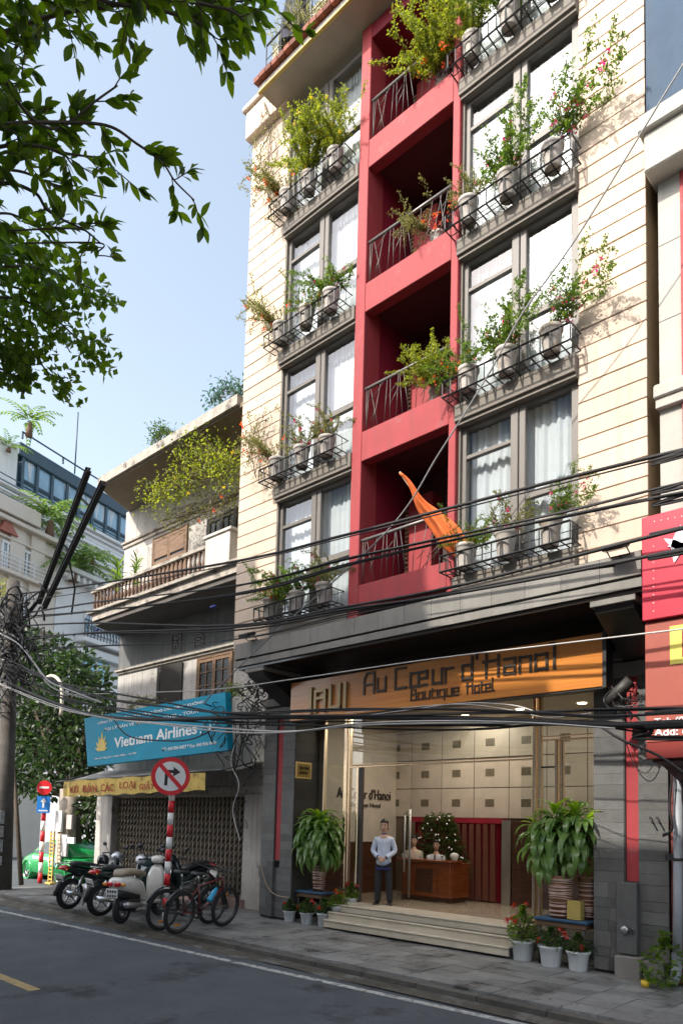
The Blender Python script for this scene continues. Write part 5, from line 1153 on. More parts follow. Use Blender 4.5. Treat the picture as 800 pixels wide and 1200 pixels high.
for i, wd in enumerate(('pale', 'upper black', 'lower black')): cable([(276, 868+i*2), (271+i*2, 895), (280-i*2, 920), (273+i*3, 950), (281, 985-i*4)], .010, Y=10.9, m=(cbr if i == 0 else cbl), strands=2, jit=1, lab='%s leads tangled down the pale pillar left of the hotel' % wd)
cable([(305, 1012), (312, 1036), (322, 1048), (338, 1052)], .008, Y=10.9, m=mat('cable_tan', (.4, .3, .18), .6), lab='tan hose drooping at the foot of the left slate pillar')
# tangle on the pole, tangle at the hotel corner, blue clips
g = MB()
for i in range(75):
    x, y = cr.uniform(-8, 34), cr.uniform(695, 790); P = []
    for k in range(cr.randint(5, 9)): P.append(pY(min(max(x, -8), 52), min(max(y, 680), 835), upy+cr.uniform(-.5, .1))); x += cr.uniform(-14, 14); y += cr.uniform(-12, 26)
    g.tube(spline(P, 5), cr.choice((.012, .018, .028)), 5, False)
part('cable_tangle', g, cbl, up, kind='stuff')
g = MB()
for i in range(26):
    x, y = cr.uniform(255, 300), cr.uniform(830, 870); P = []
    for k in range(cr.randint(4, 7)): P.append(pY(x, y, cr.uniform(10.6, 11.2))); x += cr.uniform(-14, 14); y += cr.uniform(-10, 22)
    g.tube(spline(P, 5), cr.choice((.008, .012, .018)), 5, False)
thing('cable_knot', g, cbl, 'knot of black cables on the pillar between the airline board and the hotel', 'cable')
g = MB(); r = random.Random(9)
for i in range(60):
    a = pY(r.uniform(283, 312), r.uniform(800, 836), r.uniform(10.5, 11.0)); g.tube(spline([a, a+rvec(r)*.14, a+rvec(r)*.2], 4), .012, 4)
thing('dry_twigs', g, irn, 'dark twiggy bird-nest of wires under the left end of the ledge', 'twigs')
jb = root('wall_switch_box', tuple(pY(303, 890, 11.2)), 0, 'small cream switch box on the pillar left of the hotel', 'box'); a, c = pY(297, 878, 11.2), pY(311, 893, 11.2)
part('case', MB().bev(a.x, c.x, 11.2, 11.4, c.z, a.z, .015), mat('box_cream', (.62, .58, .46), .5), jb); part('knob', MB().lathe([(.03, -.01), (.03, .01), (0, .01)], 8, ((a.x+c.x)/2, 11.19, (a.z+c.z)/2), axis='y'), whp, jb)
g = MB()
for (x, y, Y) in ((250, 711, 8.7), (114, 738, 8.7)): a = pY(x, y, Y); g = MB().bev(a.x-.08, a.x+.08, Y-.035, Y+.035, a.z-.022, a.z+.022, .01); thing('cable_clip', g, mat('clip_blue', (.02, .04, .35), .4), 'blue clip on the cable bundle ' + ('near the hotel corner' if x > 200 else 'at the left end of the balcony'), 'clip')
# ================================================================== people
def skin(joints, edges, rootv=0, sub=2, name='body', m=None):
    me = bpy.data.meshes.new(name); me.from_pydata([j[0] for j in joints], edges, []); o = bpy.data.objects.new(name, me); COL.objects.link(o)
    s = o.modifiers.new('s', 'SKIN'); 
    for i, j in enumerate(joints):
        rr = j[1] if isinstance(j[1], tuple) else (j[1], j[1]); me.skin_vertices[0].data[i].radius = rr
        me.skin_vertices[0].data[i].use_root = (i == rootv)
    s.use_smooth_shade = True; su = o.modifiers.new('u', 'SUBSURF'); su.levels = sub; su.render_levels = sub
    bpy.context.view_layer.update(); dg = bpy.context.evaluated_depsgraph_get(); out = bpy.data.meshes.new_from_object(o.evaluated_get(dg)); bpy.data.objects.remove(o)
    out.name = name; out.materials.clear(); out.materials.append(m); out.polygons.foreach_set('use_smooth', [True]*len(out.polygons)); return out
skinm = mat('skin', (.62, .38, .27), .5, var=.04); hairm = mat('hair_black', (.012, .010, .009), .4)
def head_mesh(g, c, s=1., m4=None):
    """head as stacked rings with brow, nose, chin; facing -Y"""
    prof = [(-.118, .026, .030, .018), (-.105, .045, .052, .008), (-.085, .056, .066, .0), (-.055, .064, .078, 0), (-.02, .069, .084, 0), (.015, .072, .088, .002), (.045, .073, .09, .006), (.075, .07, .086, .01), (.1, .058, .072, .014), (.118, .036, .046, .016), (.124, .01, .014, .016)]
    n = 20; rings = []
    for z, rx, ry, yo in prof:
        ring = []
        for k in range(n):
            a = 2*math.pi*k/n; x, y = rx*math.cos(a), ry*math.sin(a); f = max(0, -math.sin(a))**6
            if -.03 <= z <= 0.0: y -= .022*f*(1 if z < 0 else .5)         # nose
            if .01 <= z <= .05 and .25 < abs(math.cos(a)) < .62 and y < 0: y += .008   # eye sockets
            if -.09 < z < -.05: y -= .006*f                               # lips
            ring.append(Vector((c[0]+x*s, c[1]+(y+yo)*s, c[2]+z*s)))
        rings.append(ring)
    g.loft(rings, mtx=m4); 
    for sx in (-1, 1): g.loft([[Vector((c[0]+sx*(.07+.012*t)*s, c[1]+(.012+.022*math.cos(a))*s, c[2]+(.0+.032*math.sin(a))*s)) for a in [k*math.pi/4 for k in range(8)]] for t in (0, 1)], mtx=m4)
def face_bits(par, c, s=1.):
    g = MB()
    for sx in (-1, 1): g.lathe([(0, -.004), (.011, -.002), (.012, .004)], 8, (c[0]+sx*.029*s, c[1]-.077*s, c[2]+.018*s), axis='y'); g.box(c[0]+sx*.03-.016, c[0]+sx*.03+.016, c[1]-.092*s, c[1]-.08*s, c[2]+.036*s, c[2]+.042*s)
    part('eyes', g, hairm, par, True); part('lips', MB().bev(c[0]-.022*s, c[0]+.022*s, c[1]-.084*s, c[1]-.07*s, c[2]-.068*s, c[2]-.056*s, .003), mat('lip', (.42, .14, .12), .5), par, True)
def hair(par, c, s=1., long=False):
    g = MB(); n = 20; rings = []
    rings.append([Vector((c[0]+.074*math.cos(2*math.pi*k/n)*s, c[1]+max(.0, .092*math.sin(2*math.pi*k/n)+.012)*s, c[2]-.07*s)) for k in range(n)])
    rings.append([Vector((c[0]+.079*math.cos(2*math.pi*k/n)*s, c[1]+max(-.005, .099*math.sin(2*math.pi*k/n)+.012)*s, c[2]-.02*s)) for k in range(n)])
    for z, e in (( .03, 1.1), (.045, 1.1), (.075, 1.12), (.105, 1.12), (.13, 1.0), (.146, .6), (.150, .1)):
        ring = []
        for k in range(n):
            a = 2*math.pi*k/n; rx, ry = .073*e, .09*e; sc = math.sqrt(max(0, 1-(max(0, z-.05)/.105)**2.2)) if z > .05 else 1; sc = max(sc, .08)
            x, y = rx*math.cos(a)*sc, ry*math.sin(a)*sc+.012; 
            if y < -.02 and z < .07: y = max(y, -.03) ; x *= .93
            ring.append(Vector((c[0]+x*s, c[1]+y*s, c[2]+z*s)))
        rings.append(ring)
    if long: rings = [[Vector((c[0]+.085*math.cos(2*math.pi*k/n)*s, c[1]+max(.0, .1*math.sin(2*math.pi*k/n)*s)+.01, c[2]-.1*s)) for k in range(n)]]+rings
    g.loft(rings); part('hair', g, hairm, par, True)
def hand(joints, edges, wrist, dirv, side, curl, wi):
    """palm and five bent fingers grown from wrist vertex index wi"""
    d = Vector(dirv).normalized(); s = Vector(side).normalized(); dn = Vector(curl).normalized(); w_ = Vector(wrist)
    k = len(joints); joints += [(w_+d*.045, (.021, .032)), (w_+d*.085, (.014, .036))]; edges += [(wi, k), (k, k+1)]; palm = k+1
    for i, (off, L) in enumerate(((-.028, .058), (-.010, .072), (.009, .068), (.027, .052))):
        b = w_+d*.10+s*off; m1 = b+d*L*.5+dn*L*.15; m2 = m1+d*L*.35+dn*L*.4; q = len(joints); joints += [(b, .0088), (m1, .0085), (m2, .0075)]; edges += [(palm, q), (q, q+1), (q+1, q+2)]
    b = w_+d*.045+s*-.035; q = len(joints); joints += [(b, .0105), (b+d*.03+s*-.018+dn*.01, .0098), (b+d*.06+s*-.016+dn*.025, .0085)]; edges += [(k, q), (q, q+1), (q+1, q+2)]
hp = pY(449, 1060, 12.0); 
dm_ = root('person', (hp.x, 11.98, .65), R_(28), 'doorman in a light blue tunic and dark trousers, hands clasped, standing in the doorway', 'person')
J = [((0, .0, .93), (.11, .08)), ((0, .0, 1.08), (.125, .09)), ((0, 0, 1.25), (.15, .105)), ((0, .01, 1.38), (.13, .085)), ((0, 0, 1.47), (.052, .055)), ((0, -.01, 1.54), (.05, .052)),
     ((-.17, .0, 1.39), .058), ((-.245, .02, 1.13), .042), ((-.09, -.15, 1.0), .026), ((.17, .0, 1.39), .058), ((.245, .02, 1.13), .042), ((.07, -.16, .99), .026),
     ((-.095, 0, .86), (.085, .09)), ((-.105, -.01, .48), .056), ((-.115, .02, .09), .04), ((.095, 0, .86), (.085, .09)), ((.12, -.01, .48), .056), ((.14, .02, .09), .04)]
E_ = [(0, 1), (1, 2), (2, 3), (3, 4), (4, 5), (3, 6), (6, 7), (7, 8), (3, 9), (9, 10), (10, 11), (0, 12), (12, 13), (13, 14), (0, 15), (15, 16), (16, 17)]
J2, E2 = list(J), list(E_); hand(J2, E2, J[8][0], (.75, -.35, -.35), (-.2, .3, .9), (.1, .6, -.4), 8); hand(J2, E2, J[11][0], (-.8, -.3, -.4), (.2, .3, .9), (-.1, .6, -.3), 11)
body = mo('body', skin(J2, E2, 0, 2, 'body', skinm), dm_, True)
g = MB(); head_mesh(g, (0, -.015, 1.65), 1.1); part('head', g, skinm, dm_, True); face_bits(dm_, (0, -.015, 1.65), 1.1); hair(dm_, (0, -.015, 1.65), 1.12)
blue = mat('pale_blue_tunic', (.66, .73, .86), .85, var=.08, vs=9, streak=((.38, .46, .66), .55), bump=.5, bs=14)  # darker streaks paint stripes and the shading of pleats into the cloth colour
Js = [((0, 0, .765), (.188, .148)), ((0, .0, .98), (.178, .14)), ((0, 0, 1.12), (.155, .112)), ((0, 0, 1.27), (.17, .12)), ((0, .01, 1.40), (.135, .088)), ((0, 0, 1.455), (.066, .062)),
      ((-.165, .0, 1.37), .068), ((-.25, .02, 1.13), .06), ((-.12, -.13, 1.01), .052), ((-.105, -.14, 1.005), .05), ((.165, .0, 1.37), .068), ((.25, .02, 1.13), .06), ((.10, -.14, 1.0), .052), ((.085, -.15, .995), .05)]
Es = [(0, 1), (1, 2), (2, 3), (3, 4), (4, 5), (4, 6), (6, 7), (7, 8), (8, 9), (4, 10), (10, 11), (11, 12), (12, 13)]
mo('tunic', skin(Js, Es, 2, 2, 'tunic', blue), dm_, True)
navyc = mat('navy_trim', (.02, .03, .16), .7)
part('tunic_hem', MB().lathe([(.180, 0), (.184, .0), (.186, .05), (.17, .05)], 24, (0, 0, .725), Matrix.Scale(.74, 4, (0, 1, 0))), navyc, dm_, True)
part('collar', MB().lathe([(.062, 0), (.066, .02), (.06, .03)], 20, (0, -.003, 1.475)), navyc, dm_, True)
part('cuff', MB().tube([(-.112, -.137, 1.008), (-.092, -.148, .998)], .038, 12), navyc, dm_, True); part('cuff', MB().tube([(.092, -.147, .998), (.072, -.158, .99)], .038, 12), navyc, dm_, True)
trm = mat('dark_trousers', (.022, .023, .027), .85, var=.3, vs=9, bump=.6, bs=12)
Jt = [((0, 0, .92), (.15, .115)), ((-.1, 0, .80), (.1, .1)), ((-.112, -.01, .48), .083), ((-.12, .015, .12), .075), ((-.12, .012, .05), .078), ((.1, 0, .80), (.1, .1)), ((.127, -.01, .48), .083), ((.145, .015, .12), .075), ((.145, .012, .05), .078)]
mo('trousers', skin(Jt, [(0, 1), (1, 2), (2, 3), (3, 4), (0, 5), (5, 6), (6, 7), (7, 8)], 0, 2, 'trousers', trm), dm_, True)
for sx, xx in ((-1, -.12), (1, .145)):
    g = MB(); g.loft([[Vector((xx+sx*.02*t+rx*math.cos(a), .09-.30*t, max(.0, rz*(math.sin(a)+.75)))) for a in [k*math.pi/6 for k in range(12)]] for t, rx, rz in ((0, .03, .03), (.1, .045, .05), (.4, .045, .05), (.7, .052, .032), (.93, .042, .024), (1, .015, .012))]); part('shoe', g, mat('black_shoe', (.012, .012, .012), .2), dm_, True)
def receptionist(px, py, lab, shirt, tie, long):
    Yd = 13.95; h = pY(px, py, Yd); b = root('person', (h.x, Yd, h.z-1.28), R_(20), lab, 'person')
    Jr = [((0, 0, .45), (.14, .11)), ((0, 0, .8), (.15, .1)), ((0, .01, 1.0), (.125, .08)), ((0, 0, 1.10), .05), ((0, 0, 1.17), .048), ((-.17, 0, .99), .055), ((-.22, -.02, .74), .045), ((-.14, -.24, .66), .03), ((.17, 0, .99), .055), ((.22, -.02, .74), .045), ((.14, -.24, .66), .03)]
    Er = [(0, 1), (1, 2), (2, 3), (3, 4), (2, 5), (5, 6), (6, 7), (2, 8), (8, 9), (9, 10)]
    J3, E3 = list(Jr), list(Er); hand(J3, E3, Jr[7][0], (.3, -.9, 0), (-.9, -.3, 0), (0, -.2, -1), 7); hand(J3, E3, Jr[10][0], (-.3, -.9, 0), (-.9, .3, 0), (0, -.2, -1), 10)
    mo('body', skin(J3, E3, 1, 1, 'body', skinm), b, True)
    Jc = [((0, 0, .4), (.165, .13)), ((0, 0, .8), (.168, .118)), ((0, .01, 1.005), (.138, .088)), ((0, 0, 1.08), .062), ((-.175, 0, .99), .07), ((-.225, -.02, .74), .058), ((-.16, -.19, .675), .045), ((.175, 0, .99), .07), ((.225, -.02, .74), .058), ((.16, -.19, .675), .045)]
    mo('shirt', skin(Jc, [(0, 1), (1, 2), (2, 3), (2, 4), (4, 5), (5, 6), (2, 7), (7, 8), (8, 9)], 1, 2, 'shirt', shirt), b, True)
    g = MB(); head_mesh(g, (0, 0, 1.27)); part('head', g, skinm, b, True); face_bits(b, (0, 0, 1.27)); hair(b, (0, 0, 1.27), 1., long)
    if tie: part('tie', MB().prism([(-.012, 1.05), (.012, 1.05), (.026, .74), (0, .70), (-.026, .74)], -.132, -.122, 'y'), navyc, b, True)
receptionist(485, 985, 'woman in a cream blouse seated behind the left part of the reception desk', mat('cream_blouse', (.68, .56, .44), .8), False, True)
receptionist(511, 990, 'man in a white shirt and dark tie seated behind the reception desk', mat('white_shirt', (.72, .73, .76), .8), True, False)
# reception desk, christmas tree, flowers
dk = root('reception_desk', (-9.8, 13.4, .65), label='polished reddish-brown wooden reception desk in the lobby', cat='desk')
xa, xb = pY(470, 1030, 13.3).x, pY(527, 1030, 13.3).x; zt = pY(512, 1008, 13.3).z
dw = wood('desk_wood', (.16, .04, .012), (.25, .07, .02), .22, coat=.3)
part('front', MB().bev(xa, xb, 13.3, 13.38, .75, zt-.06, .01), dw, dk); part('side', MB().bev(xb-.05, xb+.002, 13.39, 14.05, .75, zt-.06, .01), dw, dk); part('counter_top', MB().bev(xa-.1, xb+.06, 13.22, 13.72, zt-.05, zt, .012), dw, dk); part('plinth', MB().box(xa+.02, xb-.05, 13.36, 14.0, .65, .75), darkw, dk)
x = pY(487, 1030, 13.3).x; x2 = pY(507, 1030, 13.3).x; part('inset_panel', MB().bev(x, x2, 13.285, 13.302, .85, zt-.2, .006), darkw, dk)
part('panel_line', MB().box(pY(512, 1030, 13.3).x, pY(512, 1030, 13.3).x+.012, 13.297, 13.301, .8, zt-.08), darkw, dk)
c = pY(513, 1000, 14.15); ct = root('christmas_tree', (c.x, 14.15, .66), 0, 'dark bushy Christmas tree with silver baubles behind the receptionists', 'tree'); r = random.Random(3); g = MB(); bb2 = MB()
for i in range(1500):
    z = .5+r.random()*1.45; R0 = .95*(1-(z-.5)/1.7)**.6; a = r.uniform(0, 6.28); rr = R0*r.random()**.4; leaf(g, Vector((rr*math.cos(a), rr*.25*math.sin(a), z)), Vector((math.cos(a), math.sin(a)*.3, r.uniform(-.5, .6))), rvec(r), .14, .03)
for i in range(34): z = .55+r.random()*1.35; R0 = .9*(1-(z-.5)/1.7)**.6; a = r.uniform(0, 3.14)+3.14; bb2.lathe([(0, -.03), (.022, -.02), (.03, 0), (.022, .02), (0, .03)], 8, (R0*math.cos(a), R0*.25*math.sin(a)-.03, z))
part('foliage', g, lf['c'], ct, True); part('baubles', bb2, mat('silver_bauble', (.75, .75, .75), .2, .8), ct, True); part('stand', MB().tube([(0, 0, 0), (0, 0, .6)], .05, 6), stemm, ct, True)
c = pY(532, 1010, 13.45); thing('desk_flowers', MB().lathe([(0, 0), (.06, 0), (.08, .06), (.1, .13), (.05, .17), (0, .18)], 10, (c.x, 13.45, zt)), mat('white_cloth', (.75, .72, .66), .7), 'small white arrangement on the right end of the desk', 'ornament')
# lobby lights (lit downlights of the photograph)
dlm = mat('downlight_glow', (1, .9, .7), emit=((1, .82, .55), 5))
for i, (x, y) in enumerate(((-10.6, 12.6), (-9.2, 12.6), (-7.8, 12.6), (-6.4, 12.7), (-10.6, 13.9), (-9.2, 13.9), (-7.8, 13.9), (-6.4, 13.9), (-5.3, 12.6))):
    part('downlight', MB().lathe([(0, -.0), (.09, 0), (.09, .03)], 14, (x, y, 4.885)), dlm, hotel)
for x, y, e in ((-9.6, 13.0, 24), (-6.8, 13.0, 18), (-9.0, 14.1, 12)):
    li = bpy.data.lights.new('lobby_lamp', 'AREA'); li.energy = e; li.size = 1.2; li.color = (1, .88, .72); lo = bpy.data.objects.new('lobby_lamp', li); COL.objects.link(lo); lo.location = (x, y, 4.86)
# ================================================================== motorcycles, bicycles, taxi
tyre = mat('tyre_rubber', (.018, .018, .018), .8); alloy = mat('alloy', (.42, .42, .43), .35, .8); chrome = mat('chrome', (.7, .7, .7), .15, 1.); blk = mat('black_plastic', (.02, .02, .022), .4); seatm = mat('seat_vinyl', (.03, .03, .032), .55)
tailr = mat('tail_red', (.55, .01, .015), .2, coat=.5); amb = mat('amber_lens', (.75, .28, .03), .25); platem = mat('number_plate', (.75, .74, .7), .5)
VS = 1.27
def wheel(par, x, y, z, R, wt, spokes, hub=.05, spm=alloy, rimw=.02):
    w_ = part('wheel', MB().lathe([(R-wt*1.05, -wt*.36), (R-wt*.45, -wt*.5), (R-.008, -wt*.33), (R, 0), (R-.008, wt*.33), (R-wt*.45, wt*.5), (R-wt*1.05, wt*.36)], 36, (x, y, z), axis='y'), tyre, par, True)
    g = MB(); rr = R-wt*1.0; g.lathe([(rr, -wt*.4), (rr-rimw, -wt*.3), (rr-rimw, wt*.3), (rr, wt*.4)], 32, (x, y, z), axis='y'); g.lathe([(0, -.05), (hub, -.045), (hub, .045), (0, .05)], 14, (x, y, z), axis='y')
    if spokes <= 6:
        for k in range(spokes): a = 2*math.pi*k/spokes+.3; g.tube([(x+hub*.8*math.cos(a), y, z+hub*.8*math.sin(a)), (x+(rr-rimw*.5)*math.cos(a+.12), y, z+(rr-rimw*.5)*math.sin(a+.12))], [.022, .014], 6)
    else:
        for k in range(spokes): a = 2*math.pi*k/spokes; b_ = a+(.5 if k % 2 else -.5); s = .02 if k % 4 < 2 else -.02; g.tube([(x+hub*math.cos(b_), y+s, z+hub*math.sin(b_)), (x+rr*math.cos(a), y, z+rr*math.sin(a))], .0016 if spokes > 20 else .003, 3, False, False)
    part('rim', g, spm, w_, True); return w_
def loftbody(secs, n=14):
    """secs: (x, zc, half-width, half-height) superellipse rings along x"""
    rings = []
    for x, zc, hw, hh in secs:
        rings.append([Vector((x, hw*math.copysign(abs(math.cos(a))**.7, math.cos(a)), zc+hh*math.copysign(abs(math.sin(a))**.7, math.sin(a)))) for a in [2*math.pi*k/n for k in range(n)]])
    return MB().loft(rings)
def underbone(loc, rz, lab, bodym, seatc, trimm, lean=0):
    """step-through motorcycle, x forward"""
    m = root('motorbike', loc, rz, lab, 'motorbike', 'motorbikes parked on the pavement'); m.rotation_euler = (lean, 0, rz)
    wheel(m, -.62, 0, .29, .29, .085, 5); wheel(m, .62, 0, .29, .29, .075, 5)
    part('body', loftbody([(-.86, .78, .02, .015), (-.78, .76, .06, .05), (-.5, .72, .09, .09), (-.2, .64, .085, .11), (.02, .52, .08, .12), (.2, .46, .06, .08), (.28, .5, .05, .05)]), bodym, m, True)
    part('leg_shield', loftbody([(.2, .55, .05, .18), (.28, .62, .17, .25), (.36, .72, .17, .22), (.42, .86, .09, .09)]), bodym, m, True)
    part('seat', loftbody([(-.66, .84, .07, .03), (-.55, .86, .11, .04), (-.25, .82, .12, .045), (-.02, .77, .10, .05), (.08, .74, .05, .03)]), seatc, m, True)
    part('engine', loftbody([(-.25, .36, .09, .1), (-.1, .34, .12, .13), (.1, .33, .11, .12), (.2, .38, .06, .07)]).tube([(-.12, 0, .3), (.18, 0, .42)], .06, 8), alloy, m, True)
    f = part('front_fork', MB().tube([(.62, .07, .29), (.46, .07, .85)], .02, 6).tube([(.62, -.07, .29), (.46, -.07, .85)], .02, 6), chrome, m, True)
    part('front_fender', MB().loft([[Vector((.62+rr*math.cos(a), yy, .29+rr*math.sin(a))) for (rr, yy) in ((.315, -.055), (.335, 0), (.315, .055), (.30, 0))] for a in [R_(20+i*14) for i in range(10)]]), bodym, m, True)
    part('rear_fender', MB().loft([[Vector((-.62+rr*math.cos(a), yy, .31+rr*math.sin(a))) for (rr, yy) in ((.33, -.07), (.36, 0), (.33, .07), (.315, 0))] for a in [R_(60+i*14) for i in range(10)]]), blk, m, True)
    for s in (-1, 1): part('shock', MB().tube([(-.6, s*.1, .32), (-.45, s*.1, .64)], .028, 8), chrome, m, True)
    part('exhaust', MB().tube([(.1, -.1, .25), (-.2, -.14, .22), (-.35, -.15, .26), (-.85, -.16, .36)], [.018, .02, .04, .045], 10), chrome, m, True)
    part('handlebar', MB().tube(spline([(.36, -.33, .98), (.42, -.2, 1.0), (.44, 0, .96), (.42, .2, 1.0), (.36, .33, .98)], 4), .014, 8), blk, m, True)
    h = part('headlight_cowl', loftbody([(.34, .94, .07, .05), (.44, .97, .11, .08), (.53, .94, .1, .075), (.57, .92, .05, .04)]), trimm, m, True)
    part('headlight', MB().lathe([(0, .0), (.055, -.0), (.06, -.02)], 14, (.575, 0, .93), axis='x'), mat('lamp_clear', (.7, .72, .75), .1), m, True)
    for s in (-1, 1):
        mi = part('mirror', MB().tube([(.4, s*.2, 1.0), (.38, s*.28, 1.14)], .007, 5).loft([[Vector((.37, s*.3+.06*math.cos(a), 1.17+.04*math.sin(a))) for a in [k*.785 for k in range(8)]], [Vector((.385, s*.3+.05*math.cos(a), 1.17+.033*math.sin(a))) for a in [k*.785 for k in range(8)]]]), blk, m, True)
    part('tail_light', loftbody([(-.9, .77, .03, .02), (-.87, .78, .085, .035), (-.78, .79, .1, .04)]), tailr, m, True)
    for s in (-1, 1): part('indicator', MB().lathe([(0, -.03), (.022, 0), (0, .03)], 8, (-.85, s*.11, .76), axis='y'), amb, m, True)
    pl = part('number_plate', MB().bev(-.01, .01, -.095, .095, -.07, .07, .004, Matrix.Translation((-.9, 0, .6)) @ Matrix.Rotation(R_(-20), 4, 'Y')), platem, m, True)
    g = MB()
    for k in range(4): g.box(-.912, -.903, -.075+k*.04, -.05+k*.04, .615, .645, None); g.box(-.909-.0, -.900, -.075+k*.04, -.05+k*.04, .56, .59)
    part('plate_digits', g, bk, pl, True)
    part('rack', MB().tube([(-.55, -.08, .88), (-.85, -.08, .87), (-.9, 0, .87), (-.85, .08, .87), (-.55, .08, .88)], .009, 5), chrome, m, True)
    part('stand', MB().tube([(-.05, .05, .3), (-.12, .2, .0)], .012, 5), blk, m, True)
    m.scale = (VS,)*3; return m
def scooter(loc, rz, lab, bodym, seatc):
    m = root('scooter', loc, rz, lab, 'scooter')
    wheel(m, -.6, 0, .23, .23, .1, 5); wheel(m, .6, 0, .23, .23, .095, 5)
    part('body', loftbody([(-.86, .66, .05, .05), (-.8, .66, .14, .1), (-.6, .64, .2, .15), (-.35, .58, .19, .16), (-.12, .5, .12, .17), (0, .38, .1, .1)]), bodym, m, True)
    part('floorboard', MB().bev(-.1, .42, -.15, .15, .26, .32, .02), bodym, m, True)
    part('leg_shield', loftbody([(.36, .46, .12, .16), (.42, .56, .17, .24), (.48, .70, .15, .2), (.52, .86, .07, .07)]), bodym, m, True)
    part('front_fender', loftbody([(.38, .4, .05, .06), (.5, .45, .08, .07), (.66, .45, .08, .06), (.82, .34, .05, .04)]), bodym, m, True)
    part('seat', loftbody([(-.78, .8, .08, .03), (-.65, .84, .15, .05), (-.35, .83, .16, .055), (-.1, .78, .13, .05), (0, .76, .06, .03)]), seatc, m, True)
    part('engine_cover', loftbody([(-.75, .3, .08, .07), (-.55, .32, .16, .12), (-.3, .33, .15, .13), (-.15, .34, .08, .08)]), blk, m, True)
    part('under_skirt', loftbody([(-.82, .5, .06, .06), (-.6, .48, .14, .09), (-.3, .45, .15, .09)]), blk, m, True)
    part('handlebar', MB().tube(spline([(.4, -.33, .98), (.47, -.18, 1.0), (.5, 0, .98), (.47, .18, 1.0), (.4, .33, .98)], 4), .016, 8), blk, m, True)
    part('headset', loftbody([(.42, .98, .08, .05), (.5, 1.0, .14, .07), (.57, .98, .09, .06)]), bodym, m, True)
    part('headlight', MB().lathe([(0, 0), (.06, 0), (.065, -.02)], 14, (.58, 0, .98), axis='x'), mat('lamp_clear', (.7, .72, .75), .1), m, True)
    part('fork', MB().tube([(.6, .06, .23), (.5, .05, .6)], .02, 6), chrome, m, True)
    for s in (-1, 1): part('mirror', MB().tube([(.45, s*.18, 1.0), (.42, s*.3, 1.2)], .007, 5).loft([[Vector((x_, s*.32+.06*math.cos(a), 1.23+.045*math.sin(a))) for a in [k*.785 for k in range(8)]] for x_ in (.41, .43)]), blk, m, True); part('tail_light', MB().bev(-.9, -.84, s*.07-.05, s*.07+.05, .62, .69, .015), tailr, m, True)
    part('indicator', MB().bev(-.885, -.83, -.2, -.13, .625, .68, .015), amb, m, True); part('indicator', MB().bev(-.885, -.83, .13, .2, .625, .68, .015), amb, m, True)
    pl = part('number_plate', MB().bev(-.92, -.9, -.1, .1, .44, .59, .005), platem, m, True); g = MB()
    for k in range(4): g.box(-.925, -.919, -.08+k*.043, -.055+k*.043, .53, .565); g.box(-.925, -.919, -.08+k*.043, -.055+k*.043, .46, .495)
    part('plate_digits', g, bk, pl, True)
    part('exhaust', MB().tube([(-.3, -.17, .28), (-.8, -.2, .33)], [.04, .05], 10), alloy, m, True)
    m.scale = (VS,)*3; return m
def dz(z): return .13
blkpaint = mat('dark_paint', (.012, .022, .022), .25, coat=.6); silver = mat('silver_paint', (.5, .52, .56), .3, .5, coat=.4)
def at(px, py, z=.15): c = pZ(px, py, z); return c
# rear wheels are near the kerb; bikes point at the house wall
def place_rear(px, py, heading, back=.62):
    back *= VS; c = at(px, py); return (c.x+back*math.cos(heading), c.y+back*math.sin(heading), .155), heading
h = R_(104); l, h = place_rear(80, 1066, h); m1 = underbone(l, h, 'leftmost dark motorbike with a red tail light and silver tank strip', blkpaint, seatm, silver, R_(5))
h = R_(98); l, h = place_rear(117, 1074, h); m2 = underbone(l, h, 'dark green motorbike with a pale number plate, between the leftmost bike and the white scooter', mat('green_black', (.012, .035, .032), .22, coat=.7), seatm, blkpaint, R_(5))
h = R_(118); l, h = place_rear(142, 1083, h, .6); scooter(l, h, 'white and cream scooter with a beige seat, right of the dark motorbikes', mat('scooter_white', (.68, .66, .6), .22, coat=.7), mat('beige_seat', (.34, .28, .2), .5))
c = at(152, 1068); m4_ = underbone((c.x-.35, c.y+.75, .155), R_(-62), 'motorbike with a silver headlight cowl facing the street behind the scooter', mat('teal_paint', (.02, .06, .08), .25, coat=.6), seatm, mat('silver_paint', (.5, .52, .56), .3, .5), R_(-4))
c = at(172, 1066); underbone((c.x, c.y+1.0, .155), R_(-75), 'dark motorbike parked against the lattice gate behind the bicycles', blkpaint, seatm, blkpaint, R_(-4))
c = pY(121, 1008, 9.0); thing('helmet', MB().lathe([(.13, -.09), (.14, -.02), (.135, .05), (.11, .1), (.06, .135), (0, .145)], 18, (c.x, 9.0, c.z)), mat('helmet_black', (.015, .015, .018), .12, coat=.8), 'shiny black helmet resting on the motorbike seat', 'helmet')
c = pY(170, 1006, 9.1); thing('grey_bag', loftbody([(-.18, 0, .05, .05), (-.1, .02, .12, .1), (.1, 0, .12, .1), (.18, -.02, .05, .05)]).v and MB().lathe([(0, -.1), (.12, -.08), (.14, 0), (.1, .08), (0, .1)], 12, (c.x, 9.2, c.z-.1)), mat('dark_bag', (.03, .06, .07), .6), 'dark teal bag hung on the handlebars beside the gate', 'bag')
darkrim = mat('dark_rim', (.06, .06, .06), .4, .5)
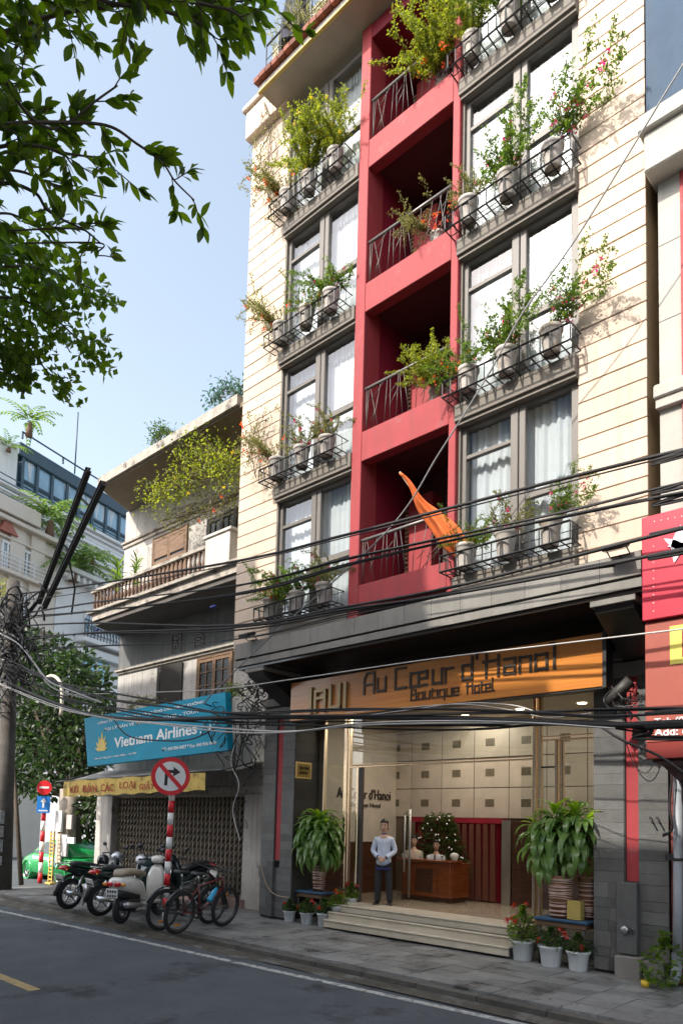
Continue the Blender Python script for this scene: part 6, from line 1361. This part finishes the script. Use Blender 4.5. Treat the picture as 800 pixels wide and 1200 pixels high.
def bicycle(loc, rz, lab, fr, lean, spoke=36):
    b = root('bicycle', loc, rz, lab, 'bicycle', 'bicycles leaning by the sign pole'); b.rotation_euler = (lean, 0, rz); R0 = .335
    wheel(b, -.52, 0, R0, R0, .055, spoke, .03, darkrim, .012)
    st = MB(); BB = Vector((-.08, 0, .29)); SE = Vector((-.2, 0, .76)); HT = Vector((.34, 0, .82)); HB = Vector((.39, 0, .66)); RA = Vector((-.52, 0, R0)); FA = Vector((.54, 0, R0))
    st.tube([BB, SE], .016, 8); st.tube([SE+(BB-SE)*.08, HT], .017, 8); st.tube([BB, HB], .02, 8); st.tube([HT+Vector((0, 0, .03)), HB-Vector((0, 0, .02))], .022, 8)
    for s in (-1, 1): o_ = Vector((0, s*.05, 0)); st.tube([BB, RA+o_], .009, 6); st.tube([SE+(BB-SE)*.1, RA+o_], .008, 6)
    part('frame', st, fr, b, True)
    wheel(b, .54, 0, R0, R0, .055, spoke, .03, darkrim, .012)
    fk = MB()
    for s in (-1, 1): fk.tube([HB, HB+Vector((.01, s*.05, -.05)), FA+Vector((0, s*.05, 0))], .013, 6)
    part('fork', fk, blk, b, True)
    part('seat_post', MB().tube([SE, SE+Vector((-.03, 0, .14))], .013, 6), chrome, b, True)
    part('saddle', loftbody([(-.37, .92, .05, .02), (-.32, .93, .085, .028), (-.2, .92, .06, .022), (-.08, .915, .02, .015)]), seatm, b, True)
    part('handlebar', MB().tube([HT, HT+Vector((.02, 0, .12))], .014, 6).tube(spline([(.27, -.32, .98), (.35, -.2, .97), (.38, 0, .95), (.35, .2, .97), (.27, .32, .98)], 4), .012, 7), blk, b, True)
    [part('grip', MB().tube([(.30, s*.27, .975), (.26, s*.34, .98)], .017, 8), tyre, b, True) for s in (-1, 1)]
    cr_ = part('crankset', MB().lathe([(.075, .045), (.095, .045), (.095, .05), (.075, .05), (.075, .045)], 24, (BB.x, 0, BB.z), axis='y').lathe([(0, -.06), (.02, -.06), (.02, .06), (0, .06)], 10, (BB.x, 0, BB.z), axis='y').tube([BB+Vector((0, .06, 0)), BB+Vector((.11, .07, -.12))], .01, 6).tube([BB-Vector((0, .06, 0)), BB+Vector((-.11, -.07, .12))], .01, 6), blk, b, True)
    part('pedal', MB().bev(BB.x+.07, BB.x+.15, .07, .15, BB.z-.13, BB.z-.11, .005).bev(BB.x-.15, BB.x-.07, -.15, -.07, BB.z+.11, BB.z+.13, .005), blk, cr_, True)
    part('chain', MB().tube([(BB.x, .047, BB.z+.09), (-.52, .047, R0+.04)], .005, 4).tube([(BB.x, .047, BB.z-.09), (-.52, .047, R0-.04)], .005, 4), irn, b, True)
    part('mudguard', MB().loft([[Vector((-.52+rr*math.cos(a), yy, R0+rr*math.sin(a))) for (rr, yy) in ((.36, -.03), (.375, 0), (.36, .03), (.352, 0))] for a in [R_(55+i*13) for i in range(9)]]), blk, b, True)
    part('reflector', MB().bev(-.52-.06, -.52+.06, .012, .02, R0-.21, R0-.18, .004).bev(.54-.02, .54+.02, .012, .02, R0+.15, R0+.22, .004), amb, b, True)
    b.scale = (1.25,)*3; return b
a = at(209, 1095); c = at(253, 1087); hd = math.atan2(c.y-a.y, c.x-a.x)
rp = mat('bike_red', (.12, .012, .012), .3, coat=.5); gp = mat('bike_dark', (.03, .05, .04), .35, coat=.4)
mid = (a+c)/2
b1 = bicycle((mid.x, mid.y+.05, .155), R_(102), 'front bicycle with a dark red frame and blue bottle, leaning by the sign pole', rp, R_(9))
b2 = bicycle((mid.x-.5, mid.y+.05, .155), R_(98), 'rear bicycle with a dark frame behind the banded sign pole', gp, R_(8))
mw = Matrix.Translation(b1.location) @ Euler(b1.rotation_euler).to_matrix().to_4x4() @ Matrix.Scale(1.25, 4)
g = MB().lathe([(0, 0), (.036, 0), (.038, .03), (.034, .09), (.038, .14), (.03, .18), (.018, .2), (.018, .22), (0, .22)], 14); g.v = [tuple(mw @ (Matrix.Translation((.1, .0, .46)) @ Matrix.Rotation(R_(35), 4, 'Y') @ Matrix.Scale(1.15, 4) @ Vector(p))) for p in g.v]
thing('water_bottle', g, mat('bottle_blue', (.02, .35, .6), .3), 'bright blue water bottle in the frame of the front bicycle', 'bottle')
# taxi
tg = mat('taxi_green', (.015, .30, .08), .25, coat=.7); ta = pZ(30, 1029, 0)
tx = root('taxi', (ta.x+1.45, ta.y+.85, 0), R_(180), 'green taxi with pale blue door lettering, beyond the crossing', 'car')
def carbody():
    secs = []; L = [(-2.15, .5, .62, .6), (-2.1, .3, .78, .78), (-1.7, .25, .95, .86), (-1.2, .22, 1.0, .87), (0, .2, 1.0, .88), (.9, .22, .97, .88), (1.3, .24, .93, .87), (1.8, .28, .82, .82), (2.12, .34, .7, .7), (2.2, .42, .6, .55)]; rings = []
    for x, zb, zt_, hw in L: rings.append([Vector((x, y_*hw, zb+(zt_-zb)*k)) for (y_, k) in ((-1, .1), (-1.0, .55), (-.97, .85), (-.85, 1), (0, 1.03), (.85, 1), (.97, .85), (1.0, .55), (1, .1), (.9, 0), (-.9, 0))])
    return MB().loft(rings)
part('body', carbody(), tg, tx, True)
g = MB(); rings = []
for x, hw, zt_ in ((-1.85, .72, .98), (-1.2, .68, 1.38), (-.4, .64, 1.47), (.2, .64, 1.46), (.75, .68, 1.3), (1.25, .74, .98)): rings.append([Vector((x, -.76, .93)), Vector((x, -hw+.02, zt_-.06)), Vector((x, -hw+.12, zt_)), Vector((x, hw-.12, zt_)), Vector((x, hw-.02, zt_-.06)), Vector((x, .76, .93))])
g.loft(rings); cab = part('cabin', g, tg, tx, True)
for s in (-1, 1):
    for (xa, xb, ta_, tb) in ((-1.3, -.5, 1.26, 1.38), (-.42, .28, 1.38, 1.38), (.34, .95, 1.36, 1.1)): part('window', MB().add([(xa-.15 if xa < -1 else xa, s*.775, .97), (xb, s*.775, .97), (xb, s*.69, tb), (xa, s*.69, ta_)], [(0, 1, 2, 3)]), mat('car_glass', (.03, .04, .05), .08, coat=.5), tx, True)
part('windscreen', MB().add([(1.22, -.66, 1.0), (1.22, .66, 1.0), (.82, .58, 1.3), (.82, -.58, 1.3)], [(0, 1, 2, 3)]), MC['car_glass'], tx, True)
for x in (-1.35, 1.35):
    for s in (-1, 1): wheel(tx, x, s*.78, .31, .31, .16, 5, .06)
[part('wheel_arch', MB().lathe([(.38, -.9), (.38, .9), (.33, .9), (.33, -.9), (.38, -.9)], 24, (x, 0, .33), axis='y'), tg, tx, True) for x in (1.35, -1.35)]
me = text_mesh('TAXI', .75, .2, mat('taxi_print', (.5, .75, .85), .4), .008, .02); o = mo('door_lettering', me, tx, True); o.location = (-.35, .89, .55); o.rotation_euler = (0, 0, R_(180)); part('door_stripe', MB().box(-1.0, .9, .872, .884, .76, .86), MC['taxi_print'], tx, True)
part('roof_light', MB().bev(-.25, -.05, -.25, .25, 1.47, 1.6, .02), wh, tx, True); part('headlight', MB().bev(2.02, 2.16, -.66, -.4, .55, .68, .03).bev(2.02, 2.16, .4, .66, .55, .68, .03), mat('lamp_clear', (.7, .72, .75), .1), tx, True)
# ================================================================== trees
bark = mat('bark', (.09, .07, .05), .9, var=.3, vs=6, bump=.6, bs=20)
treeL = leafmat('tree_leaf', (.030, .058, .010), (.10, .16, .022), .5, .38); treeS = leafmat('small_leaf', (.045, .085, .012), (.10, .16, .025), .5)
def leafshape(L, W, m, name='leaf'):
    g = MB(); pr_ = [(0, .0), (.12, .35), (.35, .92), (.55, 1.0), (.78, .62), (1, 0)]; v = []
    for t, w_ in pr_: z = -.10*L*t*t; v += [(L*t, -W*w_/2, z+.06*L*w_), (L*t, 0, z), (L*t, W*w_/2, z+.06*L*w_)]
    g.add(v, [q for i in range(5) for q in ((i*3, i*3+3, i*3+4, i*3+1), (i*3+1, i*3+4, i*3+5, i*3+2))], True); return g.mesh(name, m)
LV = [leafshape(.098, .040, treeL), leafshape(.08, .034, treeL), leafshape(.112, .042, treeL)]
tb = Vector((-9.3, .35, .12)); ot = root('street_tree', tuple(tb), 0, 'broad-leaved street tree whose branches hang into the top left of the view', 'tree'); r = random.Random(21)
def Pd(px, py, D): return pD(px, py, D)
crown0 = Vector((-8.6, 1.2, 6.6))
g = MB(); g.tube(spline([tb, tb+Vector((.1, .1, 2.6)), Vector((-9.0, .8, 4.6)), crown0], 6), [.2-.005*i for i in range(19)], 10); part('trunk', g, bark, ot)
leaves = []; tw = MB()
def branch(pts, D, w0=.022, dens=1., reach=.28, small=False, end=.0):
    """pts: picture points of a hanging branch at distance D; leaves in fans along twigs"""
    P = [Pd(p[0], p[1], D if len(p) < 3 else p[2]) for p in pts]; P = [Pd(pts[0][0]-90, pts[0][1], D)]+P; S = spline(P, 8); n = len(S)
    tw.tube(S, [.55*w0*(1-.8*i/n)+.002 for i in range(n)], 5, False)
    for i in range(1, n):
        seg = (S[i]-S[i-1]); kk = seg.length/.085*dens*.9; k = int(kk)+(r.random() < kk-int(kk))
        for _ in range(k):
            if i/n < end: continue
            d = (seg.normalized()+rvec(r)*.95).normalized(); q = S[i-1]+seg*r.random(); tp = [q.copy()]; L = reach*r.uniform(.35, 1.0); m_ = 4
            for s in range(m_): q = q+d*L/m_; d = (d+rvec(r)*.28).normalized(); tp.append(q.copy())
            tw.tube(tp, .0035, 3, False)
            for s in range(1, m_+1):
                for _ in range(2 if s < m_ else 4): leaves.append((tp[s], (d+rvec(r)*.8+Vector((0, 0, .02))).normalized(), r.uniform(.7, 1.15)))
# where the branches start from the crown
D0 = 5.2
for pts, D, dens, reach, w_ in (
    ([(-60, 150), (0, 145), (60, 143), (125, 147), (160, 168), (190, 190), (205, 212), (228, 235)], 5.0, 1.1, .17, .016),
    ([(-60, 60), (0, 40), (40, 25), (90, 12), (150, 5), (230, -5)], 5.6, 1.2, .3, .028),
    ([(60, -40), (120, 0), (180, 10), (230, 25), (245, 38), (252, 44)], 5.4, 1.1, .27, .02),
    ([(100, -60), (180, -10), (240, 5), (270, 12), (286, 24)], 5.2, 1.5, .25, .02),
    ([(-60, 95), (0, 90), (15, 110), (40, 140), (70, 150), (110, 120), (138, 100)], 5.0, .9, .2, .02),
    ([(-60, 190), (0, 172), (40, 170), (80, 180), (120, 185)], 5.2, 1.3, .3, .02),
    ([(-60, 240), (0, 215), (40, 225), (55, 245), (75, 258), (100, 270), (118, 285)], 5.3, .95, .24, .02),
    ([(-60, 20), (0, 70), (30, 40), (60, 20), (100, 20)], 5.8, 1.5, .3, .02), ([(-60, 110), (0, 120), (30, 130), (60, 160), (90, 200)], 5.5, 1.5, .28, .02),
    ([(-40, 200), (20, 200), (60, 215), (95, 225), (125, 232)], 5.6, 1.3, .25, .015), ([(-60, 260), (0, 250), (25, 255), (45, 265)], 5.6, 1.3, .28, .015),
    ([(150, -30), (200, -5), (250, 2), (300, 0)], 5.5, 1.5, .22, .02), ([(-40, -10), (60, -10), (140, -12), (220, -15), (300, -10)], 5.4, 1.6, .3, .02), ([(118, 285), (112, 298), (125, 300), (148, 305)], 5.4, .5, .12, .006), ([(100, 270), (95, 300), (88, 312)], 5.4, .5, .12, .006)):
    branch([p for p in pts], D, w_, dens, reach)
part('twigs', tw, bark, ot)
g = MB()
for p in ((-60, 150, 5.0), (-60, 60, 5.6), (60, -40, 5.4), (-60, 240, 5.3), (100, -60, 5.2), (-60, 190, 5.2), (-60, 20, 5.8)):
    e = Pd(p[0]-90, p[1], p[2]); m_ = (crown0*.5+e*.5)+Vector((-.5, 0, .1)); g.tube(spline([crown0, m_, e], 6), [.05-.0028*i for i in range(13)], 7)
part('limb', g, bark, ot)
up3 = Vector((0, 0, 1))
def leafmtx(p, d, s):
    y = up3.cross(d); y = y.normalized() if y.length > .05 else Vector((0, 1, 0)); rl = r.uniform(-.9, .9); z = d.cross(y); y2 = y*math.cos(rl)+z*math.sin(rl); z2 = d.cross(y2)
    return Matrix(((d.x*s, y2.x*s, z2.x*s, p.x), (d.y*s, y2.y*s, z2.y*s, p.y), (d.z*s, y2.z*s, z2.z*s, p.z), (0, 0, 0, 1)))
r.shuffle(leaves)
inv = WM[ot.name].inverted()
for (p, d, s) in leaves[:290]:
    o = bpy.data.objects.new('leaf', LV[r.randrange(3)]); COL.objects.link(o); o.parent = ot; o.matrix_parent_inverse = inv; o.matrix_basis = leafmtx(p, d, s)
g = MB()
for (p, d, s) in leaves[290:]:
    me = LV[r.randrange(3)]; g.add([v.co for v in me.vertices], [tuple(q.vertices) for q in me.polygons], True, leafmtx(p, d, s))
part('foliage', g, treeL, ot, kind='stuff'); print('tree leaves', len(leaves))
# small-leaved creeper tree lower left
st3 = root('small_leaved_tree', (-14.5, 3.2, .13), 0, 'fine-leaved tree with drooping sprays at the left edge, below the broad leaves', 'tree'); g = MB(); tw = MB(); tt = Vector((-12.8, 3.4, 6.4))
tw.tube(spline([Vector((-14.5, 3.2, .1)), Vector((-14.3, 3.2, 3.5)), Vector((-13.6, 3.3, 5.4)), tt], 6), [.16-.004*i for i in range(19)], 8)
def spray(pts, D, dens, rad, Lf=.085):
    P = [Pd(p[0], p[1], D) for p in pts]; S = spline(P, 10); n = len(S); tw.tube(S, [.012*(1-.8*i/n)+.002 for i in range(n)], 4, False)
    tw.tube(spline([tt, (tt+S[0])/2+Vector((0, 0, .3)), S[0]], 5), .02, 5)
    for i in range(n):
        k = int(dens*(1-.45*i/n)*10)
        for _ in range(k):
            rr = rad*(1-.75*i/n); q = S[i]+rvec(r)*rr; leaf(g, q, rvec(r, -.2), rvec(r, .6), Lf*r.uniform(.6, 1.2), Lf*.75, .2)
for a in (([(-40, 318), (20, 312), (60, 318), (100, 335), (132, 350)], 7.5, 1.1, .30), ([(-40, 350), (20, 350), (60, 370), (95, 400), (127, 420)], 7.5, 1.5, .42), ([(-40, 380), (10, 385), (35, 410), (60, 440), (86, 462)], 7.6, .95, .32), ([(-40, 430), (0, 432), (15, 442), (32, 450)], 7.6, .7, .22), ([(-40, 300), (10, 298), (40, 300), (56, 300)], 7.6, .7, .14), ([(-40, 330), (10, 335), (40, 345), (60, 355)], 7.8, 1.6, .5), ([(-40, 400), (0, 405), (20, 420), (28, 430)], 7.8, 1.0, .3)): spray(*a)
part('foliage', g, treeS, st3, kind='stuff'); part('branches', tw, bark, st3)
# bushy trees behind the pole
def clump_tree(name, base, lab, blobs, lm, nper, Lf, trunkr=.15, cat='tree', grp=None, seed=1):
    r = random.Random(seed); rt = root(name, tuple(base), 0, lab, cat, grp); g = MB(); t = MB(); bt = Vector(base)
    ctr = sum((Vector(b[0]) for b in blobs), Vector())/len(blobs); fork = bt+(ctr-bt)*.55
    t.tube([bt, bt*.5+fork*.5+Vector((.05, 0, 0)), fork], [trunkr, trunkr*.85, trunkr*.7], 8)
    for (c, R0) in blobs:
        c = Vector(c); t.tube([fork, fork*.4+c*.6+rvec(r)*.1, c], [trunkr*.5, trunkr*.3, trunkr*.1], 5)
        for i in range(int(nper*R0*R0)):
            d = rvec(r); d.normalize(); sub = Vector((math.sin(i*.37)*.35, math.cos(i*.51)*.35, math.sin(i*.23)*.3))*R0; q = c+d*R0*r.random()**.45*.75+sub; leaf(g, q, d+rvec(r)*.7+Vector((0, 0, -.2)), rvec(r, 1), Lf*r.uniform(.6, 1.3), Lf*.55)
    part('trunk', t, bark, rt); part('crown', g, lm, rt, kind='stuff'); return rt
def B(px, py, Y, R0): p = pY(px, py, Y); return ((p.x, p.y, p.z), R0)
clump_tree('dark_street_tree', (-24.3, 12.6, 0), 'dense dark-leaved tree behind the utility pole, left of the airline board', [B(28, 790, 12.2, .9), B(60, 770, 12.5, 1.0), B(88, 785, 12.6, .9), B(112, 805, 12.8, .8), B(40, 830, 12.4, 1.1), B(75, 830, 12.6, 1.1), B(100, 850, 12.8, .9), B(35, 870, 12.4, 1.0), B(70, 880, 12.6, 1.2), B(95, 890, 12.8, 1.0), B(30, 910, 12.2, .9), B(120, 940, 13, .8), B(100, 955, 13.5, .7), B(108, 985, 13.6, .6), B(25, 750, 12.2, .7), B(125, 830, 13, .5), B(55, 925, 12.0, .5)], leafmat('dark_tree_leaf', (.012, .028, .010), (.04, .07, .02), .25), 480, .30, .26, seed=4)
clump_tree('pale_shrub_tree', (-23.5, 10.2, .1), 'light green shrubby tree peeking in at the left edge above the cable tangle', [B(3, 700, 10.5, .55), B(-8, 690, 10.5, .7), B(8, 690, 10.6, .35)], lf['d'], 420, .16, .08, seed=5)
# shrubs and creepers on the corner house
r = random.Random(55)
def freeplant(name, lab, pts, Y, n, rad, Lf, lm, fm=None, nf=0, cat='plant', grp=None):
    P = [pY(p[0], p[1], Y) for p in pts]; rt = root(name, tuple(P[0]), 0, lab, cat, grp); g = MB(); f = MB(); t = MB(); S = spline(P, 6); t.tube(S, .012, 4)
    for i in range(n):
        c = S[r.randrange(len(S))]+rvec(r)*rad*r.random()**.4; leaf(g, c, rvec(r, -.1), rvec(r, .7), Lf*r.uniform(.6, 1.2), Lf*.5)
        if i % 12 == 0: c2 = S[r.randrange(len(S))]; t.tube([c2, (c2+c)/2+rvec(r)*.08, c], .005, 3, False)
    for i in range(nf): c = S[r.randrange(len(S))]+rvec(r)*rad; [leaf(f, c+rvec(r)*.025, rvec(r), rvec(r), .045, .04) for _ in range(9)]
    part('stems', t, stemm, rt); part('foliage', g, lm, rt)
    if nf: part('flowers', f, fm, rt)
cre = lf['b']
freeplant('eave_creeper', 'yellow-green creeper hanging in front of the eave of the corner house', [(175, 585), (200, 575), (225, 560), (250, 545), (275, 560)], 10.6, 1500, .55, .11, cre, yelf, 7)
freeplant('eave_creeper', 'upper tuft of the hanging creeper near the hotel corner, with yellow flowers', [(215, 535), (235, 520), (255, 530), (275, 545)], 10.55, 750, .5, .10, lf['b'], yelf, 4)
freeplant('eave_creeper', 'trailing strands of creeper dangling down to the balcony windows', [(190, 610), (215, 605), (240, 595), (262, 590), (278, 580)], 11.0, 700, .5, .09, lf['d'], orm, 3)
freeplant('siding_creeper', 'thin leafy strands climbing over the left siding of the hotel beside the second rack', [(300, 560), (295, 530), (300, 500), (315, 490)], 9.9, 330, .38, .055, lf['d'], orm, 4)
freeplant('siding_creeper', 'thin leafy strands over the left siding beside the top rack', [(318, 250), (312, 215), (305, 180), (318, 150), (310, 120)], 9.9, 420, .36, .05, lf['d'], orm, 3)
freeplant('siding_creeper', 'thin leafy strands over the left siding beside the third rack', [(330, 390), (315, 375), (300, 365), (298, 350)], 9.85, 240, .28, .05, lf['b'], orm, 1)
freeplant('roof_shrub', 'dark bushy shrub growing on the roof edge of the corner house', [(183, 515), (188, 505), (198, 508)], 10.9, 520, .3, .09, lf['c'])
freeplant('roof_shrub', 'blue-green feathery shrub on the roof beside the hotel wall', [(250, 470), (258, 462), (268, 455), (280, 462), (284, 450)], 10.9, 420, .34, .12, leafmat('bluegreen_leaf', (.03, .07, .06), (.07, .12, .09)))
freeplant('ledge_plant', 'green shrub on the ledge above the airline board, near the hotel', [(266, 812), (275, 808), (285, 812)], 11.4, 300, .22, .07, lf['a'])
freeplant('ledge_plant', 'low green shrub on the ledge above the middle of the airline board', [(150, 828), (165, 822), (182, 824)], 11.2, 300, .22, .09, lf['d'])
for i, (px, py, s, lab) in enumerate(((138, 672, .42, 'spiky potted plant at the left end of the balustrade'), (160, 666, .34, 'lower leafy potted plant second on the balustrade'))):
    p = pY(px, py, 11.0); rt = root('balcony_plant', (p.x, 11.0, 8.66), 0, lab, 'potted plant', 'plants on the old balcony'); mo('pot', cage_pot, rt, True); g = MB()
    for k in range(46): d = Vector((math.cos(k*2.4), math.sin(k*2.4), r.uniform(-.1, 1.6))); leaf(g, Vector((0, 0, .4+(p.z-8.66)*(k/46)*.9)), d, Vector((0, 0, 1)), s*r.uniform(.7, 1.1), s*.2)
    part('foliage', g, lf['a'], rt, True); part('cane', MB().tube([(0, 0, .3), (0, 0, p.z-8.66+.2)], .02, 5), stemm, rt, True)
# street lamp arm behind the pole
a = pY(72, 835, 11.5); sl_ = root('lamp_bracket', tuple(a), 0, 'pale curved pipe bracket rising behind the cable tangle', 'bracket'); part('pipe', MB().tube(spline([pY(72, 838, 11.5), pY(73, 812, 11.5), pY(70, 798, 11.5), pY(62, 792, 11.5), pY(55, 794, 11.5)], 5), .06, 8), mat('pale_pipe', (.5, .46, .38), .6), sl_)
# scattered debris
g = MB()
for i in range(90):
    x = r.uniform(-16, -3); y = 8.35+abs(r.gauss(0, .5)); z = .155 if y > 8.5 else .05; leaf(g, Vector((x, y, z)), rvec(r), Vector((0, 0, 1)), .06, .03, .1)
o = part('fallen_leaves', g, leafmat('dry_leaf', (.10, .07, .03), (.2, .14, .06), .1)); o['kind'] = 'stuff'

for o in bpy.data.objects:
    if o.parent and o.name.split('.')[0] in ('flowers', 'small_lettering', 'print_dots', 'rivets', 'baubles', 'plate_digits', 'foliage', 'spokes', 'blinds', 'balcony_rail', 'brace', 'mullions', 'roof_rail', 'dentils'): o['kind'] = 'stuff'
